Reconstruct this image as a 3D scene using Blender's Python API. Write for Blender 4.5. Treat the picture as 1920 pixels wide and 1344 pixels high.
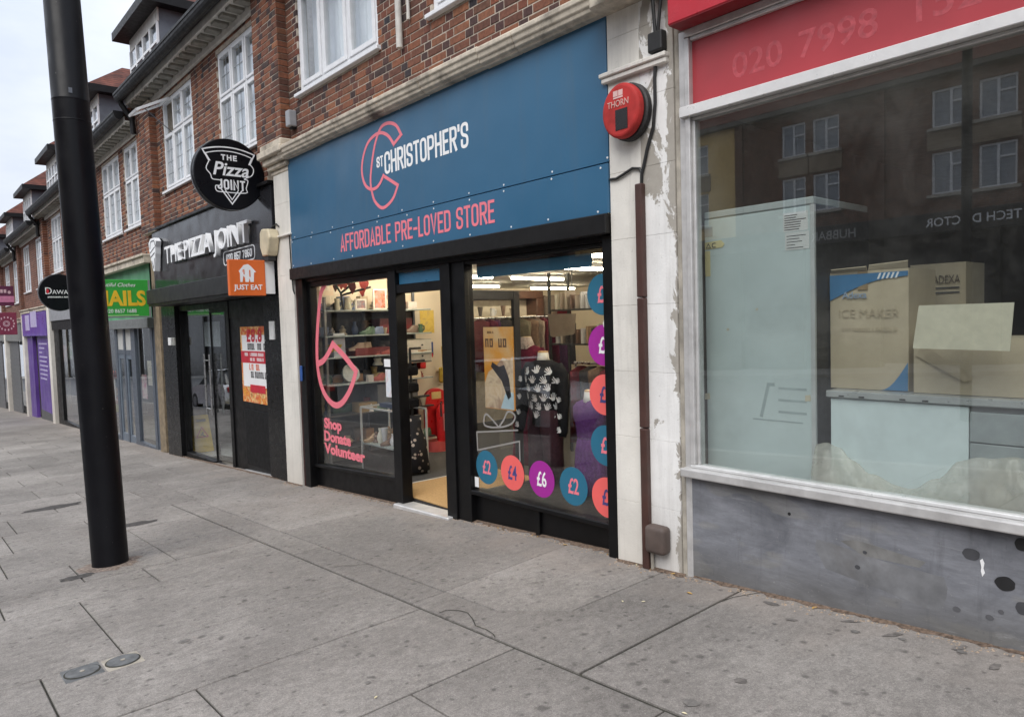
import bpy, math, random
from mathutils import Vector, Matrix
random.seed(11)
for _o in list(bpy.data.objects): bpy.data.objects.remove(_o)
S = bpy.context.scene
COL = S.collection
rad = math.radians

# ------------------------------------------------------------------ camera
# world: x runs along the shop fronts (right), y into the shops, z up; pavement falls towards -x
CAMZ = 1.6
R = ((0.65435824, 0.02087177, -0.75589659),
     (0.7555916, -0.05763022, 0.65250294),
     (-0.02994359, -0.9981198, -0.05348134))
cam = bpy.data.cameras.new('camera')
cam.sensor_width = 36.0
cam.lens = 36.0 * 1340 / 1920
cam.clip_end = 2000
cam.clip_start = 0.02
cam_ob = bpy.data.objects.new('camera', cam)
COL.objects.link(cam_ob)
cam_ob.matrix_world = Matrix(((R[0][0], -R[0][1], -R[0][2], 0), (R[1][0], -R[1][1], -R[1][2], 0),
                              (R[2][0], -R[2][1], -R[2][2], CAMZ), (0, 0, 0, 1)))
S.camera = cam_ob

def px_of(p):
    """pixel of a world point in the 1920x1344 photo, used only to rank pieces by size in view"""
    d = (p[0], p[1], p[2] - CAMZ)
    c = [sum(R[i][k] * d[i] for i in range(3)) for k in range(3)]
    if c[2] < .1: return None
    return 960 + 1340 * c[0] / c[2], 672 + 1340 * c[1] / c[2], c[2]

# ------------------------------------------------------------------ sky, sun, exposure
SUN_EL, SUN_AZ = 50.0, 152.0      # overcast: a broad, weak sun above the street
W = bpy.data.worlds.new('World'); S.world = W; W.use_nodes = True
wn = W.node_tree.nodes; wl = W.node_tree.links; wn.clear()
w_out = wn.new('ShaderNodeOutputWorld'); w_bg = wn.new('ShaderNodeBackground')
w_sky = wn.new('ShaderNodeTexSky'); w_sky.sky_type = 'NISHITA'; w_sky.sun_disc = False
w_sky.sun_elevation = rad(SUN_EL); w_sky.sun_rotation = rad(SUN_AZ); w_sky.dust_density = 3
w_co = wn.new('ShaderNodeTexCoord'); w_map = wn.new('ShaderNodeMapping'); w_map.inputs['Scale'].default_value = (1, 1, 2.4)
w_no = wn.new('ShaderNodeTexNoise'); w_no.inputs['Scale'].default_value = 2.3; w_no.inputs['Detail'].default_value = 6
w_no.inputs['Roughness'].default_value = .55
w_rm = wn.new('ShaderNodeValToRGB')
w_rm.color_ramp.elements[0].position = .34; w_rm.color_ramp.elements[0].color = (4.4, 4.85, 5.75, 1)
w_rm.color_ramp.elements[1].position = .64; w_rm.color_ramp.elements[1].color = (6.35, 6.6, 7.1, 1)
w_mx = wn.new('ShaderNodeMixRGB'); w_mx.inputs[0].default_value = .9
w_bg.inputs['Strength'].default_value = 0.1
wl.new(w_co.outputs['Generated'], w_map.inputs[0]); wl.new(w_map.outputs[0], w_no.inputs['Vector'])
wl.new(w_no.outputs['Fac'], w_rm.inputs[0]); wl.new(w_sky.outputs[0], w_mx.inputs[1]); wl.new(w_rm.outputs[0], w_mx.inputs[2])
# an overcast sky is darker at the horizon than overhead
w_sep = wn.new('ShaderNodeSeparateXYZ'); w_el = wn.new('ShaderNodeMapRange'); w_gr = wn.new('ShaderNodeMixRGB'); w_gr.blend_type = 'MULTIPLY'; w_gr.inputs[0].default_value = 1
for _i, _v in enumerate((0.0, 1.0, .86, 1.55)): w_el.inputs[_i + 1].default_value = _v
wl.new(w_co.outputs['Generated'], w_sep.inputs[0]); wl.new(w_sep.outputs[2], w_el.inputs[0])
wl.new(w_mx.outputs[0], w_gr.inputs[1]); wl.new(w_el.outputs[0], w_gr.inputs[2]); wl.new(w_gr.outputs[0], w_bg.inputs[0]); wl.new(w_bg.outputs[0], w_out.inputs[0])

sun = bpy.data.lights.new('sun', 'SUN'); sun.energy = 1.5; sun.angle = rad(45); sun.color = (1.0, .97, .92)
sun_ob = bpy.data.objects.new('sun', sun); COL.objects.link(sun_ob)
_az = rad(SUN_AZ)
_sd = Vector((math.sin(_az) * math.cos(rad(SUN_EL)), math.cos(_az) * math.cos(rad(SUN_EL)), math.sin(rad(SUN_EL))))
sun_ob.rotation_euler = _sd.to_track_quat('Z', 'Y').to_euler()
sun_ob.location = (0, -10, 30)
S.view_settings.view_transform = 'Standard'; S.view_settings.look = 'None'
S.view_settings.gamma = 1.0; S.view_settings.use_curve_mapping = False
S.view_settings.exposure = 0.75
S.render.engine = 'CYCLES'
S.cycles.use_denoising = True
S.cycles.max_bounces = 8; S.cycles.diffuse_bounces = 4; S.cycles.glossy_bounces = 4
S.cycles.transparent_max_bounces = 16; S.cycles.caustics_reflective = False; S.cycles.caustics_refractive = False
S.cycles.sample_clamp_indirect = 6

# ------------------------------------------------------------------ mesh helpers
class Fr:
    """a flat frame: u right, v up, n out of the face"""
    def __init__(s, O, u, v, n): s.O, s.u, s.v, s.n = Vector(O), Vector(u), Vector(v), Vector(n)
    def p(s, a, b, d=0): return tuple(s.O + s.u * a + s.v * b + s.n * d)
def front(y): return Fr((0, y, 0), (1, 0, 0), (0, 0, 1), (0, -1, 0))      # faces the street: p(x, z)
def side(x): return Fr((x, 0, 0), (0, 1, 0), (0, 0, 1), (1, 0, 0))        # faces +x: p(y, z)
def across(y): return Fr((0, y, 0), (-1, 0, 0), (0, 0, 1), (0, 1, 0))     # faces +y: p(-x, z)

class MB:
    def __init__(s): s.v = []; s.f = []
    def add(s, vs, fs):
        o = len(s.v); s.v += [tuple(q) for q in vs]; s.f += [tuple(i + o for i in f) for f in fs]; return s
    def box(s, x0, x1, y0, y1, z0, z1):
        return s.hexa(x0, x1, y0, y1, z0, z0, z1, z1)
    def hexa(s, x0, x1, y0, y1, b0, b1, t0, t1):
        """box whose bottom and top may slope along x"""
        return s.add([(x0, y0, b0), (x1, y0, b1), (x1, y1, b1), (x0, y1, b0), (x0, y0, t0), (x1, y0, t1), (x1, y1, t1), (x0, y1, t0)],
                     [(0, 3, 2, 1), (4, 5, 6, 7), (0, 1, 5, 4), (1, 2, 6, 5), (2, 3, 7, 6), (3, 0, 4, 7)])
    def fbox(s, fr, a0, a1, b0, b1, d0, d1):
        P = fr.p
        return s.add([P(a0, b0, d0), P(a1, b0, d0), P(a1, b1, d0), P(a0, b1, d0), P(a0, b0, d1), P(a1, b0, d1), P(a1, b1, d1), P(a0, b1, d1)],
                     [(0, 3, 2, 1), (4, 5, 6, 7), (0, 1, 5, 4), (1, 2, 6, 5), (2, 3, 7, 6), (3, 0, 4, 7)])
    def quad(s, a, b, c, d): return s.add([a, b, c, d], [(0, 1, 2, 3)])
    def poly(s, fr, pts, d0, d1):
        n = len(pts)
        A = sum(pts[i][0] * pts[(i + 1) % n][1] - pts[(i + 1) % n][0] * pts[i][1] for i in range(n))
        if A < 0: pts = pts[::-1]
        vs = [fr.p(a, b, d0) for a, b in pts] + [fr.p(a, b, d1) for a, b in pts]
        fs = [tuple(range(n - 1, -1, -1)), tuple(range(n, 2 * n))]
        fs += [(i, (i + 1) % n, n + (i + 1) % n, n + i) for i in range(n)]
        return s.add(vs, fs)
    def disc(s, fr, a, b, ra, rb, d0, d1, n=32):
        return s.poly(fr, [(a + ra * math.cos(2 * math.pi * i / n), b + rb * math.sin(2 * math.pi * i / n)) for i in range(n)], d0, d1)
    def stroke(s, fr, pts, t, d0, d1, closed=False, cap=True):
        P = [Vector(q) for q in pts]
        Q = [P[0]]
        for q in P[1:]:
            if (q - Q[-1]).length > 1e-6: Q.append(q)
        P = Q
        if closed and (P[0] - P[-1]).length < 1e-6: P.pop()
        n = len(P)
        if n < 2: return s
        if not closed and cap:
            P[0] = P[0] - (P[1] - P[0]).normalized() * t / 2; P[-1] = P[-1] + (P[-1] - P[-2]).normalized() * t / 2
        L = []; Rr = []
        for i in range(n):
            if closed: a, c = P[i - 1], P[(i + 1) % n]
            else: a, c = (P[i - 1] if i else None), (P[i + 1] if i < n - 1 else None)
            d1_ = (P[i] - a).normalized() if a is not None else None
            d2_ = (c - P[i]).normalized() if c is not None else None
            if d1_ is None: d1_ = d2_
            if d2_ is None: d2_ = d1_
            m = (d1_ + d2_)
            m = m.normalized() if m.length > 1e-6 else d1_
            nn = Vector((-m.y, m.x)); k = max(.6, nn.dot(Vector((-d1_.y, d1_.x))))
            L.append(P[i] + nn * (t / 2 / k)); Rr.append(P[i] - nn * (t / 2 / k))
        e_ = [d1 + .0006 * i / n for i in range(n)] if d1 > d0 else [d1] * n      # where a run crosses itself the later part lies on top
        vs = [fr.p(q.x, q.y, e_[i]) for i, q in enumerate(L)] + [fr.p(q.x, q.y, e_[i]) for i, q in enumerate(Rr)] + [fr.p(q.x, q.y, d0) for q in L] + [fr.p(q.x, q.y, d0) for q in Rr]
        fs = []
        for i in range(n if closed else n - 1):
            j = (i + 1) % n
            fs += [(i, n + i, n + j, j), (2 * n + i, i, j, 2 * n + j), (n + i, 3 * n + i, 3 * n + j, n + j)]
        if not closed: fs += [(0, 2 * n, 3 * n, n), (n - 1, 2 * n - 1, 4 * n - 1, 3 * n - 1)]
        return s.add(vs, fs)
    def tube(s, path, r, n=10, cap=True):
        P = [Vector(q) for q in path]; m = len(P)
        rs = r if isinstance(r, (list, tuple)) else [r] * m
        up = Vector((.13, .21, .97)); vs = []
        for i in range(m):
            d = (P[min(i + 1, m - 1)] - P[max(i - 1, 0)]).normalized()
            a = d.cross(up)
            if a.length < .05: a = d.cross(Vector((1, 0, 0)))
            a.normalize(); b = d.cross(a)
            for k in range(n):
                t = 2 * math.pi * k / n
                vs.append(P[i] + (a * math.cos(t) + b * math.sin(t)) * rs[i])
        fs = [(i * n + k, i * n + (k + 1) % n, (i + 1) * n + (k + 1) % n, (i + 1) * n + k) for i in range(m - 1) for k in range(n)]
        if cap: fs += [tuple(range(n - 1, -1, -1)), tuple(range((m - 1) * n, m * n))]
        return s.add(vs, fs)
    def loft(s, rings, n=20, cap=True):
        """rings of (cx, cy, z, rx, ry)"""
        vs = []; m = len(rings)
        for cx, cy, z, rx, ry in rings:
            for k in range(n):
                t = 2 * math.pi * k / n; vs.append((cx + rx * math.cos(t), cy + ry * math.sin(t), z))
        fs = [(i * n + k, i * n + (k + 1) % n, (i + 1) * n + (k + 1) % n, (i + 1) * n + k) for i in range(m - 1) for k in range(n)]
        if cap: fs += [tuple(range(n - 1, -1, -1)), tuple(range((m - 1) * n, m * n))]
        return s.add(vs, fs)
    def lathe(s, cx, cy, prof, n=16): return s.loft([(cx, cy, z, r, r) for r, z in prof], n)
    def ball(s, c, rx, ry, rz, n=12, m=8):
        return s.loft([(c[0], c[1], c[2] - rz * math.cos(math.pi * (i + .01) / (m + .02)), rx * math.sin(math.pi * (i + .01) / (m + .02)) + 1e-4, ry * math.sin(math.pi * (i + .01) / (m + .02)) + 1e-4) for i in range(m + 1)], n)
    def mesh(s, name):
        me = bpy.data.meshes.new(name); me.from_pydata(s.v, [], s.f); me.update(); return me
    def build(s, name, mat, parent=None, bev=0, smooth=False, seg=1):
        return link(name, s.mesh(name), mat, parent, bev, smooth, seg)

def link(name, me, mat, parent=None, bev=0, smooth=False, seg=1):
    if mat is not None and not me.materials: me.materials.append(mat)
    o = bpy.data.objects.new(name, me); COL.objects.link(o)
    if parent is not None: adopt(o, parent)
    if bev:
        b = o.modifiers.new('bevel', 'BEVEL'); b.width = bev; b.segments = seg; b.limit_method = 'ANGLE'; b.angle_limit = rad(40)
    if smooth:
        for p in me.polygons: p.use_smooth = True
        if smooth != 'all':
            try: me.set_sharp_from_angle(angle=rad(40))
            except Exception: pass
    return o
def world_loc(o):
    v = Vector((0, 0, 0))
    while o is not None: v = v + Vector(o.location); o = o.parent
    return v
def adopt(o, parent):
    o.parent = parent; o.matrix_parent_inverse = Matrix.Translation(-world_loc0(parent))
WLOC = {}
def world_loc0(o): return WLOC.get(o.name, Vector((0, 0, 0)))
def tag(o, label, cat, group=None, kind=None):
    o['label'] = label; o['category'] = cat
    if group: o['group'] = group
    if kind: o['kind'] = kind
    return o
def thing(name, label, cat, loc, group=None):
    o = bpy.data.objects.new(name, None); COL.objects.link(o); o.location = loc; o.empty_display_size = .1
    WLOC[o.name] = Vector(loc)
    return tag(o, label, cat, group)
def struct(o): o['kind'] = 'structure'; return o

ORD = 'first second third fourth fifth sixth seventh eighth ninth tenth eleventh twelfth thirteenth fourteenth fifteenth sixteenth seventeenth eighteenth nineteenth twentieth'.split()
# ------------------------------------------------------------------ lettering
def G_(*p): return list(p)
_O = [(0, .5), (0, 1, .5), (1, 1, .5), (1, 0, .5), (0, 0, .5), (0, .5)]
FONT = {
 'A': (1, [[(0, 0), (.5, 1), (1, 0)], [(.2, .26), (.8, .26)]]),
 'B': (1, [[(.5, .53), (.9, .53, .4), (.9, 1, .4), (0, 1), (0, 0), (1, 0, .4), (1, .53, .4), (.02, .53)]]),
 'C': (1, [[(1, .68), (1, 1, .5), (0, 1, .5), (0, 0, .5), (1, 0, .5), (1, .32)]]),
 'D': (1, [[(0, .5), (0, 1), (1, 1, .5), (1, 0, .5), (0, 0), (0, .5)]]),
 'E': (.8, [[(1, 1), (0, 1), (0, 0), (1, 0)], [(0, .52), (.85, .52)]]),
 'F': (.8, [[(1, 1), (0, 1), (0, 0)], [(0, .52), (.85, .52)]]),
 'G': (1, [[(1, .68), (1, 1, .5), (0, 1, .5), (0, 0, .5), (1, 0, .5), (1, .47), (.55, .47)]]),
 'H': (1, [[(0, 0), (0, 1)], [(1, 0), (1, 1)], [(0, .52), (1, .52)]]),
 'I': (0, [[(0, 0), (0, 1)]]),
 'J': (.8, [[(1, 1), (1, 0, .5), (0, 0, .5), (0, .25)]]),
 'K': (1, [[(0, 0), (0, 1)], [(1, 1), (.05, .42)], [(.35, .6), (1, 0)]]),
 'L': (.75, [[(0, 1), (0, 0), (1, 0)]]),
 'M': (1.4, [[(0, 0), (0, 1), (.5, .25), (1, 1), (1, 0)]]),
 'N': (1, [[(0, 0), (0, 1), (1, 0), (1, 1)]]),
 'O': (1, [_O]), '0': (1, [_O]),
 'P': (1, [[(0, 0), (0, 1), (1, 1, .45), (1, .45, .45), (0, .45)]]),
 'R': (1, [[(0, 0), (0, 1), (1, 1, .45), (1, .48, .45), (0, .48)], [(.5, .48), (1, 0)]]),
 'S': (1, [[(1, .72), (1, 1, .5), (0, 1, .5), (0, .55, .45), (1, .45, .45), (1, 0, .5), (0, 0, .5), (0, .28)]]),
 'T': (.9, [[(0, 1), (1, 1)], [(.5, 1), (.5, 0)]]),
 'U': (1, [[(0, 1), (0, 0, .5), (1, 0, .5), (1, 1)]]),
 'V': (1, [[(0, 1), (.5, 0), (1, 1)]]),
 'W': (1.5, [[(0, 1), (.25, 0), (.5, .8), (.75, 0), (1, 1)]]),
 'X': (1, [[(0, 0), (1, 1)], [(0, 1), (1, 0)]]),
 'Y': (1, [[(0, 1), (.5, .45), (1, 1)], [(.5, .45), (.5, 0)]]),
 'Z': (.9, [[(0, 1), (1, 1), (0, 0), (1, 0)]]),
 '1': (.4, [[(0, .8), (1, 1), (1, 0)]]),
 '2': (1, [[(0, .7), (0, 1, .5), (1, 1, .5), (1, .6, .2), (0, 0), (1, 0)]]),
 '3': (1, [[(0, .8), (0, 1, .5), (1, 1, .5), (1, .53, .4), (.4, .53)], [(.4, .53), (1, .53, .4), (1, 0, .5), (0, 0, .5), (0, .22)]]),
 '4': (1, [[(.75, 0), (.75, 1), (0, .28), (1, .28)]]),
 '5': (1, [[(1, 1), (0, 1), (0, .55), (1, .58, .4), (1, 0, .5), (0, 0, .5), (0, .25)]]),
 '6': (1, [[(.92, 1), (0, 1, .5), (0, 0, .5), (1, 0, .5), (1, .56, .5), (0, .56)]]),
 '7': (1, [[(0, 1), (1, 1), (.3, 0)]]),
 '8': (1, [[(.5, .53), (0, .53, .4), (0, 1, .5), (1, 1, .5), (1, .53, .4), (.5, .53)], [(.5, .53), (0, .53, .4), (0, 0, .5), (1, 0, .5), (1, .53, .4), (.5, .53)]]),
 '9': (1, [[(0, .25), (0, 0, .5), (1, 0, .5), (1, 1, .5), (0, 1, .5), (0, .45, .5), (1, .45)]]),
 '\u00a3': (1, [[(1, .75), (1, 1, .5), (.25, 1, .5), (.25, .35, .1), (0, 0), (1, 0)], [(0, .48), (.75, .48)]]),
 '-': (.6, [[(0, .45), (1, .45)]]), "'": (0, [[(0, .82), (.0, 1)]]), '.': (0, [[(0, 0), (0, .02)]]), '/': (.6, [[(0, 0), (1, 1)]]),
}
def round_path(pts):
    out = []
    n = len(pts)
    for i, q in enumerate(pts):
        if len(q) < 3 or i in (0, n - 1): out.append((q[0], q[1])); continue
        p = Vector(q[:2]); a = Vector(pts[i - 1][:2]); c = Vector(pts[i + 1][:2])
        r = q[2]
        da, dc = (a - p), (c - p)
        ra = min(r, da.length * .5); rc = min(r, dc.length * .5)
        s0 = p + da.normalized() * ra; s1 = p + dc.normalized() * rc
        for k in range(6):
            t = k / 5; out.append(tuple((s0 * (1 - t) ** 2 + p * 2 * t * (1 - t) + s1 * t * t)))
    return out
def letters_width(s, w, t, gap): 
    return sum((t + FONT[c][0] * (w - t)) + gap if c != ' ' else w * .55 + gap for c in s) - gap
def letters(mb, fr, s, a, b, h, w, t, gap, d0=0, d1=.004, fit=None, slope=0):
    """block capitals from strokes; fit scales the run to a given length"""
    if fit:
        k = fit / letters_width(s, w, t, gap); w *= k; gap *= k
    a0 = a; k_ = 0
    for c in s:
        if c == ' ': a += w * .55 + gap; continue
        fw, paths = FONT[c]; cw = fw * (w - t)
        for path in paths:
            pts = [(a + t / 2 + q[0] * cw, b + t / 2 + q[1] * (h - t)) + ((q[2] * (w - t),) if len(q) > 2 else ()) for q in path]
            pts = round_path(pts)
            pts = [(q[0], q[1] + slope * (q[0] - a0)) for q in pts]
            k_ += 1
            mb.stroke(fr, pts, t, d0, d1 + (k_ % 3) * .0004, closed=False, cap=(path is not _O))
        a += t + cw + gap
    return mb
def typed(s, fr, a, b, size, mat, parent, sx=1.0, ext=.0015, bold=0.0, shear=0.0, align='LEFT', d=.001, name='lettering', spacing=1.0):
    cu = bpy.data.curves.new('t', 'FONT'); cu.body = s; cu.size = 1; cu.extrude = ext / size; cu.offset = bold; cu.shear = shear
    cu.align_x = align; cu.resolution_u = 3; cu.space_character = spacing
    o = bpy.data.objects.new('t', cu); COL.objects.link(o)
    dg = bpy.context.evaluated_depsgraph_get()
    me = bpy.data.meshes.new_from_object(o.evaluated_get(dg))
    bpy.data.objects.remove(o); bpy.data.curves.remove(cu)
    for v in me.vertices:
        x, y, z = v.co; v.co = fr.p(a + x * size * sx, b + y * size, d + ext + z * size)
    me.materials.clear(); me.name = name
    return link(name, me, mat, parent)
def typed_fit(s, fr, a0, a1, b, h, mat, parent, **k):
    """typed run squeezed between a0 and a1 with capitals h high"""
    o = typed(s, Fr((0, 0, 0), (1, 0, 0), (0, 1, 0), (0, 0, 1)), 0, 0, h / .69, mat, parent, **k)
    xs = [v.co.x for v in o.data.vertices]; x0, x1 = min(xs), max(xs)
    for v in o.data.vertices: v.co = fr.p(a0 + (v.co.x - x0) / (x1 - x0) * (a1 - a0), b + v.co.y, v.co.z)
    return o
def greek(mb, fr, a, b, w, h, n, d0=0, d1=.003, seed=1):
    """a line of print too small to read: uneven letter-like marks"""
    rn = random.Random(seed + n); cw = w / n
    for i in range(n):
        if rn.random() < .1 and i: continue
        x = a + i * cw; k = rn.randint(0, 3); t = cw * .26
        mb.fbox(fr, x, x + t, b, b + h, d0, d1)
        if k != 1: mb.fbox(fr, x + cw * .5, x + cw * .5 + t, b, b + h, d0, d1)
        if k in (0, 2): mb.fbox(fr, x + t, x + cw * .5, b + h - h * .2, b + h, d0, d1)
        if k in (1, 2, 3): mb.fbox(fr, x + t, x + cw * .5, b, b + h * .2, d0, d1)
    return mb
# ------------------------------------------------------------------ materials
class NT:
    def __init__(s, name):
        s.m = bpy.data.materials.new(name); s.m.use_nodes = True; s.t = s.m.node_tree; s.t.nodes.clear()
        s.out = s.t.nodes.new('ShaderNodeOutputMaterial')
    def n(s, typ, out=0, props=None, **k):
        nd = s.t.nodes.new('ShaderNode' + typ)
        for a, b in (props or {}).items(): setattr(nd, a, b)
        for key, val in k.items():
            i = nd.inputs[int(key[1:])] if key[0] == 'i' and key[1:].isdigit() else nd.inputs[key.replace('_', ' ')]
            if isinstance(val, bpy.types.NodeSocket): s.t.links.new(val, i)
            else:
                if isinstance(val, tuple) and len(val) == 3 and i.type == 'RGBA': val = val + (1,)
                i.default_value = val
        return nd.outputs[out]
    def pos(s): return s.n('NewGeometry')
    def math(s, op, a, b=0.0, c=0.0, clamp=False): return s.n('Math', props={'operation': op, 'use_clamp': clamp}, i0=a, i1=b, i2=c)
    def mix(s, f, a, b, mode='MIX'): return s.n('MixRGB', props={'blend_type': mode}, i0=f, i1=a, i2=b)
    def noise(s, scale, detail=4, rough=.55, vec=None, dist=0.0):
        return s.n('TexNoise', Vector=vec if vec is not None else s.pos(), Scale=scale, Detail=float(detail), Roughness=rough, Distortion=dist)
    def ramp(s, v, a, b, lo=0.0, hi=1.0): return s.n('MapRange', Value=v, From_Min=a, From_Max=b, To_Min=lo, To_Max=hi)
    def xyz(s, k, v=None): return s.n('SeparateXYZ', out=k, i0=v if v is not None else s.pos())
    def scaled(s, sc, v=None): return s.n('VectorMath', props={'operation': 'MULTIPLY'}, i0=v if v is not None else s.pos(), i1=sc)
    def bsdf(s, col, rough=.6, metal=0.0, spec=.5, bump=None, bstr=.3, bdist=.01, **k):
        kw = dict(Base_Color=col, Roughness=rough, Metallic=metal); kw.update(k)
        kw['Specular_IOR_Level'] = spec
        if bump is not None: kw['Normal'] = s.n('Bump', Strength=bstr, Distance=bdist, Height=bump)
        return s.n('BsdfPrincipled', **kw)
    def done(s, sh): s.t.links.new(sh, s.out.inputs[0]); return s.m
_mats = {}
def M(name, col, rough=.6, metal=0.0, var=.12, scale=9, spec=.5, bump=0.0, bscale=120, dirt=0.0, rvar=.1):
    """painted or plain surface with slight tone variation, fine relief and grime"""
    if name in _mats: return _mats[name]
    t = NT(name)
    c = t.mix(1.0, col + (1,), t.ramp(t.noise(scale, 5), .3, .7, 1 - var, 1 + var), 'MULTIPLY')
    if dirt:
        c = t.mix(t.math('MULTIPLY', t.ramp(t.noise(3.1, 7, .65), .52, .72), dirt, clamp=True), c, (.07, .06, .05))
    r = t.ramp(t.noise(scale * 1.7, 4), .3, .7, max(.02, rough - rvar), min(1, rough + rvar))
    bh = t.noise(bscale, 3) if bump else None
    _mats[name] = t.done(t.bsdf(c, r, metal, spec, bh, bump, .004)); return _mats[name]
def emit(name, col, strength):
    t = NT(name); return t.done(t.n('Emission', Color=col, Strength=strength))

def glass_mat(name, tint=(.93, .96, .95), dirt=.0, refl=1.0, haze=0.0):
    t = NT(name)
    d = t.math('ABSOLUTE', t.n('VectorMath', out=1, props={'operation': 'DOT_PRODUCT'}, i0=t.n('NewGeometry', out=1), i1=t.n('NewGeometry', out=4)))
    f = t.math('MULTIPLY_ADD', t.math('POWER', t.math('SUBTRACT', 1.0, d), 5.0), .955, .045)
    f = t.math('MULTIPLY', f, refl, clamp=True)
    sh = t.n('MixShader', i0=f, i1=t.n('BsdfTransparent', Color=tint), i2=t.n('BsdfGlossy', Color=(.97, .98, 1.0), Roughness=.0))
    if dirt or haze:
        k = t.math('MULTIPLY_ADD', t.ramp(t.noise(1.7, 8, .7, dist=.6), .45, .75), dirt, haze, clamp=True)
        k = t.math('ADD', k, t.math('MULTIPLY', t.ramp(t.noise(95, 2), .74, .8), dirt * 1.5), clamp=True)
        sh = t.n('MixShader', i0=k, i1=sh, i2=t.n('BsdfDiffuse', Color=(.55, .55, .52)))
    return t.done(sh)

def brick_mat(name, header=False):
    t = NT(name)
    r = t.n('ObjectInfo', out=5); q = t.n('NewGeometry', out=8)
    k = t.math('FRACT', t.math('ADD', t.math('MULTIPLY', r, 7.13), t.math('MULTIPLY', q, 5.71)))
    cr = t.t.nodes.new('ShaderNodeValToRGB'); t.t.links.new(k, cr.inputs[0]); e = cr.color_ramp.elements
    cols = [(0, (.105, .05, .038)), (.25, (.19, .077, .047)), (.5, (.25, .1, .056)), (.7, (.155, .066, .046)), (.86, (.31, .13, .066)), (.97, (.065, .043, .04))]
    if header: cols = [(0, (.05, .036, .036)), (.3, (.1, .05, .042)), (.5, (.2, .068, .04)), (.65, (.036, .034, .04)), (.85, (.15, .058, .042)), (.97, (.055, .04, .04))]
    e[0].position, e[0].color = cols[0][0], cols[0][1] + (1,); e[1].position, e[1].color = cols[-1][0], cols[-1][1] + (1,)
    for p_, c_ in cols[1:-1]:
        el = e.new(p_); el.color = c_ + (1,)
    c = t.mix(1.0, cr.outputs[0], t.ramp(t.noise(28, 6, .65), .3, .72, .62, 1.35), 'MULTIPLY')
    c = t.mix(t.math('MULTIPLY', t.ramp(t.noise(2.2, 6, .6), .5, .75), .5), c, (.05, .035, .032))
    return t.done(t.bsdf(c, .82, bump=t.noise(110, 5, .7), bstr=.5, bdist=.004, spec=.3))

def brick_far_mat(name, wallcol=None):
    """courses too small to tell apart: far terraces only"""
    t = NT(name)
    v = t.n('CombineXYZ', X=t.math('ADD', t.xyz(0), t.xyz(1)), Y=t.xyz(2))
    a, b, m = wallcol or ((.13, .054, .04), (.19, .075, .047), (.24, .2, .165))
    c = t.n('TexBrick', Vector=v, Color1=a, Color2=b, Mortar=m, Scale=1.0, Mortar_Size=.006, Brick_Width=.225, Row_Height=.075, Bias=-.1)
    c = t.mix(1.0, c, t.ramp(t.noise(6, 6), .3, .7, .6, 1.35), 'MULTIPLY')
    return t.done(t.bsdf(c, .85, bump=t.noise(60, 4), bstr=.3, bdist=.005, spec=.3))

def slab_mat():
    t = NT('paving_concrete')
    r = t.n('ObjectInfo', out=5)
    base = t.mix(t.ramp(t.noise(1.1, 6, .6), .35, .68), (.188, .173, .16), (.266, .247, .229))
    base = t.mix(1.0, base, t.ramp(r, 0, 1, .86, 1.12), 'MULTIPLY')
    base = t.mix(1.0, base, t.ramp(t.noise(.45, 5, .6), .35, .65, .86, 1.12), 'MULTIPLY')
    base = t.mix(1.0, base, t.ramp(t.noise(260, 3, .8), .32, .68, .68, 1.32), 'MULTIPLY')
    base = t.mix(1.0, base, t.ramp(t.noise(85, 4, .75), .34, .66, .8, 1.2), 'MULTIPLY')
    base = t.mix(1.0, base, t.ramp(t.noise(26, 5, .7, t.scaled((1, .6, 1))), .36, .64, .84, 1.14), 'MULTIPLY')
    base = t.mix(t.ramp(t.noise(170, 2), .68, .74, 0, .75), base, (.5, .48, .45))
    base = t.mix(t.ramp(t.noise(120, 2), .66, .74, 0, .6), base, (.07, .066, .062))
    # dust along the shop fronts, worn pale
    near = t.ramp(t.math('ADD', t.xyz(1), t.math('MULTIPLY', t.noise(2.6, 5), 1.3)), 3.9, 4.6)
    base = t.mix(t.math('MULTIPLY', near, .5, clamp=True), base, (.31, .265, .23))
    # trodden gum and drips: round spots of random size
    for sc, lo, hi, dens, kk in ((4.3, .06, .13, .55, .6), (9.0, .08, .22, .5, .6), (17.0, .1, .25, .5, .55)):
        vt = t.t.nodes.new('ShaderNodeTexVoronoi'); vt.inputs['Scale'].default_value = sc
        vn = t.n('VectorMath', props={'operation': 'ADD'}, i0=t.pos(), i1=t.n('VectorMath', props={'operation': 'SCALE'}, i0=t.n('TexNoise', out=1, Vector=t.pos(), Scale=11.0), Scale=.05))
        t.t.links.new(t.n('VectorMath', props={'operation': 'MULTIPLY'}, i0=vn, i1=(1, 1, 0.0)), vt.inputs['Vector'])
        pick = t.ramp(t.n('SeparateColor', i0=vt.outputs['Color']), dens, dens + .05)
        spot = t.math('MULTIPLY', t.ramp(vt.outputs['Distance'], lo, hi, 1, 0), pick)
        base = t.mix(t.math('MULTIPLY', spot, kk, clamp=True), base, (.06, .055, .052))
    # scuffs
    st = t.ramp(t.noise(6, 8, .72, t.scaled((1, .45, 1))), .56, .72)
    base = t.mix(t.math('MULTIPLY', st, .5, clamp=True), base, (.1, .094, .088))
    return t.done(t.bsdf(base, .88, bump=t.mix(.5, t.noise(130, 5, .8), t.noise(18, 6, .65)), bstr=.7, bdist=.006, spec=.25))

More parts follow.
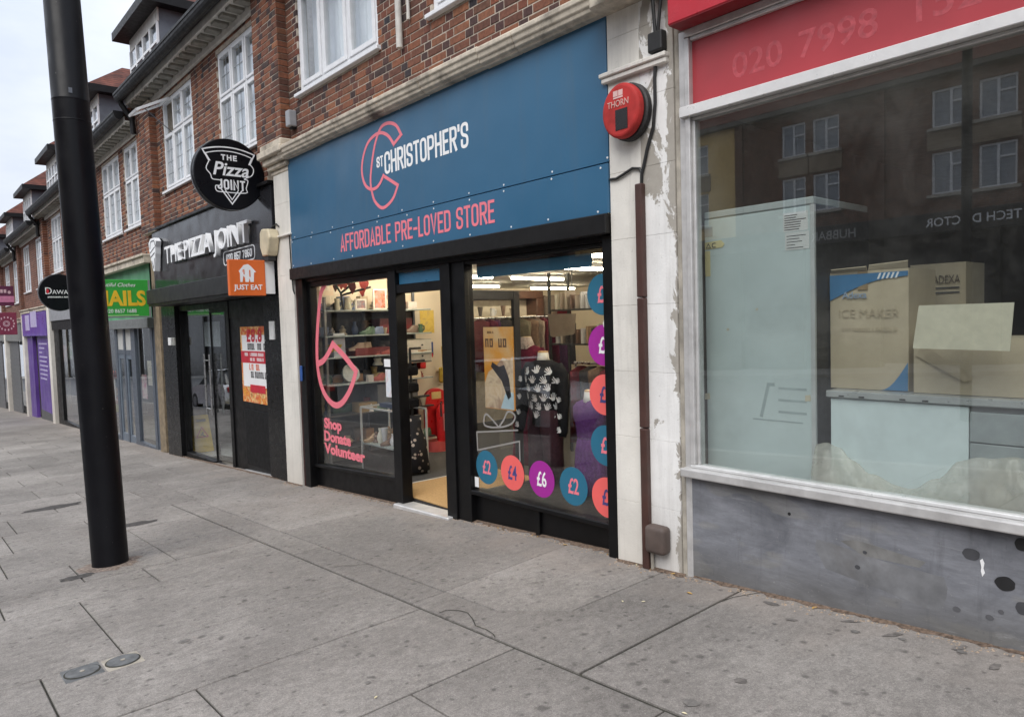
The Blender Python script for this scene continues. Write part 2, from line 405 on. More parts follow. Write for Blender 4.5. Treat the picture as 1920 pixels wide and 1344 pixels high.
def peel_mat(name, paint, xedge=None, amount=.6):
    """masonry paint peeling off cement; worst towards the right arris"""
    t = NT(name)
    n = t.noise(5.5, 9, .68, t.scaled((1, 1, .55)), .7)
    if xedge: n = t.math('ADD', n, t.ramp(t.xyz(0), xedge[0], xedge[1], 0, xedge[2]))
    if xedge and len(xedge) > 3: n = t.math('ADD', n, t.ramp(t.xyz(2), 2.0, 2.7, 0, xedge[3]))
    mask = t.ramp(n, amount, amount + .025)
    c = t.mix(1.0, paint, t.ramp(t.noise(3, 7, .6), .3, .7, .84, 1.06), 'MULTIPLY')
    c = t.mix(t.ramp(t.noise(9, 8, .75, t.scaled((1, 1, .3))), .6, .78, 0, .45), c, (.30, .27, .23))
    c = t.mix(t.ramp(t.noise(7, 7, .7, t.scaled((1.4, 1, .1))), .5, .74, 0, .42), c, (.36, .34, .31))
    c = t.mix(t.ramp(t.noise(38, 5, .7), .64, .72, 0, .5), c, (.25, .23, .2))
    c = t.mix(t.ramp(t.xyz(2), .5, -.5, 0, .45), c, (.38, .33, .28))
    c = t.mix(mask, c, t.mix(t.noise(14, 6), (.30, .275, .24), (.46, .43, .38)))
    return t.done(t.bsdf(c, .75, bump=t.math('SUBTRACT', t.noise(60, 4), mask), bstr=.4, bdist=.004, spec=.3))

def riser_mat():
    t = NT('grey_stall_riser')
    c = t.mix(t.ramp(t.noise(2.2, 7, .62, t.scaled((1, 1, 1.7)), .9), .32, .68), (.108, .113, .128), (.275, .284, .312))
    c = t.mix(t.ramp(t.noise(1.6, 3, .5, t.scaled((1.3, 1, 3))), .56, .6, 0, .5), c, (.27, .265, .25))
    c = t.mix(t.ramp(t.noise(30, 6, .7, t.scaled((.25, 1, 1.6))), .35, .75, 0, .45), c, (.09, .09, .1))
    c = t.mix(t.ramp(t.math('SUBTRACT', t.xyz(2), t.math('MULTIPLY', t.xyz(0), .055)), .34, .12, 0, .55), c, (.12, .115, .105))
    c = t.mix(t.ramp(t.noise(55, 3), .66, .74, 0, .5), c, (.33, .32, .31))
    c = t.mix(t.ramp(t.noise(13, 7, .7, t.scaled((1, 1, .12))), .55, .72, 0, .4), c, (.06, .06, .065))
    c = t.mix(t.ramp(t.noise(16, 7, .75, t.scaled((.1, 1, 1.3)), 1.2), .6, .68, 0, .4), c, (.34, .34, .35))
    c = t.mix(t.ramp(t.noise(24, 8, .8), .6, .7, 0, .5), c, (.07, .068, .07))
    return t.done(t.bsdf(c, .62, bump=t.noise(90, 4), bstr=.25, bdist=.003, spec=.4))

def tile_roof_mat():
    t = NT('roof_tile')
    v = t.n('CombineXYZ', X=t.math('ADD', t.xyz(0), t.math('MULTIPLY', t.xyz(1), .4)), Y=t.math('MULTIPLY', t.xyz(2), 1.35))
    c = t.n('TexBrick', Vector=v, Color1=(.15, .052, .036), Color2=(.1, .042, .034), Mortar=(.028, .016, .014), Scale=1.0, Mortar_Size=.008, Brick_Width=.2, Row_Height=.11, Bias=0.0)
    c = t.mix(1.0, c, t.ramp(t.noise(5, 6), .3, .7, .6, 1.3), 'MULTIPLY')
    return t.done(t.bsdf(c, .85, bump=c, bstr=.8, bdist=.02, spec=.2))

def cloth_mat(name, col, s=40):
    t = NT(name)
    c = t.mix(1.0, col + (1,), t.ramp(t.noise(s, 4), .3, .7, .75, 1.2), 'MULTIPLY')
    return t.done(t.bsdf(c, .9, bump=t.noise(14, 4, .6, t.scaled((1, 1, .35))), bstr=.6, bdist=.02, spec=.15))

def print_mat(name, cols, scale=6, seed=0.0, spec=.4):
    """mottled picture print: a few blended colours, no drawing"""
    t = NT(name)
    n = t.noise(scale, 4, .55, t.n('VectorMath', props={'operation': 'ADD'}, i0=t.pos(), i1=(seed, seed * 1.7, seed * .6)), .8)
    cr = t.t.nodes.new('ShaderNodeValToRGB'); t.t.links.new(n, cr.inputs[0]); e = cr.color_ramp.elements
    k = len(cols)
    e[0].position, e[0].color = .3, cols[0] + (1,); e[1].position, e[1].color = .7, cols[-1] + (1,)
    for i, c_ in enumerate(cols[1:-1]):
        el = e.new(.3 + .4 * (i + 1) / (k - 1)); el.color = c_ + (1,)
    return t.done(t.bsdf(cr.outputs[0], .5, spec=spec))

BRICK = brick_mat('brick_red'); BRICK_H = brick_mat('brick_header', True)
BRICK_FAR = brick_far_mat('brick_far')
MORTAR = M('mortar', (.46, .4, .33), .95, var=.25, scale=14, bump=.4)
SLAB = slab_mat()
JOINT = M('joint_dirt', (.036, .034, .026), .95, var=.4, scale=6, bump=.4)
def sign_mat():
    t = NT('sign_blue')
    c = t.mix(1.0, (.028, .115, .215, 1), t.ramp(t.noise(.9, 5), .3, .7, .93, 1.07), 'MULTIPLY')
    c = t.mix(t.ramp(t.noise(9, 6, .65, t.scaled((1, 1, .06))), .52, .75, 0, .22), c, (.09, .12, .14))
    c = t.mix(t.ramp(t.noise(34, 5, .7), .62, .8, 0, .25), c, (.12, .15, .17))
    return t.done(t.bsdf(c, t.ramp(t.noise(3, 6), .3, .7, .3, .46), bump=t.noise(1.3, 2), bstr=.22, bdist=.05, spec=.5))
BLUE = sign_mat()
PINK = M('vinyl_pink', (.83, .2, .25), .45, var=.05)
WHITEV = M('vinyl_white', (.85, .85, .85), .45, var=.03)
BLACK = M('black_metal_frame', (.0032, .0032, .0037), .42, var=.3, dirt=.05, scale=5, spec=.28)
BLACK2 = M('black_shutter_box', (.006, .0055, .0055), .5, var=.3, dirt=.06, spec=.3)
CREAM = M('cream_stone_paint', (.54, .48, .39), .8, var=.28, scale=9, dirt=.9, bump=.5)
UPVC = M('upvc_white', (.76, .77, .79), .35, var=.06, dirt=.06)
ALU = M('aluminium_frame', (.58, .57, .56), .42, metal=.35, var=.12, scale=12, dirt=.25)
THRESH = M('aluminium_threshold', (.62, .61, .6), .4, metal=.4, var=.1, dirt=.2)
NET = M('net_curtain', (.78, .81, .84), .9, var=.1, scale=3)
GUTTER = M('gutter_black', (.007, .007, .008), .5, var=.3, spec=.3)
SOFFIT = M('soffit_white', (.62, .6, .56), .7, var=.15, dirt=.35)
SOFFIT_D = M('dentil_stained', (.26, .25, .22), .8, var=.25, dirt=.4)
LEAD = M('lead_cheek', (.135, .15, .175), .55, metal=.2, var=.2, scale=4, dirt=.2)
TILE = tile_roof_mat()
GLASS = glass_mat('glass_clear', (.975, .985, .98), dirt=.012)
GLASS_UP = glass_mat('glass_upstairs', (.97, .985, .99), dirt=.02, refl=1.2)
GLASS_D = glass_mat('glass_dusty', (.965, .985, .975), dirt=.04, refl=2.2, haze=.012)
GLASS_P = glass_mat('glass_pizza', (.94, .96, .955), dirt=.015, refl=1.3)
WALL_IN = M('cream_interior_wall', (.68, .6, .47), .8, var=.06, scale=2)
CEIL = M('ceiling_tile_white', (.6, .57, .5), .9, var=.06, scale=2)
CARPET = M('grey_carpet', (.055, .052, .05), .95, var=.25, scale=60, bump=.4)
MAT_TAN = M('coir_mat', (.42, .26, .11), .95, var=.2, scale=70, bump=.5)
DARK_IN = M('dark_interior', (.045, .04, .037), .85, var=.3, scale=2)
TUBE = emit('fluorescent_glow', (1.0, .86, .64), 52.0)
# ------------------------------------------------------------------ ground, road, pavement
def gline(x): return .081 + .055 * x if x > -15 else -.744 + .043 * (x + 15)
def gz(x, y): return gline(x) - .012 * (3.75 - y)
XS = [-400, -200, -100, -60, -45, -30, -22, -15, -10, -5, 0, 5, 12, 30, 90, 250]
def sheet(name, y0, y1, dz, mat, xs=XS):
    mb = MB()
    for a, b in zip(xs, xs[1:]):
        mb.quad((a, y0, gz(a, y0) + dz), (b, y0, gz(b, y0) + dz), (b, y1, gz(b, y1) + dz), (a, y1, gz(a, y1) + dz))
    return struct(mb.build(name, mat))
ASPH = M('asphalt', (.11, .11, .112), .9, var=.25, scale=3, bump=.5, bscale=200)
EARTH = M('earth', (.12, .11, .09), .95)
mb = MB()
for a, b in zip(XS, XS[1:]):
    mb.quad((a, -300, gz(a, 0) - .4), (b, -300, gz(b, 0) - .4), (b, 300, gz(b, 0) - .4), (a, 300, gz(a, 0) - .4))
struct(mb.build('ground', EARTH))
mb = MB()
for a, b in zip(XS, XS[1:]):
    mb.hexa(a, b, -17.0, -1.05, gz(a, 0) - .3, gz(b, 0) - .3, gz(a, 0) - .13, gz(b, 0) - .13)
struct(mb.build('road', ASPH))
mb = MB()
for a, b in zip(XS, XS[1:]):
    mb.hexa(a, b, -24.0, -17.01, gz(a, 0) - .3, gz(b, 0) - .3, gz(a, 0) - .01, gz(b, 0) - .01)
struct(mb.build('opposite_pavement', M('far_paving', (.27, .26, .245), .9, scale=2, var=.2)))
KERBM = M('kerb_concrete', (.3, .29, .27), .85, var=.2, bump=.4)
mb = MB()
x = -60.0
while x < 12:
    mb.hexa(x, x + .905, -1.05, -.9, gz(x, 0) - .3, gz(x + .9, 0) - .3, gz(x, -.9), gz(x + .905, -.9)); x += .915
struct(mb.build('kerb', KERBM, bev=.012))
LINE = M('road_marking_yellow', (.62, .45, .06), .7, dirt=.3)
for yy in (-1.32, -1.55):
    mb = MB()
    for a, b in zip(XS[3:13], XS[4:13]):
        mb.quad((a, yy - .04, gz(a, 0) - .126), (b, yy - .04, gz(b, 0) - .126), (b, yy + .04, gz(b, 0) - .126), (a, yy + .04, gz(a, 0) - .126))
    struct(mb.build('yellow_line', LINE))

pav = MB()
for a, b in zip(XS, XS[1:]):
    pav.add([(a, -.9, gz(a, -.9) - .013), (b, -.9, gz(b, -.9) - .013), (b, 4.3, gz(b, 4.3) - .013), (a, 4.3, gz(a, 4.3) - .013), (a, -.9, gz(a, 0) - .3), (b, -.9, gz(b, 0) - .3)], [(0, 1, 2, 3), (4, 5, 1, 0)])
pavement = struct(pav.build('pavement', JOINT))
def slab(pts, g=.0045):
    """one slab cut to a polygon, edges eased, set a hair proud or low"""
    n = len(pts); cx = sum(p[0] for p in pts) / n; cy = sum(p[1] for p in pts) / n
    A = sum(pts[i][0] * pts[(i + 1) % n][1] - pts[(i + 1) % n][0] * pts[i][1] for i in range(n))
    if A < 0: pts = pts[::-1]
    def inset(k):
        out = []
        for i in range(n):
            p = Vector(pts[i]); a = (p - Vector(pts[i - 1])).normalized(); c = (Vector(pts[(i + 1) % n]) - p).normalized()
            na, nc = Vector((-a.y, a.x)), Vector((-c.y, c.x)); m = (na + nc); m = m / max(.3, m.dot(na))
            out.append(p + m * k)
        return out
    j = random.uniform(-.0012, .0012); ta, tb = random.uniform(-.0009, .0009), random.uniform(-.0009, .0009)
    hz = lambda p, d: gz(p.x, p.y) + j + ta * (p.x - cx) + tb * (p.y - cy) + d
    lo, mid, hi = inset(g), inset(g), inset(g + .004)
    vs = [(p.x, p.y, hz(p, -.016)) for p in lo] + [(p.x, p.y, hz(p, -.004)) for p in mid] + [(p.x, p.y, hz(p, 0)) for p in hi]
    fs = [tuple(range(2 * n, 3 * n))]
    for r in (0, 1):
        fs += [(r * n + i, r * n + (i + 1) % n, (r + 1) * n + (i + 1) % n, (r + 1) * n + i) for i in range(n)]
    o = MB().add(vs, fs).build('paving_slab', SLAB, pavement)
    return o
def rslab(x0, x1, y0, y1, g=.0045): return slab([(x0, y0), (x1, y0), (x1, y1), (x0, y1)], g)
YF = 4.0
# the private strip along the fronts: big cast bays
rslab(-2.296, .9, 2.347, YF, .006); rslab(.9, 4.5, 2.347, YF)
slab([(-2.304, 2.347), (-2.304, YF), (-2.87, YF), (-2.87, 2.88), (-3.24, 2.608), (-3.75, 2.608), (-3.75, 2.347)], .004)
slab([(-3.24, 2.608), (-2.87, 2.88), (-2.87, YF), (-3.84, YF), (-3.75, 2.608)], .0028)
rslab(-5.5, -3.75, 2.347, 2.602, .003); rslab(-8.2, -5.5, 2.347, 2.602, .003)
slab([(-3.75, 2.608), (-3.84, YF), (-6.35, YF), (-6.35, 2.608)], .002); rslab(-8.86, -6.35, 2.608, YF, .0025)
rslab(-8.86, -8.2, 2.347, 2.602, .003)
# public footway: slabs in courses across the walk
courses = [(.9, 1.8, (.4, 1.6)), (0, .9, (.1, 1.2)), (-.9, 0, (.7, 1.7)), (-1.8, -.9, (.2, 1.35)), (-2.75, -1.8, (1.7, .45)), (-3.62, -2.75, (1.02,)), (-4.42, -3.62, (.48,)),
           (-5.705, -4.42, (.875,)), (-6.22, -5.705, (.45, 1.4)), (-6.9, -6.22, (1.0, 1.66)), (-7.87, -6.9, (.58, 1.66)), (-8.86, -7.87, (.72, 1.45))]
for x0, x1, js in courses:
    ys = [-.9] + sorted(js) + [2.333]
    for a, b in zip(ys, ys[1:]): rslab(x0, x1, a, b, .005)
x = -8.86; k = 0
while x > -23:
    w = (.92, .62, .78)[k % 3]; y = -.9; first = True
    while y < YF - .05:
        h = (.45 if k % 2 else .85) if first else .9
        first = False
        y1 = min(YF, y + h)
        if YF - y1 < .3: y1 = YF
        rslab(x - w, x, y, y1, .0055); y = y1
    x -= w; k += 1
mb = MB()
for a, b in ((x, -30), (-30, -45), (-45, -60), (-60, -100)):
    mb.add([(b, -.9, gz(b, -.9)), (a, -.9, gz(a, -.9)), (a, YF, gz(a, YF)), (b, YF, gz(b, YF))], [(0, 1, 2, 3)])
struct(mb.build('far_pavement', SLAB))
# hairline crack beside the long joint
def ground_ribbon(name, pts, w, mat, dz=.0025):
    mb = MB(); fr = Fr((0, 0, 0), (1, 0, 0), (0, 1, 0), (0, 0, 1))
    mb.stroke(fr, pts, w, 0, .0, cap=False)
    mb.v = [(a, b, gz(a, b) + dz) for a, b, c in mb.v]; n = len(mb.v)
    mb.f = [f for f in mb.f if len({mb.v[i] for i in f}) == 4]
    return mb.build(name, mat, pavement)
for pts in ([(-3.47, 2.36), (-3.47, 2.42), (-3.41, 2.46), (-3.33, 2.47), (-3.23, 2.43), (-3.14, 2.38), (-3.05, 2.385), (-2.97, 2.37), (-2.93, 2.35)], [(-2.29, 3.48), (-2.27, 3.6), (-2.2, 3.74), (-2.15, 3.8)], [(-4.9, 2.36), (-4.86, 2.45), (-4.79, 2.5), (-4.72, 2.6)]):
    o = ground_ribbon('crack', pts, .006, JOINT)
# two stop-tap covers let into the footway
IRON = M('cover_iron', (.14, .145, .147), .6, metal=.3, var=.3, scale=20, dirt=.3, bump=.3)
COLLAR = M('cover_collar', (.34, .31, .26), .9, var=.2, scale=20, bump=.4)
def flatfr(x, y): return Fr((x, y, gz(x, y)), (1, 0, .055), (0, 1, .012), (0, 0, 1))
for (cx, cy, lb, m1) in ((-4.32, .655, 'grey square tap cover let into the pavement, nearer the left picture edge', IRON), (-4.3, .845, 'round tap cover in a pale concrete collar beside the grey square cover', COLLAR)):
    t = thing('tap_cover', lb, 'cover', (cx, cy, gz(cx, cy)))
    f = flatfr(cx, cy)
    MB().fbox(f, -.095, .095, -.09, .09, -.02, .0035).build('collar', m1, t, bev=.003)
    MB().disc(f, 0, 0, .078, .078, .0, .008, 28).build('lid', IRON, t)
    MB().stroke(f, [(.083 * math.cos(q * .2618), .083 * math.sin(q * .2618)) for q in range(24)], .007, 0, .005, closed=True).build('lid_ring', JOINT, t)
    MB().disc(f, 0, 0, .012, .012, .008, .011, 10).build('keyhole', COLLAR, t)

# ------------------------------------------------------------------ brickwork and windows
def _brick_mesh(nm, w, mat):
    rr = random.uniform; h = .0325; a = w / 2; j = lambda: rr(-.0012, .0012)
    rings = []
    for y, i in ((.03, 0), (.003, 0), (0, .003)):
        rings += [(-a + i + j(), y, -h + i + j()), (a - i + j(), y, -h + i + j()), (a - i + j(), y, h - i + j()), (-a + i + j(), y, h - i + j())]
    fs = [(8, 9, 10, 11)]
    for r in (0, 4): fs += [(r + i, r + (i + 1) % 4, r + 4 + (i + 1) % 4, r + 4 + i) for i in range(4)]
    me = MB().add(rings, fs).mesh(nm); me.materials.append(mat); return me
STR = [_brick_mesh('brick', .215, BRICK) for _ in range(4)]
HDR = [_brick_mesh('brick', .1025, BRICK_H) for _ in range(4)]
def bricks_of(x0, x1, z0, z1, y, holes, turn=False):
    """Flemish bond laid on a face; returns placements (centre, width, is_header, turn)"""
    out = []; i = 0; z = z0
    while z + .065 <= z1 + .001:
        a = x0 - (.169 if i % 2 else 0) - random.uniform(0, .012); k = i % 2
        while a < x1:
            w = .1025 if k % 2 else .215
            s, e = max(a, x0), min(a + w, x1); a += w + .01; k += 1
            segs = [(s, e)]
            for hx0, hx1, hz0, hz1 in holes:
                if z + .065 > hz0 and z < hz1:
                    ns = []
                    for s_, e_ in segs:
                        if hx0 > s_: ns.append((s_, min(e_, hx0)))
                        if hx1 < e_: ns.append((max(s_, hx1), e_))
                    segs = [q for q in ns if q[1] - q[0] > .028]
            for s_, e_ in segs:
                if e_ - s_ > .028: out.append((((s_ + e_) / 2, z + .0325), e_ - s_, w < .15, turn, y))
        z += .075; i += 1
    return out
def lay_bricks(pl, wall, nmax):
    rank = []
    for q in pl:
        (c, z), w, hd, turn, y = q
        p = (y, c, z) if turn else (c, y, z)
        v = px_of(p)
        ok = v and -10 < v[0] < 1930 and -10 < v[1] < 1350
        rank.append((-(1 / v[2] if ok else 0), random.random(), q, p))
    rank.sort(key=lambda r: r[:2])
    rest = MB(); rh = MB(); mi = 0
    for idx, (sz, _, q, p) in enumerate(rank):
        (c, z), w, hd, turn, y = q
        me = random.choice(HDR if hd else STR); base = .1025 if hd else .215
        jy = random.uniform(-.002, .003)
        if idx < nmax and sz < 0:
            o = bpy.data.objects.new('brick', me); COL.objects.link(o)
            o.location = (p[0] + (-jy if turn else 0), p[1] + (0 if turn else jy), p[2]); o.scale = (w / base, 1, 1)
            if turn: o.rotation_euler = (0, 0, math.pi / 2)
            adopt(o, wall)
        else:
            tgt = rh if hd else rest
            vs = [(v.co.x * w / base, v.co.y + jy, v.co.z) for v in me.vertices]
            vs = [((p[0] - v[1], p[1] + v[0], p[2] + v[2]) if turn else (p[0] + v[0], p[1] + v[1], p[2] + v[2])) for v in vs]
            tgt.add(vs, [tuple(f.vertices) for f in me.polygons])
    for mbx, m in ((rest, BRICK), (rh, BRICK_H)):
        if mbx.v: mbx.build('brickwork', m, wall)['kind'] = 'stuff'
def wall_body(bld, x0, x1, z0, z1, y, holes, mat, name='wall', depth=.25):
    xs = sorted({x0, x1} | {h[0] for h in holes} | {h[1] for h in holes}); zs = sorted({z0, z1} | {h[2] for h in holes} | {h[3] for h in holes})
    xs = [v for v in xs if x0 <= v <= x1]; zs = [v for v in zs if z0 <= v <= z1]
    mb = MB()
    for a, b in zip(xs, xs[1:]):
        for c, d in zip(zs, zs[1:]):
            mx, mz = (a + b) / 2, (c + d) / 2
            if any(h[0] < mx < h[1] and h[2] < mz < h[3] for h in holes): continue
            mb.box(a, b, y, y + depth, c, d)
    mb.box(x0, x1, y + .7, y + .75, z0, z1)
    return mb.build(name, mat, bld)
CURT = {}
def window(bld, x0, x1, z0, z1, y, cols, rows, fw=.05, cf=.035, lead=None, sill=True, curtain=NET, opened=None, name='window', glass=None, frame=UPVC):
    """casement window: frame (the part), one pane per light, sill, net curtain"""
    f0, f1 = y + .022, y + .085
    X = [x0 + fw + (x1 - x0 - 2 * fw) * c for c in cols]; Z = [z0 + fw + (z1 - z0 - 2 * fw) * r for r in rows]
    mb = MB(); h = fw / 2 * .8
    mb.box(x0, x0 + fw, f0, f1, z0, z1); mb.box(x1 - fw, x1, f0, f1, z0, z1)
    mb.box(x0 + fw, x1 - fw, f0, f1, z0, z0 + fw); mb.box(x0 + fw, x1 - fw, f0, f1, z1 - fw, z1)
    for xm in X[1:-1]: mb.box(xm - h, xm + h, f0 + .004, f1, z0 + fw, z1 - fw)
    for zm in Z[1:-1]:
        for a, b in zip(X, X[1:]):
            mb.box(a + (h if a != X[0] else 0), b - (h if b != X[-1] else 0), f0 + .004, f1, zm - h, zm + h)
    win = mb.build(name, frame, bld, bev=.006)
    ld = MB()
    for ci, (a, b) in enumerate(zip(X, X[1:])):
        for ri, (c, d) in enumerate(zip(Z, Z[1:])):
            a_, b_ = a + (h if ci else 0), b - (h if ci < len(X) - 2 else 0); c_, d_ = c + (h if ri else 0), d - (h if ri < len(Z) - 2 else 0)
            if opened == (ci, ri): continue
            if cf:
                cm = MB(); q0, q1 = f0 - .014, f0 + .05
                cm.box(a_, a_ + cf, q0, q1, c_, d_); cm.box(b_ - cf, b_, q0, q1, c_, d_)
                cm.box(a_ + cf, b_ - cf, q0, q1, c_, c_ + cf); cm.box(a_ + cf, b_ - cf, q0, q1, d_ - cf, d_)
                cm.build('casement', frame, win, bev=.005)
            MB().box(a_ + cf, b_ - cf, f0 + .02, f0 + .026, c_ + cf, d_ - cf).build('pane', glass or GLASS_UP, win)
            if lead:
                nx, nz = lead
                for i in range(1, nx): xx = a_ + cf + (b_ - a_ - 2 * cf) * i / nx; ld.box(xx - .004, xx + .004, f0 + .014, f0 + .019, c_ + cf, d_ - cf)
                nn = max(2, round(nz * (d_ - c_)))
                for i in range(1, nn): zz = c_ + cf + (d_ - c_ - 2 * cf) * i / nn; ld.box(a_ + cf, b_ - cf, f0 + .0145, f0 + .0195, zz - .004, zz + .004)
    if ld.v: ld.build('lead_strip', M('lead_came', (.3, .32, .34), .5, metal=.3), win)
    if sill: MB().box(x0 - .05, x1 + .05, y - .05, y + .02, z0 - .045, z0 - .002).build('sill', frame, win, bev=.006)
    if curtain:
        n = 40; cm = MB(); zc = z0
        pts = [(x0 + .02 + (x1 - x0 - .04) * i / n, y + .2 + .022 * math.sin(i * 1.9) + .012 * math.sin(i * .7)) for i in range(n + 1)]
        for (a, ya), (b, yb) in zip(pts, pts[1:]): cm.quad((a, ya, z0), (b, yb, z0), (b, yb, z1), (a, ya, z1))
        cm.build('curtain', curtain, win, smooth='all')
    return win
def eaves(bld, x0, x1, z, y=3.82, dent=True, single=True):
    """soffit with dentils, frieze board, black gutter; z is the gutter's middle"""
    sf = MB(); sf.box(x0, x1, y - .28, y - .001, z - .1, z - .07); sf.box(x0, x1, y - .3, y - .28, z - .12, z + .0); sf.box(x0, x1, y - .05, y - .002, z - .22, z - .1)
    s = sf.build('soffit', SOFFIT, bld, bev=.006)
    if dent:
        if single:
            me = MB().box(-.08, .08, y - .25, y - .055, z - .14, z - .1).mesh('dentil'); me.materials.append(SOFFIT_D)
            x = x0 + .08
            while x < x1 - .05:
                o = bpy.data.objects.new('dentil', me); COL.objects.link(o); o.location = (x, 0, 0); adopt(o, s); x += .29
        else:
            dm = MB(); x = x0 + .08
            while x < x1 - .05: dm.box(x - .08, x + .08, y - .25, y - .055, z - .14, z - .1); x += .29
            dm.build('dentil_row', SOFFIT_D, s)['kind'] = 'stuff'
    n = 8; pr = [(-.085 * math.cos(math.pi * i / n), -.115 * math.sin(math.pi * i / n)) for i in range(n + 1)] + [(.085, .04), (-.095, .04), (-.095, 0)]
    fr = Fr((0, y - .39, z + .04), (0, 1, 0), (0, 0, 1), (1, 0, 0))
    MB().poly(fr, pr, x0 - .03, x1 + .03).build('gutter', GUTTER, bld)
    rf = MB(); e0, z0 = y - .34, z + .06
    rf.add([(x0, e0, z0), (x1, e0, z0), (x1, 8.6, z0 + 4.6), (x0, 8.6, z0 + 4.6), (x0, 13.5, z0 - .2), (x1, 13.5, z0 - .2),
            (x0, e0, z0 - .06), (x1, e0, z0 - .06), (x1, 8.6, z0 + 4.4), (x0, 8.6, z0 + 4.4)],
           [(0, 1, 2, 3), (3, 2, 5, 4), (6, 9, 8, 7), (0, 6, 7, 1), (1, 7, 8, 2), (0, 3, 9, 6)])
    return rf.build('roof', TILE, bld)
def downpipe(bld, x, y, z1, z0, mat=None, r=.04):
    MB().tube([(x, y - .27, z1), (x, y - .25, z1 - .1), (x, y - .08, z1 - .35), (x, y - .07, z1 - .5), (x, y - .07, z0)], r, 10).build('downpipe', mat or GUTTER, bld, smooth=True)
def dormer(bld, x0, x1, zb, zt, y=4.3, panes=4):
    d = MB().box(x0, x1, y + .002, y + 2.2, zb - .8, zt).build('dormer', LEAD, bld)
    MB().box(x0 - .02, x1 + .02, y - .03, y, zt - .26, zt).build('dormer_head', SOFFIT, d)
    f = MB(); w = (x1 - x0) / panes
    f.box(x0, x1, y - .03, y, zb - .8, zb - .35)
    for i in range(panes + 1): xx = x0 + i * w; f.box(max(x0, xx - .035), min(x1, xx + .035), y - .05, y - .005, zb - .35, zt - .26)
    f.box(x0 + .03, x1 - .03, y - .045, y - .006, zb - .35, zb - .28); f.box(x0 + .03, x1 - .03, y - .045, y - .006, zb + .28, zb + .33)
    f.build('dormer_frame', UPVC, d)
    for i in range(panes):
        MB().box(x0 + i * w + .03, x0 + (i + 1) * w - .03, y - .02, y - .012, zb - .3, zt - .26).build('pane', GLASS_UP, d)
    o = .26; a, b, c, e = x0 - o, x1 + o, y - o - .06, y + 3.2
    MB().add([(a, c, zt), (b, c, zt), (b, e, zt), (a, e, zt), (a, c, zt + .17), (b, c, zt + .17), (b, e, zt + .17), (a, e, zt + .17)],
             [(0, 3, 2, 1), (4, 5, 6, 7), (0, 1, 5, 4), (1, 2, 6, 5), (2, 3, 7, 6), (3, 0, 4, 7)]).build('dormer_gutter', GUTTER, d)
    m = (a + b) / 2; zr = zt + .17 + .95
    MB().add([(a + .05, c + .05, zt + .175), (b - .05, c + .05, zt + .175), (b - .05, e, zt + .175), (a + .05, e, zt + .175), (m, c + 1.15, zr), (m, e, zr)],
             [(0, 1, 4), (1, 2, 5, 4), (3, 0, 4, 5), (2, 3, 5)]).build('dormer_roof', TILE, d)
    return d
# ------------------------------------------------------------------ charity shop building
YW = 3.82                                  # face of the upper brickwork
bA = thing('charity_shop_building', 'red brick terrace shop with the wide blue fascia and an open door', 'building', (-6.0, 3.9, gz(-6, 3.9)))
wins = [(-8.15, -6.32, 4.36, 5.55), (-5.385, -3.6, 4.36, 5.55)]
hl = [(a, b, c, d) for a, b, c, d in wins]
wA = wall_body(bA, -8.44, -2.72, 3.765, 5.85, YW + .005, hl, MORTAR)
pl = bricks_of(-8.44, -2.72, 3.775, 5.83, YW, hl)
lay_bricks(pl, wA, 300)
# brick pier between the two shops
wP = wall_body(bA, -9.21, -8.45, 3.86, 5.85, YW - .1145, [], MORTAR, name='brick_pier', depth=.36)
lay_bricks(bricks_of(-9.21, -8.45, 3.86, 5.83, YW - .12, []) + bricks_of(YW - .118, YW + .0, 3.86, 5.83, -8.44, [], turn=True), wP, 140)
window(bA, *wins[0], YW, [0, .31, .66, 1], [0, 1], fw=.07, cf=.055)
window(bA, *wins[1], YW, [0, .33, .66, 1], [0, 1], fw=.07, cf=.055)
eaves(bA, -9.0, -2.7, 6.02)
# moulded cornice in lengths, over the fascia
prof = [(p, 3.622 + (q - 3.66) * .8) for p, q in [(3.9, 3.66), (3.69, 3.66), (3.685, 3.675), (3.655, 3.69), (3.65, 3.72), (3.635, 3.735), (3.63, 3.775), (3.615, 3.79), (3.615, 3.83), (3.635, 3.848), (3.9, 3.852)]]
cx = [-8.45, -7.5, -6.95, -6.0, -5.36, -4.52, -4.1, -3.28]
corn = None
for a, b in zip(cx, cx[1:]):
    mb = MB().poly(Fr((0, 0, random.uniform(-.004, .004)), (0, 1, 0), (0, 0, 1), (1, 0, 0)), [(p, q) for p, q in prof], a + .003, b - .003)
    mb.build('cornice_block', CREAM, bA, bev=.004)
# pilasters either side of the shop front, faced in painted slabs
PCRM = peel_mat('pilaster_cream_paint', (.76, .73, .67), None, .72)
PWHT = peel_mat('pilaster_white_paint', (.82, .81, .79), (-2.82, -2.735, .2, .14), .635)
CEMENT = M('cement_edge', (.36, .33, .28), .9, var=.3, scale=10, bump=.5, dirt=.3)
zz = gz(-3, 3.75) - .02
pR = MB().box(-3.25, -2.74, 3.775, 4.1, zz, 3.9).build('pilaster', CEMENT, bA)
h = .445; z = zz
while z < 3.62:
    t1 = min(z + h, 3.62)
    MB().box(-3.268, -3.0, 3.75, 3.776, z + .0006, t1 - .0006).build('facing_slab', PCRM, pR, bev=.0015)
    MB().box(-2.999, -2.735, 3.7505, 3.776, z + .0006, t1 - .0006).build('facing_slab', PWHT, pR, bev=.0015)
    z += h
mb = MB().box(-3.31, -2.76, 3.70, 3.765, 3.205, 3.235); mb.box(-3.3, -2.765, 3.715, 3.7655, 3.17, 3.2045); mb.build('moulding', PCRM, pR, bev=.006)
MB().box(-3.3, -2.72, 3.60, 3.8, 3.62, 3.9).build('capital', CREAM, pR, bev=.02)
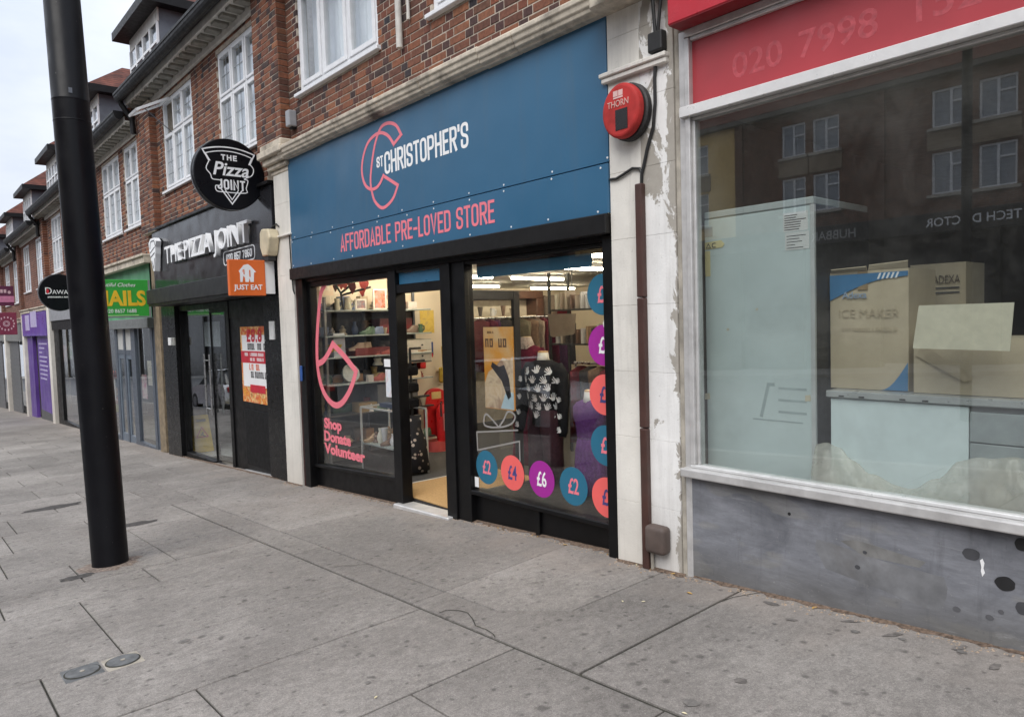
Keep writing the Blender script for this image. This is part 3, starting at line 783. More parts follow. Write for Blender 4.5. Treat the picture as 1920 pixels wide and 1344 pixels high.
MB().box(-2.734, -2.7, 3.76, 3.85, gz(-2.7, 3.75) - .02, 3.62).build('cement_edge', CEMENT, pR, bev=.006)
zz = gz(-8.7, 3.75) - .03
pL = MB().box(-8.85, -8.42, 3.775, 4.1, zz, 3.7).build('pilaster', CEMENT, bA)
z = zz
while z < 3.5:
    t1 = min(z + h, 3.5)
    MB().box(-8.86, -8.405, 3.75, 3.776, z + .0006, t1 - .0006).build('facing_slab', PCRM, pL, bev=.0015); z += h
MB().box(-8.93, -8.38, 3.715, 3.77, 2.72, 2.745).build('moulding', PCRM, pL, bev=.006)
mb = MB()
for (w_, y_, z0_, z1_) in ((0, 3.74, 3.5, 3.56), (.03, 3.70, 3.56, 3.62), (.06, 3.655, 3.62, 3.7), (.1, 3.60, 3.7, 3.79), (.06, 3.63, 3.79, 3.87)):
    mb.box(-8.9 - w_, -8.4 + w_, y_, 3.9, z0_, z1_ - .001)
mb.build('capital', CREAM, pL, bev=.012)
# shop front ironwork
LX0, LX1 = -8.4, -3.275
MB().box(LX0, LX1, 3.70, 3.9, 2.17, 2.305).build('shutter_box', BLACK2, bA, bev=.006)
MB().box(LX0 + .1, LX1 - .1, 3.80, 3.9, 2.13, 2.168).build('shutter_shadow', BLACK, bA)  # black strip standing in for the shadow beneath the shutter box
MAROON = M('maroon_channel', (.05, .012, .012), .5, var=.2, dirt=.2)
MB().box(-8.403, -8.35, 3.78, 3.95, gz(-8.4, 3.8), 2.165).build('side_channel', MAROON, bA)
for a, b in ((-8.348, -8.2), (-3.37, -3.277)):
    MB().box(a, b, 3.765, 3.95, gz(a, 3.8), 2.166).build('shutter_guide', BLACK, bA, bev=.004)
FR0, FR1 = 3.83, 3.92
def bar(x0, x1, z0, z1, nm='frame', y0=FR0, y1=FR1, m=BLACK, par=None): return MB().box(x0, x1, y0, y1, z0, z1).build(nm, m, par or bA, bev=.004)
# left shop window over its stall riser (follows the fall of the street)
MB().hexa(-8.2, -6.3, 3.86, 3.95, gz(-8.2, 3.8) - .02, gz(-6.3, 3.8) - .02, -.125, -.012).build('stall_riser', BLACK, bA)
MB().hexa(-8.2, -6.3, 3.815, 3.95, -.124, -.011, -.085, .028).build('window_sill', BLACK, bA, bev=.006)
bar(-8.2, -8.13, -.08, 2.13); bar(-8.13, -6.3, 2.07, 2.13)
MB().hexa(-8.13, -6.3, 3.862, 3.87, -.075, .034, 2.075, 2.075).build('shop_window_pane', GLASS, bA)
# doorway
bar(-6.3, -6.15, -.25, 2.13, 'door_post', 3.80); bar(-5.385, -5.235, -.22, 2.13, 'door_post', 3.80); bar(-5.2345, -5.04, -.2, 2.13, 'door_post', 3.82)
bar(-6.15, -5.385, 1.9, 1.985, 'door_head', 3.81); bar(-6.15, -5.385, 2.1, 2.13, 'door_head', 3.81)
MB().box(-6.148, -5.387, 3.85, 3.865, 1.987, 2.098).build('transom_panel', M('transom_blue', (.05, .2, .36), .35, var=.05), bA)
MB().hexa(-6.25, -5.3, 3.74, 3.93, gz(-6.25, 3.8) - .05, gz(-5.3, 3.8) - .05, -.222, -.19).build('threshold', THRESH, bA, bev=.008)
# the door leaf stands open inwards against the display
lf = MB(); lx = -5.37
lf.box(lx, lx + .045, 3.93, 4.0, -.17, 1.89); lf.box(lx, lx + .045, 4.64, 4.72, -.17, 1.89); lf.box(lx, lx + .045, 4.0, 4.64, -.17, -.02); lf.box(lx, lx + .045, 4.0, 4.64, 1.8, 1.89)
door = lf.build('door', M('door_grey_black', (.03, .03, .033), .4), bA, bev=.004)
MB().box(lx + .018, lx + .026, 4.0, 4.64, -.02, 1.8).build('pane', GLASS, door)
# right shop window
MB().hexa(-5.04, -3.37, 3.88, 3.95, gz(-5.04, 3.8) - .02, gz(-3.37, 3.8) - .02, .06, .075).build('stall_riser', BLACK, bA)
MB().hexa(-5.04, -3.37, 3.815, 3.95, .061, .076, .1, .115).build('window_sill', BLACK, bA, bev=.006)
bar(-4.24, -4.19, gz(-4.2, 3.8) - .02, .062, 'riser_batten', 3.855, 3.882)
bar(-3.4, -3.37, .115, 2.13); bar(-5.04, -3.4, 2.1, 2.13)
MB().hexa(-5.038, -3.4, 3.862, 3.87, .102, .115, 2.1, 2.1).build('shop_window_pane', GLASS, bA)

# ------------------------------------------------------------------ blue fascia sign
sg = thing('fascia_sign', 'wide blue fascia sign lettered ST CHRISTOPHER\'S above the charity shop', 'sign', (-5.9, 3.75, 2.31))
for a, b in ((-8.4, -5.94), (-5.939, -3.272)):
    MB().box(a, b, 3.745, 3.775, 2.656, 3.655).build('panel', BLUE, sg, bev=.0015)
for a, b in ((-8.385, -5.6), (-5.599, -3.272)):
    MB().box(a, b, 3.735, 3.775, 2.31, 2.646).build('panel', BLUE, sg, bev=.0015)
MB().box(-8.4, -3.272, 3.776, 3.84, 2.31, 3.66).build('backing', BLACK2, sg)
FS = front(3.745); FL = front(3.735)
LA = [(-6.195, 3.057), (-5.938, 2.925), (-6.02, 2.822), (-6.133, 2.765), (-6.242, 2.75), (-6.342, 2.803), (-6.406, 2.879), (-6.447, 3.028), (-6.417, 3.183), (-6.338, 3.379), (-6.235, 3.506), (-6.148, 3.542), (-6.033, 3.533), (-5.924, 3.483), (-5.845, 3.383), (-5.983, 3.321)]
LB = [(-5.983, 3.321), (-6.059, 3.405), (-6.138, 3.454), (-6.227, 3.481), (-6.341, 3.476), (-6.468, 3.432), (-6.56, 3.334), (-6.61, 3.209), (-6.597, 3.098), (-6.539, 3.011), (-6.435, 2.962), (-6.329, 2.965), (-6.25, 3.005), (-6.195, 3.057)]
def smooth_path(pts, keep=()):
    out = []
    n = len(pts)
    for i in range(n - 1):
        p0, p1, p2, p3 = pts[max(0, i - 1)], pts[i], pts[i + 1], pts[min(n - 1, i + 2)]
        if i in keep: p0 = p1
        if i + 1 in keep: p3 = p2
        for k in range(4):
            t = k / 4
            out.append(tuple(.5 * (2 * p1[j] + (p2[j] - p0[j]) * t + (2 * p0[j] - 5 * p1[j] + 4 * p2[j] - p3[j]) * t * t + (3 * p1[j] - p0[j] - 3 * p2[j] + p3[j]) * t ** 3) for j in (0, 1)))
    return out + [pts[-1]]
mb = MB().stroke(FS, smooth_path(LA, (0, 1, 14)), .032, 0, .0015); mb.stroke(FS, smooth_path(LB), .032, 0, .0022)
mb.build('logo', PINK, sg)
mb = MB(); letters(mb, FS, "CHRISTOPHER'S", -6.165, 3.062, .215, .1, .028, .0135, 0, .0012, fit=1.355)
mb.build('lettering', WHITEV, sg)
mb = MB(); letters(mb, FS, 'ST', -6.315, 3.152, .105, .06, .018, .008, 0, .0012, fit=.125); mb.build('lettering', WHITEV, sg)
mb = MB(); letters(mb, FL, 'AFFORDABLE PRE-LOVED STORE', -7.12, 2.392, .187, .1, .0245, .016, 0, .0012, fit=2.63); mb.build('lettering', PINK, sg)
SCREW = M('screw_head', (.7, .72, .75), .4)
me = MB().disc(front(0), 0, 0, .008, .008, 0, .003, 8).mesh('screw'); me.materials.append(SCREW)
for zz_, fy, xs_ in ((3.63, 3.745, 11), (2.68, 3.745, 11), (2.625, 3.735, 11), (2.335, 3.735, 11)):
    for i in range(xs_):
        o = bpy.data.objects.new('screw', me); COL.objects.link(o); o.location = (-8.33 + i * .5 + random.uniform(-.05, .05), fy, zz_ + random.uniform(-.006, .006)); adopt(o, sg)

# small fittings on the front
t = thing('cctv_housing', 'small grey box fixed at the foot of the brick pier above the cream cornice', 'box', (-8.3, 3.8, 4.0))
MB().box(-8.36, -8.25, 3.72, 3.82, 4.0, 4.19).build('housing', M('grey_plastic', (.3, .31, .33), .5), t, bev=.012, seg=2)
MB().box(-8.34, -8.27, 3.76, 3.83, 3.975, 3.999).build('bracket', GUTTER, t)
PIPEW = M('pipe_offwhite', (.6, .58, .54), .6, dirt=.3)
tag(MB().tube([(-5.875, 3.78, 5.8), (-5.87, 3.78, 4.2)], .032, 12).build('waste_pipe', PIPEW, None, smooth=True), 'long off-white pipe running down the brick wall between the upper windows', 'pipe')
tag(MB().tube([(-5.735, 3.795, 5.8), (-5.725, 3.795, 4.42)], .016, 10).build('waste_pipe', PIPEW, None, smooth=True), 'short thin pipe just right of the long off-white pipe', 'pipe')
# upper street fitting cut by the top of the picture
t = thing('floodlight', 'grey fitting jutting out above the right end of the blue sign', 'lamp', (-3.1, 3.6, 3.63))
MB().ball((-3.08, 3.45, 3.7), .2, .13, .075, 16, 8).build('body', M('grey_fitting', (.28, .27, .26), .5, dirt=.3), t, smooth='all')
MB().box(-3.12, -3.04, 3.5, 3.62, 3.68, 3.74).build('bracket', GUTTER, t)
# ------------------------------------------------------------------ alarm bell, cables, conduit on the white pilaster
t = thing('alarm_bell', 'round red alarm bell box on the white pilaster beside the blue sign', 'alarm', (-3.08, 3.75, 2.93))
REDP = M('bell_red_plastic', (.42, .035, .032), .7, var=.25, dirt=.3, spec=.25)
f = front(3.75)
MB().disc(f, -3.06, 2.93, .165, .185, -.002, .055, 40).build('back_plate', M('bell_back', (.03, .028, .028), .6), t, bev=.01)
MB().disc(f, -3.065, 2.93, .156, .175, .055, .125, 40).build('cover', REDP, t, bev=.022, seg=3)
fb = front(3.75 - .125)
MB().fbox(fb, -3.1, -3.0, 2.805, 2.935, 0, .003).build('window', M('bell_black_label', (.012, .012, .014), .3), t)
typed('THORN', fb, -3.075, 2.955, .06, M('bell_letter', (.6, .36, .32), .5), t, sx=.85, align='CENTER')
mb = MB()
for i in (0, 1): mb.fbox(fb, -3.115 + i * .042, -3.078 + i * .042, 3.022, 3.058, 0, .002)
mb.fbox(fb, -3.115, -3.036, 3.008, 3.018, 0, .002); mb.build('emblem', M('bell_letter2', (.68, .45, .42), .5), t)
CABLE = M('cable_black', (.014, .014, .014), .55, var=.2)
t = thing('junction_box', 'small black junction box at the top of the white pilaster', 'box', (-2.83, 3.72, 3.25))
MB().box(-2.885, -2.772, 3.69, 3.749, 3.245, 3.37).build('box_body', CABLE, t, bev=.012, seg=2)
for s_, e_ in (((-2.875, 3.7, 3.9), (-2.84, 3.715, 3.36)), ((-2.86, 3.68, 3.9), (-2.83, 3.705, 3.36)), ((-2.735, 3.69, 3.9), (-2.815, 3.71, 3.36))):
    m_ = [(s_[i] * .5 + e_[i] * .5) + (.012 if i == 0 else -.01) for i in range(3)]
    MB().tube([s_, m_, e_], .011, 8).build('cable_tail', CABLE, t, smooth=True)
pts = [(-2.85, 3.735, 3.25), (-2.868, 3.738, 3.1), (-2.866, 3.736, 2.95), (-2.885, 3.737, 2.8), (-2.935, 3.738, 2.68), (-2.965, 3.738, 2.58), (-2.985, 3.737, 2.52), (-2.99, 3.736, 2.42)]
tag(MB().tube(pts, .011, 8).build('cable', CABLE, None, smooth=True), 'black cable dropping past the red bell from the junction box', 'cable')
pts = [(-3.262, 3.742, 2.532), (-3.2, 3.738, 2.528), (-3.14, 3.736, 2.545), (-3.06, 3.737, 2.572), (-3.0, 3.737, 2.56), (-2.985, 3.735, 2.53)]
tag(MB().tube(pts, .009, 8).build('cable', CABLE, None, smooth=True), 'short black cable crossing the pilaster from the blue sign', 'cable')
TRUNK = M('conduit_brown', (.06, .026, .02), .5, var=.2, dirt=.2)
t = thing('conduit', 'tall dark brown conduit running down the middle of the white pilaster', 'conduit', (-2.99, 3.74, gz(-3, 3.75)))
z = gz(-2.98, 3.75) + .0
for a, b in ((z, .86), (.865, 1.72), (1.725, 2.46)):
    MB().box(-3.022, -2.966, 3.705, 3.75, a, b).build('length', TRUNK, t, bev=.008, seg=2)
t = thing('utility_box', 'brown rounded utility box low on the pilaster beside the conduit', 'box', (-2.9, 3.7, .05))
MB().box(-2.965, -2.806, 3.655, 3.75, .05, .235).build('housing', M('utility_brown', (.095, .07, .06), .6, var=.2, dirt=.35), t, bev=.03, seg=3, smooth='all')
MB().tube([(-2.95, 3.725, .06), (-2.95, 3.727, gz(-2.95, 3.75))], .012, 8).build('feed_pipe', CEMENT, t)
# beige box on the far pilaster
t = thing('beige_alarm_box', 'cream tapered alarm box on the white pilaster left of the blue sign', 'alarm', (-8.93, 3.7, 2.5))
mb = MB(); fr = front(3.745)
mb.poly(fr, [(-9.05, 2.62), (-9.04, 2.8), (-8.98, 2.85), (-8.78, 2.83), (-8.73, 2.72), (-8.79, 2.56), (-8.83, 2.5), (-8.98, 2.5)], 0, .14)
mb.build('cover', M('beige_plastic', (.6, .52, .36), .5, var=.15, dirt=.15), t, bev=.02, seg=2)
MB().fbox(fr, -8.99, -8.84, 2.44, 2.499, .02, .12).build('base', CABLE, t, bev=.006)
pts = [(-8.74, 3.74, 2.86), (-8.8, 3.735, 2.9), (-8.93, 3.735, 2.88), (-9.06, 3.735, 2.8), (-9.09, 3.737, 2.6), (-9.08, 3.737, 2.42)]
tag(MB().tube(pts, .009, 8).build('cable', CABLE, None, smooth=True), 'thin dark cable looped over the cream alarm box', 'cable')
tag(MB().tube([(-8.43, 3.735, 2.74), (-8.415, 3.735, 2.3), (-8.4, 3.74, 2.05), (-8.385, 3.75, 2.0)], .008, 8).build('cable', CABLE, None, smooth=True), 'thin cable down the right edge of the far white pilaster', 'cable')
tag(MB().box(-8.33, -8.28, 3.74, 3.765, .93, 1.12).build('blue_tag', M('blue_plastic', (.03, .09, .3), .5), None, bev=.008), 'small blue plastic fitting on the black shutter guide left of the shop window', 'fitting')

# ------------------------------------------------------------------ the closed shop on the right
bB = thing('vacant_shop_building', 'shop on the right with aluminium window frame over a grey stall riser', 'building', (.5, 3.9, gz(.5, 3.9)))
YB = 3.76
XE = 3.6
def fb_(x0, x1, z0, z1, nm='frame', y0=YB, y1=YB + .075, m=ALU): return MB().box(x0, x1, y0, y1, z0, z1).build(nm, m, bB, bev=.004)
fb_(-2.7, -2.655, gz(-2.7, 3.75) - .02, 3.33); fb_(-2.654, -2.62, .66, 3.28, 'frame', YB - .012)
fb_(-2.654, XE, 3.285, 3.33, 'frame', YB - .01); fb_(-2.62, XE, 3.262, 3.284, 'frame', YB + .004)
fb_(-2.68, XE, 2.805, 2.868, 'transom_bar', YB - .035, YB + .07, M('alu_bright', (.74, .73, .72), .35, metal=.2, var=.06, dirt=.15)); fb_(-2.62, XE, 2.785, 2.804, 'frame', YB + .01)
fb_(-2.62, -2.6, .66, 2.785, 'frame', YB + .012)
MB().box(-2.7, XE, YB - .06, YB + .07, .585, .64).build('window_sill', ALU, bB, bev=.008, seg=2)
MB().box(-2.655, XE, YB - .01, YB + .07, .641, .66).build('frame', M('alu_bright2', (.7, .7, .69), .35, metal=.2, dirt=.2), bB, bev=.003)
RISER = riser_mat()
MB().hexa(-2.655, XE, YB + .005, YB + .1, gz(-2.655, 3.75) - .03, gz(XE, 3.75) - .03, .584, .584).build('stall_riser', RISER, bB)
rs = MB(); fr = front(YB + .005); SPOT = M('riser_black_paint', (.012, .012, .013), .6, var=.3)
def blob(mb, a, b, ra, rb, d, seed):
    rn = random.Random(seed); n = 34; ph = [rn.uniform(0, 6.28) for _ in range(3)]
    mb.poly(fr, [(a + ra * (1 + .03 * math.sin(3 * t_ + ph[0]) + .03 * math.sin(7 * t_ + ph[1])) * math.cos(t_), b + rb * (1 + .04 * math.sin(4 * t_ + ph[2])) * math.sin(t_)) for t_ in [6.283 * i / n for i in range(n)]], 0, d)
for i, (a, b, ra, rb) in enumerate([(-.97, .335, .04, .033), (-.905, .53, .03, .03), (-2.007, .463, .009, .009)]): rs = MB(); blob(rs, a, b, ra, rb, .002, i); rs.build('paint_spot', SPOT, bB)
for i, (a, b, ra, rb) in enumerate([(-1.106, .44, .036, .028), (-.9, .24, .03, .03), (-1.63, .25, .014, .011), (-1.592, .337, .011, .009), (-.87, .44, .025, .02)]): rs = MB(); blob(rs, a, b, ra, rb, .0016, 20 + i); rs.build('paint_spot', M('riser_grey_spot', (.055, .056, .062), .6, var=.3), bB)
for i, (a, b, ra, rb) in enumerate([(-1.166, .16, .017, .013), (-1.03, .16, .017, .013), (-.985, .2, .012, .01)]): rs = MB(); blob(rs, a, b, ra, rb, .0018, 40 + i); rs.build('paint_spot', M('riser_pale_spot', (.1, .1, .108), .6), bB)
GP = [M('riser_patch_pale', (.18, .183, .192), .62, var=.3, scale=7, dirt=.5), M('riser_patch_warm', (.185, .183, .178), .65, var=.3, scale=9, dirt=.5)]
for i_, pg in enumerate(([(-1.86, .3), (-1.85, .352), (-1.78, .35), (-1.5, .312), (-1.22, .3), (-1.205, .25), (-1.21, .2), (-1.235, .13), (-1.3, .125), (-1.5, .16), (-1.8, .2)], [(-1.72, .372), (-1.64, .392), (-1.55, .385), (-1.3, .355), (-1.33, .32), (-1.6, .318)])):
    MB().poly(fr, pg, 0, .0004 + .0002 * i_).build('old_paint_patch', GP[i_], bB)
MB().poly(fr, [(-1.07, .42), (-1.06, .43), (-1.052, .41), (-1.056, .385), (-1.05, .365), (-1.06, .345), (-1.066, .37), (-1.064, .39)], 0, .0025).build('white_drip', WHITEV, bB)
MB().hexa(-2.6, XE, YB + .03, YB + .036, .66, .66, 2.786, 2.786).build('shop_window_pane', GLASS_D, bB)
RPAN = M('red_panel', (.4, .045, .056), .45, var=.1, scale=2, dirt=.08)
pn = thing('number_panel', 'faded red transom panel with ghost phone number over the closed shop window', 'panel', (0, 3.78, 2.87))
MB().box(-2.62, XE, YB + .03, YB + .04, 2.869, 3.262).build('panel', RPAN, pn)
GN = M('ghost_number', (.46, .075, .09), .5, var=.25, scale=25)
typed('020', front(YB + .03), -2.35, 2.965, .2, GN, pn, sx=1.06, ext=.0002, d=.0002, bold=.012, name='number')
typed('7998', front(YB + .03), -1.95, 2.965, .2, GN, pn, sx=1.06, ext=.0002, d=.0002, bold=.012, name='number')
typed('152', front(YB + .03), -1.395, 2.965, .2, GN, pn, sx=1.06, ext=.0002, d=.0002, bold=.012, name='number')
rb = thing('red_fascia_box', 'bright red projecting fascia box at the top right corner', 'sign', (0, 3.6, 3.3))
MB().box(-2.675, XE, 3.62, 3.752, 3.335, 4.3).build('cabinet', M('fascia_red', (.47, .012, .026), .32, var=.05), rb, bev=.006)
MB().box(-2.67, XE, 3.625, 3.751, 3.3305, 3.3345).build('underside', M('fascia_red_shaded', (.22, .01, .016), .5), rb)  # darker copy of the fascia red: the underside's shade is in the colour
# upper wall above the closed shop
wB = wall_body(bB, -2.71, XE, 4.31, 5.9, YW + .005, [], MORTAR); lay_bricks(bricks_of(-2.71, XE, 4.32, 5.88, YW, []), wB, 0)
eaves(bB, -2.69, XE, 6.02, single=False)
# its inside
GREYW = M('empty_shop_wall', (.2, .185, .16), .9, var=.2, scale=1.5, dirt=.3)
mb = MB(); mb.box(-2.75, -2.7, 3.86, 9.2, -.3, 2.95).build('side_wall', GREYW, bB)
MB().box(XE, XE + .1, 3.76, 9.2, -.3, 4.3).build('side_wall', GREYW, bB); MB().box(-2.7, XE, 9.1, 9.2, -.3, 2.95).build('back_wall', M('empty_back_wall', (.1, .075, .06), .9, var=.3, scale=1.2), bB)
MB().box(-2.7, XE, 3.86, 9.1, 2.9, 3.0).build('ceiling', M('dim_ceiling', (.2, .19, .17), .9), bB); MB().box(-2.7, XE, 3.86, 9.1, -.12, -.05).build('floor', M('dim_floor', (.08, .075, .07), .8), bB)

# contents of the closed shop
STEEL = M('fridge_steel', (.58, .67, .67), .45, metal=.15, var=.08, scale=2.5, dirt=.12)
fg = thing('steel_fridge', 'tall grey-green steel fridge with its back to the shop window', 'fridge', (-2.3, 4.3, -.05))
FY = 3.95
MB().box(-2.665, -1.94, FY, 4.65, .02, 2.2).build('body', STEEL, fg, bev=.008)
MB().box(-2.66, -1.945, FY - .004, 4.66, 2.201, 2.245).build('top_panel', M('fridge_top', (.42, .47, .47), .45, var=.06), fg, bev=.006)
MB().box(-1.9395, -1.936, FY + .012, 4.648, .03, 2.2).build('side_shade', M('fridge_side_shaded', (.025, .026, .028), .6), fg)  # dark sheet: shade on the fridge's side put into the colour
MB().box(-1.962, -1.937, FY - .008, FY + .01, .03, 2.2).build('corner_strip', M('fridge_trim', (.5, .52, .52), .4), fg)
for a, b in ((-2.6, 4.05), (-2.02, 4.05), (-2.6, 4.55), (-2.02, 4.55)): MB().box(a - .03, a + .03, b - .03, b + .03, -.05, .02).build('foot', CABLE, fg)
PAPER = M('label_paper', (.66, .67, .66), .8, var=.08)
INK = M('label_ink', (.06, .06, .065), .8)
ff = front(FY)
MB().fbox(ff, -2.125, -1.978, 2.06, 2.17, 0, .002).build('label_sheet', PAPER, fg); MB().fbox(ff, -2.115, -1.97, 1.955, 2.055, 0, .0025).build('label_sheet', PAPER, fg)
mb = MB()
for i in range(7): mb.fbox(ff, -2.118, -2.118 + random.uniform(.04, .13), 2.07 + i * .0135, 2.075 + i * .0135, .002, .0028)
mb.build('print', INK, fg); mb = MB()
for i in range(5): mb.fbox(ff, -2.105, -2.105 + random.uniform(.05, .12), 1.965 + i * .017, 1.969 + i * .017, .0025, .0033)
mb.build('print', INK, fg)
YTAPE = M('warning_tape', (.62, .55, .3), .7, var=.1)
mb = MB().poly(ff, [(-2.658, 2.055), (-2.54, 2.06), (-2.515, 2.035), (-2.53, 2.015), (-2.656, 2.01)], 0, .004); mb.build('warning_label', YTAPE, fg)
mb = MB(); mb.stroke(ff, [(-2.645, 2.018), (-2.63, 2.046), (-2.615, 2.018)], .005, .004, .005, closed=True); mb.build('warning_mark', INK, fg)
mb = MB(); mb.stroke(ff, round_path([(-2.58, 2.045), (-2.602, 2.045, .02), (-2.602, 2.02, .02), (-2.58, 2.02)]), .006, .004, .005); mb.build('warning_mark', INK, fg)
MB().fbox(ff, -2.658, -2.62, 1.84, 2.0, 0, .002).build('warning_label', YTAPE, fg)
MB().fbox(ff, -2.658, -2.6, 2.09, 2.15, 0, .002).build('label_sheet', M('label_grey', (.4, .42, .42), .7), fg)
GHOST = M('fridge_stain', (.36, .425, .43), .6)
mb = MB(); mb.stroke(ff, [(-2.28, .97), (-2.23, 1.17), (-2.19, 1.17)], .02, 0, .0008, cap=False); mb.build('ghost_print', GHOST, fg)
for b in (1.15, 1.08, 1.01): MB().stroke(ff, [(-2.16, b), (-2.0, b)], .014, 0, .0008).build('ghost_print', GHOST, fg)
MB().stroke(ff, [(-2.33, .955), (-2.02, .955)], .008, 0, .0012).build('ghost_print', GHOST, fg)
tp = [(-2.655, 1.07, .02), (-1.985, 1.1, .018), (-2.5, 1.5, .008), (-2.3, 1.62, .007)]
for a, b, r_ in tp: MB().poly(ff, [(a - r_, b - r_), (a + r_, b - r_ * .7), (a + r_ * .8, b + r_ * 1.2), (a - r_ * .9, b + r_)], 0, .002).build('tape_scrap', M('tape_scrap', (.55, .5, .38), .6), fg)
CARD = M('cardboard', (.52, .44, .315), .85, var=.1, scale=5, dirt=.1)
CBLUE = M('carton_blue', (.05, .19, .38), .6, var=.08)
CFAINT = M('carton_faint', (.46, .385, .27), .85)
cb = thing('cardboard_carton', 'tall cardboard carton with blue printed corners beside the fridge', 'carton', (-1.72, 4.3, 1.13))
CX0, CX1, CY_, CZ0, CZ1 = -1.928, -1.506, 4.11, 1.153, 1.815
def carton(par, x0, x1, y0, y1, z0, z1, seed):
    """a carton with slightly bowed, dented faces"""
    rn = random.Random(seed); n = 8; mb = MB()
    def face(fr, a0, a1, b0, b1):
        vs = []
        for i in range(n + 1):
            for j in range(n + 1):
                u, v = i / n, j / n; e = min(u, 1 - u, v, 1 - v)
                vs.append(fr.p(a0 + (a1 - a0) * u, b0 + (b1 - b0) * v, (.006 * math.sin(u * 5 + seed) * math.sin(v * 4) + rn.uniform(-.0015, .0015)) * min(1, e * 4)))
        mb.add(vs, [(i * (n + 1) + j, (i + 1) * (n + 1) + j, (i + 1) * (n + 1) + j + 1, i * (n + 1) + j + 1) for i in range(n) for j in range(n)])
    face(front(y0), x0, x1, z0, z1); face(side(x1), y0, y1, z0, z1)
    mb.quad((x0, y0, z1), (x1, y0, z1), (x1, y1, z1), (x0, y1, z1)); mb.quad((x0, y1, z0), (x0, y0, z0), (x0, y0, z1), (x0, y1, z1)); mb.quad((x1, y1, z0), (x0, y1, z0), (x0, y1, z1), (x1, y1, z1))
    return mb.build('carton_body', CARD, par, smooth=True)
carton(cb, CX0, CX1, CY_, 4.5, CZ0, CZ1, 1)
fc = front(CY_ - .006); cw = CX1 - CX0
MB().poly(fc, [(CX0 + .001, 1.655)] + [(CX0 + .001 + .37 * (i / 10), 1.655 + .115 * math.sin(i / 10 * math.pi / 2)) for i in range(1, 11)] + [(CX1 - .001, 1.775), (CX1 - .001, 1.8), (CX0 + .001, 1.8)], 0, .0015).build('blue_print', CBLUE, cb)
MB().poly(fc, [(CX1 - .001, CZ0 + .002), (CX1 - .001, 1.31)] + [(CX1 - .001 - .14 * i / 6, 1.31 - .155 * math.sin(i / 6 * math.pi / 2)) for i in range(1, 7)], 0, .0015).build('blue_print', CBLUE, cb)
for i in range(5): MB().poly(fc, [(-1.665 + i * .023, 1.765), (-1.655 + i * .023, 1.765), (-1.642 + i * .023, 1.797), (-1.652 + i * .023, 1.797)], .0015, .0025).build('white_stripe', WHITEV, cb)
typed('Adexa', fc, -1.855, 1.665, .055, M('carton_pale_blue', (.3, .38, .5), .7), cb, sx=.95, bold=.01)
typed('ICE MAKER', fc, -1.88, 1.555, .07, CFAINT, cb, sx=.95, bold=0, ext=.0003, d=.0002)
mb = MB(); greek(mb, fc, -1.86, 1.48, .3, .018, 16, 0, .0006); mb.build('small_print', CFAINT, cb)
MB().fbox(fc, -1.77, -1.715, 1.71, 1.814, 0, .001).build('tape', M('parcel_tape', (.33, .24, .14), .4), cb)
for a_, b_, c_ in ((CX0 + .005, -1.722, .05), (-1.716, CX1 - .005, .09)):
    MB().add([(a_, CY_, CZ1 + .001), (b_, CY_, CZ1 + .001), (b_ + .01, CY_ - .05 + c_ * .3, CZ1 + c_ * .4), (a_ + .01, CY_ - .04 + c_ * .3, CZ1 + c_ * .3), (a_, CY_ + .004, CZ1 + .005), (b_, CY_ + .004, CZ1 + .005), (b_ + .01, CY_ - .046 + c_ * .3, CZ1 + .004 + c_ * .4), (a_ + .01, CY_ - .036 + c_ * .3, CZ1 + .004 + c_ * .3)], [(0, 3, 2, 1), (4, 5, 6, 7), (0, 1, 5, 4), (1, 2, 6, 5), (2, 3, 7, 6), (3, 0, 4, 7)]).build('carton_flap', CARD, cb)
c2 = thing('cardboard_carton', 'brown carton behind the blue-cornered one, printed ADEXA in black', 'carton', (-1.55, 5.0, 1.1))
carton(c2, -1.72, -1.42, 4.72, 5.05, 1.13, 1.86, 2)
typed('ADEXA', front(4.712), -1.59, 1.74, .07, M('carton_ink', (.16, .13, .1), .85), c2, sx=.62, bold=.0, name='black_print')
for i in range(2): MB().fbox(front(4.712), -1.59, -1.45, 1.71 - i * .028, 1.718 - i * .028, 0, .001).build('black_line', INK, c2)
c3 = thing('cardboard_carton', 'low plain carton behind the cream sheet stuck to the glass', 'carton', (-1.1, 4.3, 1.13))
carton(c3, -1.47, -.68, 4.08, 4.5, 1.153, 1.44, 3)
MB().poly(front(4.073), [(-1.42, 1.41), (-1.46, 1.35), (-1.23, 1.22), (-1.19, 1.235)], 0, .001).build('reflection_streak', M('card_reflection', (.48, .4, .28), .8), c3)  # diagonal reflection put into the carton's colour as a flat strip
tag(MB().poly(front(3.835), [(-1.357, 1.612), (-.96, 1.612), (-.975, 1.392), (-1.385, 1.4)], 0, .004).build('cream_sheet', M('cream_card', (.68, .64, .5), .8, var=.08, scale=20)), 'blank cream card sheet stuck inside the closed shop window', 'card')
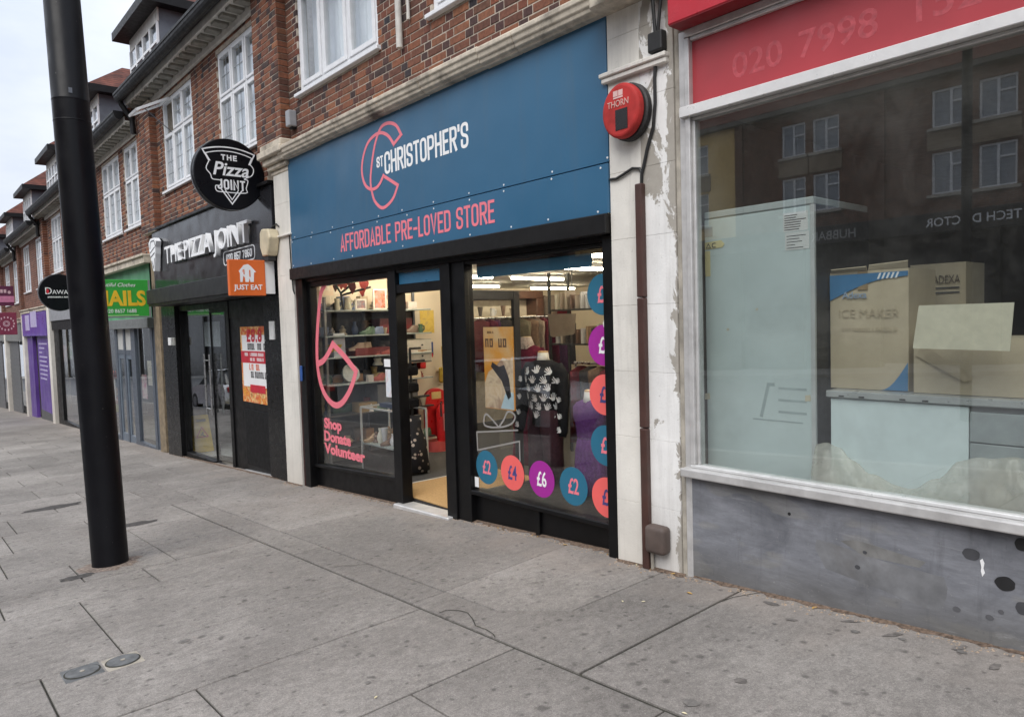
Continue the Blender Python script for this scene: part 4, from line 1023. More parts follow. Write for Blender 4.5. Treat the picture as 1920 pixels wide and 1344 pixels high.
# the counter: pale panel front with a steel edge
ct = thing('serving_counter', 'pale panelled counter behind the window carrying the cartons', 'counter', (-1.3, 4.3, -.05))
MB().box(-1.885, 1.4, 4.02, 4.9, -.05, 1.11).build('counter_body', M('counter_dark', (.22, .23, .235), .6), ct)
PALE = M('counter_pale_panel', (.66, .76, .77), .5, var=.05, dirt=.1)
MB().box(-1.88, -1.19, 4.005, 4.0195, .3, 1.105).build('pale_panel', PALE, ct, bev=.002)
MB().box(-1.9, 1.4, 3.985, 4.92, 1.111, 1.15).build('worktop', M('worktop_steel', (.5, .52, .52), .35, metal=.4), ct, bev=.005)
for x_ in (-1.81, -1.7, -1.49, -1.38): MB().box(x_ - .014, x_ + .014, 3.98, 3.9845, 1.118, 1.126).build('clip', CABLE, ct)
for i in range(3): MB().box(-1.185, 1.3, 4.0, 4.018, .62 + i * .155, .77 + i * .155).build('drawer_front', M('counter_steel', (.36, .4, .41), .4, metal=.3), ct, bev=.004)
# crumpled plastic sheeting along the sill
t_ = NT('plastic_sheet')
pc = t_.mix(t_.ramp(t_.noise(3, 4, .5, None, 1.0), .35, .7), (.72, .69, .6), (.85, .84, .79))
nb_ = t_.n('Bump', Strength=.35, Distance=.02, Height=t_.noise(9, 3, .45, t_.scaled((1.6, 1, .5)), 1.5))
ps = t_.n('MixShader', i0=.4, i1=t_.bsdf(pc, .18, spec=.9, Normal=nb_), i2=t_.n('BsdfTranslucent', Color=pc, Normal=nb_))
PLAST = t_.done(t_.n('MixShader', i0=t_.ramp(t_.noise(3.5, 4, .5, None, 1.0), .3, .7, .22, .6), i1=t_.n('BsdfTransparent', Color=(.97, .97, .95)), i2=ps))
mb = MB(); nx, nz = 160, 20
def top_of(x):
    k = [(-1.95, .84), (-1.87, .865), (-1.8, .84), (-1.73, .78), (-1.63, .72), (-1.5, .675), (-1.41, .672), (-1.31, .74), (-1.21, .84), (-1.1, .875), (-1.0, .885), (-.8, .86), (-.5, .9), (0, .84), (1.1, .86)]
    for (a0, b0), (a1, b1) in zip(k, k[1:]):
        if a0 <= x <= a1: u = (x - a0) / (a1 - a0); u = u * u * (3 - 2 * u); return b0 + (b1 - b0) * u + .005 * math.sin(x * 31)
    return .8
vs = []
for i in range(nx + 1):
    x_ = -1.93 + 2.9 * i / nx; tp = top_of(x_)
    for j in range(nz + 1):
        q = j / nz; zc = .625 + (tp - .625) * q
        ph = x_ * 15 + q * 2.2 + 1.4 * math.sin(x_ * 3.1) ; p2 = x_ * 37 - q * 3.5 + 1.2 * math.sin(x_ * 6 + 1)
        d_ = .018 * (1 - abs(math.sin(ph)) ** .7) + .007 * (1 - abs(math.sin(p2)) ** .8)
        vs.append((x_, 3.845 + .08 * q ** 1.6 + d_, zc))
fs_ = [(i * (nz + 1) + j, (i + 1) * (nz + 1) + j, (i + 1) * (nz + 1) + j + 1, i * (nz + 1) + j + 1) for i in range(nx) for j in range(nz)]
mb.add(vs, fs_)
o = mb.build('plastic_sheeting', PLAST, None, smooth='all'); tag(o, 'crumpled translucent plastic sheeting heaped along the closed window sill', 'plastic sheet')
md = o.modifiers.new('thick', 'SOLIDIFY'); md.thickness = .002
# ------------------------------------------------------------------ pizza shop building
bC = thing('pizza_shop_building', 'brick terrace shop with black frontage and leaded upper windows', 'building', (-11.7, 3.9, gz(-11.7, 3.9)))
winsC = [(-13.72, -12.06, 4.06, 5.62), (-10.88, -9.29, 4.06, 5.62)]
wC = wall_body(bC, -14.1, -9.22, 3.42, 5.86, YW + .005, winsC, MORTAR)
lay_bricks(bricks_of(-14.1, -9.22, 3.43, 5.8, YW, winsC), wC, 300)
wQ = wall_body(bC, -15.0, -14.11, 3.42, 5.75, YW - .1145, [], MORTAR, name='brick_pier', depth=.36)
lay_bricks(bricks_of(-15.0, -14.11, 3.43, 5.74, YW - .12, []) + bricks_of(YW - .118, YW, 3.43, 5.74, -14.1, [], turn=True), wQ, 120)
w1 = window(bC, *winsC[0], YW, [0, .33, .67, 1], [0, .62, 1], fw=.05, cf=.04, lead=(2, 4), opened=(0, 1))
window(bC, *winsC[1], YW, [0, .33, .67, 1], [0, .58, 1], fw=.05, cf=.04, lead=(2, 4))
# the propped-open top light
ow = MB(); cxa, cxb = -13.67, -13.16; a0 = rad(62)
def tilt(x, d, t): return (x, YW - .01 - math.sin(a0) * d - math.cos(a0) * t, 5.55 - math.cos(a0) * d + math.sin(a0) * t)
def tbox(mb, x0, x1, d0, d1, t0, t1):
    c = [tilt(x, d, t) for t in (t0, t1) for x, d in ((x0, d0), (x1, d0), (x1, d1), (x0, d1))]
    mb.add(c, [(0, 1, 2, 3), (7, 6, 5, 4), (0, 4, 5, 1), (1, 5, 6, 2), (2, 6, 7, 3), (3, 7, 4, 0)])
tbox(ow, cxa, cxa + .04, 0, .6, 0, .04); tbox(ow, cxb - .04, cxb, 0, .6, 0, .04); tbox(ow, cxa + .04, cxb - .04, 0, .04, 0, .04); tbox(ow, cxa + .04, cxb - .04, .56, .6, 0, .04)
oc = ow.build('open_casement', UPVC, w1); gp = MB(); tbox(gp, cxa + .04, cxb - .04, .04, .56, .015, .02); gp.build('pane', GLASS_UP, w1)
MB().tube([(cxb - .06, YW + .02, 5.0), tilt(cxb - .06, .45, 0)], .008, 6).build('stay', LEAD, w1)
eaves(bC, -14.95, -9.02, 5.93)
downpipe(bC, -14.9, YW - .12, 5.92, 5.3, r=.05)
# black fascia with built-up white letters
GLOSS = M('fascia_gloss_grey', (.02, .0205, .024), .2, var=.1, scale=2, spec=.5)
fsg = thing('pizza_fascia_sign', 'dark gloss fascia with raised white THE PIZZA JOINT letters', 'sign', (-11.7, 3.75, 2.3))
MB().box(-14.5, -8.96, 3.75, 3.84, 2.3, 3.43).build('panel', GLOSS, fsg, bev=.004)
MB().box(-14.55, -8.94, 3.70, 3.85, 3.431, 3.47).build('top_trim', BLACK, fsg)
LETW = M('letter_white', (.87, .88, .9), .4, var=.04)
FP = front(3.75)
for wd_, a_, b_ in (('THE', -13.45, -12.5), ('PIZZA', -12.36, -11.08), ('JOINT', -10.96, -9.6)): typed_fit(wd_, FP, a_, b_, 2.76, .29, LETW, fsg, bold=.008, ext=.032, d=.02, name='raised_letters')
mb = MB(); pz = [(-14.33, 3.2), (-14.2, 3.27), (-13.98, 3.27), (-13.84, 3.2), (-13.9, 3.1), (-13.92, 2.98), (-13.95, 2.9), (-14.02, 2.68), (-14.1, 2.68), (-14.22, 2.9), (-14.3, 3.05)]
mb.poly(FP, pz, .02, .11); mb.build('slice_emblem', LETW, fsg)
mb = MB(); fq = front(3.64)
mb.stroke(fq, round_path([(-14.25, 3.1), (-14.2, 3.22, .06), (-13.95, 3.22, .06), (-13.9, 3.12)]), .022, 0, .003); mb.stroke(fq, [(-14.25, 3.02), (-13.95, 3.1)], .02, 0, .003); mb.stroke(fq, [(-14.22, 2.94), (-13.97, 3.0)], .02, 0, .004)
mb.stroke(fq, [(-14.16, 2.86), (-14.06, 2.72), (-13.99, 2.9)], .02, 0, .003); mb.build('emblem_line', GLOSS, fsg)
mb = MB(); letters(mb, FP, '020 857 7860', -10.66, 2.57, .11, .09, .018, .02, .0, .006, fit=.98)
mb.build('number', LETW, fsg)
mb = MB(); mb.stroke(FP, round_path([(-10.2, 2.53), (-9.58, 2.53, .07), (-9.58, 2.72, .07), (-10.78, 2.72, .07), (-10.78, 2.53, .07), (-10.2, 2.53)]), .014, 0, .005); mb.build('number_outline', LETW, fsg)
cn = thing('black_canopy', 'long dark grey boxed canopy over the pizza shop entrance', 'canopy', (-11.2, 3.5, 2.05))
MB().box(-13.5, -9.03, 3.35, 3.749, 2.06, 2.3).build('canopy_box', M('canopy_grey', (.018, .019, .02), .5, var=.1, scale=3, spec=.3), cn, bev=.006)
MB().box(-13.48, -9.05, 3.37, 3.76, 2.02, 2.059).build('underside', BLACK, cn)
# frontage below
PY0, PY1 = 3.84, 3.94
g0, g1 = gz(-14.3, 3.8), gz(-9, 3.8)
TILB = M('black_wall_tile', (.005, .005, .0055), .3, var=.2, spec=.3)
pq = MB().box(-14.26, -13.47, 3.79, 3.94, g0 - .05, 2.3).build('tiled_pier', BLACK, bC)
z = g0
while z < 2.0:
    MB().box(-14.27, -13.87, 3.775, 3.7895, z + .002, z + .458).build('wall_tile', TILB, pq, bev=.002); MB().box(-13.865, -13.465, 3.775, 3.7895, z + .002, z + .458).build('wall_tile', TILB, pq, bev=.002); z += .46
pr = MB().box(-9.46, -8.91, 3.79, 4.2, gz(-9.4, 3.8) - .05, 2.3).build('tiled_pier', BLACK, bC)
z = gz(-9, 3.8)
while z < 2.0:
    MB().box(-9.465, -8.905, 3.775, 3.7895, z + .002, z + .458).build('wall_tile', TILB, pr, bev=.002); z += .46
def barC(x0, x1, z0, z1, nm='frame', y0=PY0, y1=PY1): return MB().box(x0, x1, y0, y1, z0, z1).build(nm, BLACK, bC, bev=.004)
barC(-13.46, -13.38, -.72, 2.02); barC(-13.38, -10.98, 1.93, 2.02); barC(-11.1, -10.98, -.66, 1.93); barC(-10.98, -9.47, 1.75, 2.02, 'frame', 3.85); barC(-10.98, -10.6, -.65, 1.75, 'frame', 3.86)
MB().hexa(-13.38, -11.9, 3.83, 3.95, -.76, -.70, -.56, -.545).build('stall_riser', BLACK, bC, bev=.006)
MB().box(-13.38, -11.93, 3.888, 3.896, -.55, 1.93).build('shop_window_pane', GLASS_P, bC)
barC(-11.925, -11.9, -.55, 1.93, 'frame', 3.87)
dr = MB(); dr.box(-11.895, -11.105, 3.875, 3.905, -.63, -.55); dr.box(-11.895, -11.105, 3.875, 3.905, 1.86, 1.925)
dC = dr.build('door', BLACK, bC); MB().box(-11.895, -11.105, 3.886, 3.894, -.55, 1.86).build('pane', GLASS_P, dC)
BRUSH = M('brushed_steel', (.5, .5, .5), .3, metal=.9, var=.1)
for yy in (3.80, 3.98):
    for xh in ((-11.8,) if yy > 3.9 else (-11.8, -12.05)):
        MB().tube([(xh, yy, .22), (xh, yy, 1.2)], .016, 10).build('door_handle', BRUSH, dC, smooth=True)
for zz_ in (.32, 1.1): MB().tube([(-12.05, 3.8, zz_), (-11.8, 3.8, zz_)], .01, 8).build('handle_fixing', BRUSH, dC)
MB().hexa(-11.9, -11.1, 3.78, 3.95, -.75, -.70, -.66, -.635).build('threshold', THRESH, bC, bev=.005)
sp = MB().box(-10.6, -9.48, 3.86, 3.93, gz(-10.6, 3.8) - .02, 1.75).build('side_panel', BLACK, bC)
MB().box(-10.5, -9.54, 3.845, 3.8595, -.4, .42).build('panel_board', M('black_board', (.0055, .0055, .006), .55, spec=.25), sp, bev=.004)
MB().hexa(-10.58, -9.5, 3.80, 3.86, gz(-10.6, 3.8) - .01, gz(-9.5, 3.8) - .01, gz(-10.6, 3.8) + .012, gz(-9.5, 3.8) + .012).build('threshold', THRESH, bC)
for a, m_ in ((-13.83, WHITEV), (-13.6, M('switch_grey', (.3, .3, .28), .5))):
    tag(MB().box(a, a + .15, 3.745, 3.775, 1.33, 1.47).build('switch_box', m_, None, bev=.006), 'small white switch box on the black tiled pier' if m_ is WHITEV else 'small grey switch box right of the white one on the black pier', 'switch')
tag(MB().box(-9.24, -9.1, 3.755, 3.775, 1.44, 1.68).build('white_sticker', PAPER), 'small white notice high on the black tiled pier beside the poster', 'notice')
# inside the pizza shop
MB().box(-14.2, -9.0, 6.6, 6.7, -.75, 2.3).build('back_wall', M('pizza_back_wall', (.3, .28, .26), .7, var=.3, scale=2), bC); MB().box(-14.2, -9.0, 3.95, 6.6, -.72, -.64).build('floor', M('pizza_floor', (.42, .42, .41), .4, var=.1), bC)
MB().box(-14.2, -9.0, 3.95, 6.6, 2.2, 2.3).build('ceiling', M('pizza_ceiling', (.3, .29, .28), .8), bC); MB().box(-14.25, -14.2, 3.95, 6.6, -.7, 2.3).build('side_wall', DARK_IN, bC); MB().box(-9.0, -8.95, 3.95, 6.6, -.7, 2.3).build('side_wall', DARK_IN, bC)
# round projecting sign
rsg = thing('round_projecting_sign', 'round black projecting sign with white pizza slice outline lettering', 'sign', (-9.3, 3.35, 3.1))
SX = -9.3; fs = side(SX); cyc, czc, rr_ = 3.37, 3.565, .447
BLK = M('sign_black_gloss', (.0035, .0038, .006), .35, var=.1, spec=.2)
MB().disc(fs, cyc, czc, rr_, rr_, -.11, 0, 56).build('drum', BLK, rsg, bev=.012, seg=2)
SILV = M('sign_rim_silver', (.3, .31, .33), .4, metal=.4)
MB().stroke(fs, [(cyc + (rr_ + .002) * math.cos(6.2832 * i / 56), czc + (rr_ + .002) * math.sin(6.2832 * i / 56)) for i in range(56)], .012, -.112, -.098, closed=True).build('rim', SILV, rsg)
for zz_ in (3.45, 3.72): MB().tube([(SX - .055, 3.76, zz_), (SX - .055, 3.7, zz_)], .018, 8).build('bracket', CABLE, rsg)
MB().box(SX - .1, SX - .01, 3.71, 3.75, 3.3, 3.86).build('wall_plate', CABLE, rsg)
mb = MB(); U = lambda a, b: (cyc + a * .447, czc + b * .447)
def ust(pts, t=.02, dd=.002, rnd=False): mb.stroke(fs, [U(*p) for p in pts], t, 0, dd)
crust = [(-.74 + 1.46 * i / 12, .62 + .13 * (1 - ((i - 6) / 6) ** 2)) for i in range(13)]
crust2 = [(-.66 + 1.3 * i / 12, .52 + .12 * (1 - ((i - 6) / 6) ** 2)) for i in range(13)]
ust(crust, .016); ust([(-.74, .62), (-.58, .33)], .016, .0026); ust([(.72, .62), (.58, .33)], .016, .0026); ust(crust2, .012, .0032); ust([(-.66, .52), (-.55, .33)], .012, .0036); ust([(.64, .52), (.55, .33)], .012, .0036)
ust([(-.26, -.46), (.02, -.84), (.3, -.46)], .016); ust([(-.16, -.46), (.02, -.72), (.2, -.46)], .012, .003)
bub = [(-.58, .3), (-.66, .1), (-.55, -.05), (-.5, -.18), (-.28, -.2), (-.3, -.34), (-.42, -.36), (-.4, -.5), (-.2, -.52), (.42, -.5), (.44, -.36), (.5, -.14), (.4, -.1), (.62, .02), (.68, .2), (.6, .32)]
ust(smooth_path(bub), .012, .0022)
mb.build('slice_outline', LETW, rsg)
mb = MB(); letters(mb, fs, 'THE', cyc - .105, czc + .17, .07, .055, .016, .016, 0, .002, fit=.2); mb.build('lettering', LETW, rsg); mb = MB(); letters(mb, fs, 'JOINT', cyc - .165, czc - .2, .13, .07, .022, .014, 0, .002, fit=.35); mb.build('lettering', LETW, rsg)
typed('Pizza', fs, cyc + .005, czc - .02, .235, LETW, rsg, sx=.98, bold=.018, shear=.25, align='CENTER')
# square orange takeaway sign
jsg = thing('square_projecting_sign', 'orange square JUST EAT sign projecting above the pizza door', 'sign', (-8.97, 3.4, 2.0))
ORG = M('sign_orange', (.72, .145, .025), .4, var=.04)
fj = side(-8.95)
MB().box(-9.02, -8.95, 3.17, 3.625, 2.005, 2.452).build('face', ORG, jsg, bev=.006)
MB().box(-9.0, -8.965, 3.626, 3.75, 2.03, 2.44).build('mounting', WHITEV, jsg)
mb = MB(); J = lambda a, b: (3.17 + .455 * a, 2.005 + .447 * b)
house = [(.26, .68), (.4, .85), (.52, .88), (.6, .82), (.74, .66), (.68, .65), (.66, .38), (.57, .38), (.55, .5), (.52, .38), (.43, .38), (.42, .5), (.38, .56), (.35, .38), (.29, .38), (.29, .62)]
mb.poly(fj, [J(*p) for p in house], 0, .002); mb.build('house_emblem', LETW, jsg)
mb = MB(); mb.stroke(fj, [J(.4, .72), J(.4, .6)], .012, .002, .0035); mb.stroke(fj, [J(.37, .72), J(.37, .66)], .006, .002, .003); mb.stroke(fj, [J(.56, .7), J(.56, .54)], .014, .002, .0035); mb.build('cutlery_cutout', ORG, jsg)
typed('JUST EAT', fj, 3.17 + .455 * .51, 2.005 + .447 * .17, .088, LETW, jsg, sx=.98, bold=.022, align='CENTER')
# poster in the side panel
po = thing('offer_poster', 'white and red pizza offer poster in the black side panel', 'poster', (-10.05, 3.85, .5))
fp = front(3.86)
MB().fbox(fp, -10.56, -9.52, .53, 1.62, 0, .006).build('sheet', print_mat('poster_food', [(.55, .03, .02), (.75, .42, .06), (.6, .06, .03), (.8, .6, .25), (.35, .1, .02)], 11), po)
RED = M('poster_red', (.55, .02, .04), .4)
MB().fbox(fp, -10.5, -9.53, .76, 1.5, .006, .008).build('white_block', WHITEV, po); MB().fbox(fp, -10.55, -9.525, 1.1, 1.27, .008, .01).build('red_band', RED, po); MB().fbox(fp, -10.25, -9.7, .68, .79, .008, .01).build('red_band', RED, po)
mb = MB(); letters(mb, fp, '\u00a39.9', -10.3, 1.4, .19, .14, .04, .04, .008, .011, fit=.55); mb.build('price', RED, po)
mb = MB(); greek(mb, fp, -10.28, 1.29, .66, .09, 9, .008, .011); greek(mb, fp, -10.2, .89, .58, .09, 8, .008, .011); mb.build('print', INK, po)
mb = MB(); greek(mb, fp, -10.25, 1.0, .5, .085, 6, .008, .011); mb.build('print_red', M('poster_orange', (.65, .13, .05), .4), po)
mb = MB(); greek(mb, fp, -10.4, 1.2, .7, .045, 14, .01, .012); greek(mb, fp, -10.2, 1.13, .5, .045, 10, .01, .012); mb.build('print_white', WHITEV, po)
# wet floor stand and stool inside the pizza shop
wf = thing('wet_floor_sign', 'yellow folding wet floor sign behind the pizza shop glass', 'sign', (-13.68, 4.12, -.64))
YEL = M('wetfloor_yellow', (.75, .5, .012), .45)
for s_ in (-1, 1):
    mb = MB(); x0_ = -13.68 + s_ * .13; x1_ = -13.68 + s_ * .03
    mb.add([(x0_, 3.98, -.638), (x0_, 4.36, -.638), (x1_, 4.31, .03), (x1_, 4.03, .03), (x0_ + .02, 3.98, -.638), (x0_ + .02, 4.36, -.638), (x1_ + .02, 4.31, .03), (x1_ + .02, 4.03, .03)], [(3, 2, 1, 0), (4, 5, 6, 7), (1, 5, 4, 0), (2, 6, 5, 1), (3, 7, 6, 2), (0, 4, 7, 3)])
    mb.build('leaf', YEL, wf, bev=.006)
fw_ = Fr((-13.528, 4.17, -.6), (0, 1, 0), (-.148, 0, .989), (.989, 0, .148))
mb = MB().stroke(fw_, [(-.1, .24), (0, .42), (.1, .24)], .022, .002, .006, closed=True); mb.build('warning_triangle', RED, wf)
mb = MB(); mb.stroke(fw_, [(-.02, .28), (.02, .33), (.01, .27), (.05, .25)], .02, .002, .006); mb.build('slipping_figure', INK, wf)
MB().fbox(fw_, -.08, .08, .52, .57, .002, .005).build('caution_bar', INK, wf)
st = thing('white_stool', 'white plastic step stool just inside the pizza shop door', 'stool', (-12.2, 4.7, -.64))
MB().box(-12.45, -11.95, 4.6, 4.95, .05, .1).build('seat', WHITEV, st, bev=.01)
for a in (-12.43, -12.0):
    for b in (4.62, 4.9): MB().box(a, a + .04, b, b + .04, -.64, .05).build('leg', WHITEV, st)
nt = tag(MB().box(-12.3, -11.55, 3.898, 3.904, 1.32, 1.72).build('hours_notice', M('notice_grey', (.34, .36, .38), .6)), 'grey opening-hours notice inside the top of the pizza shop door', 'notice')

# ------------------------------------------------------------------ the row beyond: nails, restaurant, purple, maroon and farther shops
def far_building(name, label, x0, x1, eave, wins, dorm, front_fn, bricks=False, dent=True):
    b = thing(name, label, 'building', ((x0 + x1) / 2, 3.9, gz((x0 + x1) / 2, 3.9)))
    zc = eave - 2.52; hz1 = eave - .28; hz0 = hz1 - 1.66
    holes = [(a, c, hz0, hz1) for a, c in wins]
    if bricks:
        w = wall_body(b, x0 + .0, x1 - .01, zc - .05, eave - .02, YW + .005, holes, MORTAR); lay_bricks(bricks_of(x0, x1 - .01, zc - .05, eave - .02, YW, holes), w, 0)
        w2 = wall_body(b, x0 - .45, x0 - .01, zc - .05, eave - .02, YW - .1145, [], MORTAR, name='brick_pier', depth=.36); lay_bricks(bricks_of(x0 - .45, x0 - .01, zc - .05, eave - .02, YW - .12, []) + bricks_of(YW - .118, YW, zc - .05, eave - .02, x0, [], turn=True), w2, 0)
    else:
        wall_body(b, x0, x1 - .01, zc - .05, eave - .02, YW, holes, BRICK_FAR); MB().box(x0 - .45, x0 - .01, YW - .12, YW + .3, zc - .05, eave - .02).build('brick_pier', BRICK_FAR, b)
    for (a, c, d, e) in holes: window(b, a, c, d, e, YW, [0, .33, .67, 1], [0, .6, 1], fw=.06, cf=.035 if bricks else 0, lead=(2, 4) if bricks else None)
    eaves(b, x0 - .45, x1 - .47, eave, dent=dent, single=False)
    downpipe(b, x0 - .38, YW - .12, eave, eave - .7, r=.05)
    for d0, d1 in dorm: dormer(b, d0, d1, eave + 1.35, eave + 2.28)
    MB().box(x0 - .3, x1 - .35, 3.66, 3.83, zc - .1, zc - .052).build('cornice', CREAM, b, bev=.01); MB().box(x0 - .3, x1 - .35, 3.70, 3.83, zc - .22, zc - .1005).build('cornice_bed', CREAM, b)
    MB().box(x0 - .42, x0 - .02, 3.72, 4.2, gz(x0, 3.8) - .05, zc - .1).build('pilaster', PCRM, b, bev=.01)
    g = gz(x0, 3.8)
    MB().box(x0, x1 - .45, 6.4, 6.5, g - .1, zc).build('back_wall', DARK_IN, b); MB().box(x0, x1 - .45, 3.95, 6.4, g - .1, g + .02).build('floor', M('far_floor', (.2, .2, .19), .5), b); MB().box(x0, x1 - .45, 3.95, 6.4, zc - .6, zc - .55).build('ceiling', M('far_ceiling', (.35, .33, .3), .8), b)
    front_fn(b, x0, x1, zc, g)
    return b
GREYF = M('grey_alu_front', (.085, .1, .125), .4, var=.1)
def f_nails(b, x0, x1, zc, g):
    # grey shutter box, glazed doors and window
    MB().box(x0, x1 - .45, 3.72, 3.9, 1.66, 1.86).build('shutter_box', M('shutter_grey', (.16, .17, .17), .5), b, bev=.006)
    MB().box(x0, x1 - .45, 3.86, 3.9, 1.87, zc - .2).build('old_fascia', M('old_green_fascia', (.1, .32, .16), .5, var=.3, scale=2), b)
    xs = [x0, -18.35, -18.2, -17.55, -17.5, -16.95, -16.8, -15.35, -15.2]
    for a, c in ((-18.4, -18.22), (-17.62, -17.5), (-16.95, -16.62), (-15.4, -15.25), (x0, x0 + .1)): MB().box(a, c, 3.84, 3.93, g - .05, 1.66).build('frame', GREYF, b, bev=.004)
    for a, c in ((-18.22, -17.62), (-17.5, -16.95)):
        m = MB(); m.box(a, a + .1, 3.86, 3.9, g + .1, 1.1); m.box(c - .1, c, 3.86, 3.9, g + .1, 1.1); m.box(a + .1, c - .1, 3.86, 3.9, g + .1, g + .3); m.box(a + .1, c - .1, 3.86, 3.9, 1.0, 1.1)
        d = m.build('door', M('door_slate', (.13, .16, .2), .4), b, bev=.004); MB().box(a + .1, c - .1, 3.876, 3.884, g + .3, 1.0).build('pane', GLASS_P, d); MB().box(a, c, 3.87, 3.878, 1.2, 1.66).build('fanlight', M('fanlight_white', (.5, .5, .48), .5), b)
        MB().box(a, c, 3.85, 3.91, 1.101, 1.199).build('frame', GREYF, b)
    MB().box(-16.62, -15.4, 3.876, 3.884, g + .25, 1.66).build('shop_window_pane', GLASS_P, b); MB().box(-16.62, -15.4, 3.84, 3.93, g - .05, g + .25).build('stall_riser', GREYF, b)
    MB().box(x0 + .1, -18.4, 3.876, 3.884, g + .2, 1.66).build('shop_window_pane', GLASS_P, b); MB().box(x0 + .1, -18.4, 3.84, 3.93, g - .05, g + .2).build('stall_riser', GREYF, b)
    MB().box(-16.9, -15.3, 5.0, 5.05, g + .4, 1.5).build('white_screen', M('salon_white', (.6, .58, .5), .6), b)
    for a_, z_, c_ in ((-16.4, .2, (.6, .1, .25)), (-15.9, .5, (.7, .65, .5)), (-19.8, .3, (.15, .3, .5)), (-19.2, .0, (.65, .6, .55))): MB().box(a_, a_ + .38, 3.886, 3.89, z_, z_ + .5).build('window_poster', print_mat('salon_poster_%d' % int(-a_ * 10), [c_, (.7, .62, .55), c_], 6), b)
    MB().box(-14.9, -14.5, 3.8, 4.2, g - .03, zc - .2).build('end_pier', M('pier_cream_old', (.22, .17, .11), .8, var=.3, dirt=.6), b); MB().box(-15.25, -14.9, 3.86, 4.2, g - .03, zc - .2).build('end_pier', GREYF, b)
def f_rest(b, x0, x1, zc, g):
    MB().box(x0, x1 - .45, 3.74, 3.9, 2.0, zc - .2).build('fascia_board', M('rest_fascia', (.3, .31, .33), .4), b)
    MB().box(x0, x1 - .45, 3.78, 3.9, 1.72, 2.0).build('shutter_box', BLACK2, b)
    MB().box(x0, x0 + .9, 3.83, 3.93, g - .05, 1.72).build('frame', BLACK, b); MB().box(x0 + .9, x1 - .5, 3.83, 3.93, g - .05, g + .18).build('stall_riser', BLACK, b)
    MB().box(x0 + .9, x1 - .5, 3.876, 3.884, g + .18, 1.72).build('shop_window_pane', GLASS_P, b); MB().box(x0 + 3.2, x0 + 3.3, 3.85, 3.92, g + .18, 1.72).build('frame', BLACK, b)
    for i, c in enumerate(((.5, .06, .04), (.03, .12, .25), (.55, .32, .16), (.4, .09, .06), (.35, .4, .05))):
        MB().box(x0 + 1.2, x0 + 3.6, 4.4 + .02 * i, 4.8, g + .55 + (4 - i) * .24, g + .75 + (4 - i) * .24).build('display_shelf', M('deli_%d' % i, c, .5, var=.5, scale=12), b)
    MB().box(x0 + 1.2, x0 + 3.6, 4.5, 4.9, g + .1, g + .5).build('display_base', M('deli_base', (.02, .03, .06), .5), b)
    for i_, c_ in enumerate(((.6, .06, .05), (.05, .3, .08), (.65, .6, .5))): MB().box(x0 + 1.1 + i_ * .9, x0 + 1.6 + i_ * .9, 3.886, 3.89, .75 + .1 * i_, 1.25 + .1 * i_).build('window_poster', print_mat('rest_poster_%d' % i_, [c_, (.7, .66, .6), c_], 6), b)
    MB().tube([(x0 + 2.0, 5.2, 1.55), (x0 + 3.4, 5.2, 1.55)], .03, 8).build('lamp_tube', TUBE, b)
PURP = M('purple_vinyl', (.11, .05, .27), .4, var=.2, scale=1.5)
def f_purple(b, x0, x1, zc, g):
    MB().box(x0, x1 - .45, 3.7, 3.9, 1.55, zc - .2).build('fascia_board', M('purple_fascia', (.13, .065, .34), .35, var=.15, scale=1.5), b)
    m = MB(); m.fbox(front(3.7), x0 + .9, x0 + 1.9, 1.75, 2.3, 0, .005); m.fbox(front(3.7), x0 + 2.2, x0 + 3.6, 1.85, 2.4, 0, .005); m.build('pale_print', M('purple_pale', (.45, .4, .6), .5), b)
    MB().box(x0 + .1, x0 + 1.4, 3.82, 3.93, g - .05, 1.55).build('purple_pier', PURP, b); MB().box(x0 + 1.4, x0 + 2.4, 4.0, 4.1, g, 1.55).build('doorway', DARK_IN, b)
    p = MB().box(x0 + 2.4, x0 + 4.8, 3.84, 3.93, g + .45, 1.55).build('window_print', PURP, b); MB().box(x0 + 2.4, x0 + 4.8, 3.83, 3.93, g - .05, g + .45).build('stall_riser', M('purple_riser', (.09, .09, .09), .5), b)
    m = MB(); rn = random.Random(5)
    for i in range(9): m.fbox(front(3.84), x0 + 2.7, x0 + 3.3 + rn.random() * 1.2, .05 + i * .15, .1 + i * .15, 0, .004)
    m.build('print_lines', M('purple_pale', (.45, .4, .6)), p)
    MB().box(x0 + 4.85, x1 - .45, 3.82, 3.93, g - .05, 1.55).build('frame', BLACK, b)
def f_dark(b, x0, x1, zc, g):
    MB().box(x0, x1 - .45, 3.74, 3.9, 1.35, zc - .2).build('fascia_board', M('grey_fascia', (.2, .2, .19), .5), b)
    MB().box(x0 + .1, x0 + 3.1, 3.86, 3.9, g - .05, 1.35).build('roller_shutter', M('shutter_steel', (.17, .17, .175), .45, metal=.4), b)
    for i in range(12): MB().box(x0 + .1, x0 + 3.1, 3.853, 3.859, g + .1 + i * .2, g + .2 + i * .2).build('shutter_slat', M('shutter_steel', (.17, .17, .175)), b)
    MB().box(x0 + 3.2, x1 - .6, 3.9, 3.95, g - .05, 1.35).build('frontage', BLACK, b); MB().box(x0 + 3.5, x1 - 1.2, 3.87, 3.88, g + .5, 1.2).build('shop_window_pane', GLASS_P, b)
far_building('nail_salon_building', 'brick shop with green nail salon sign and grey glazed doors', -20.55, -14.6, 5.65, [(-16.6, -15.0), (-18.65, -17.0)], [(-17.4, -15.3)], f_nails, bricks=True)
far_building('restaurant_building', 'terrace shop behind the lamp post with the oval black sign', -26.5, -20.55, 5.37, [(-25.75, -24.1), (-22.9, -21.3)], [(-22.9, -20.75)], f_rest, bricks=True)
far_building('purple_shop_building', 'terrace shop with purple fascia and purple window print', -32.5, -26.5, 5.09, [(-29.05, -27.45), (-32.1, -30.5)], [(-28.9, -26.8)], f_purple)
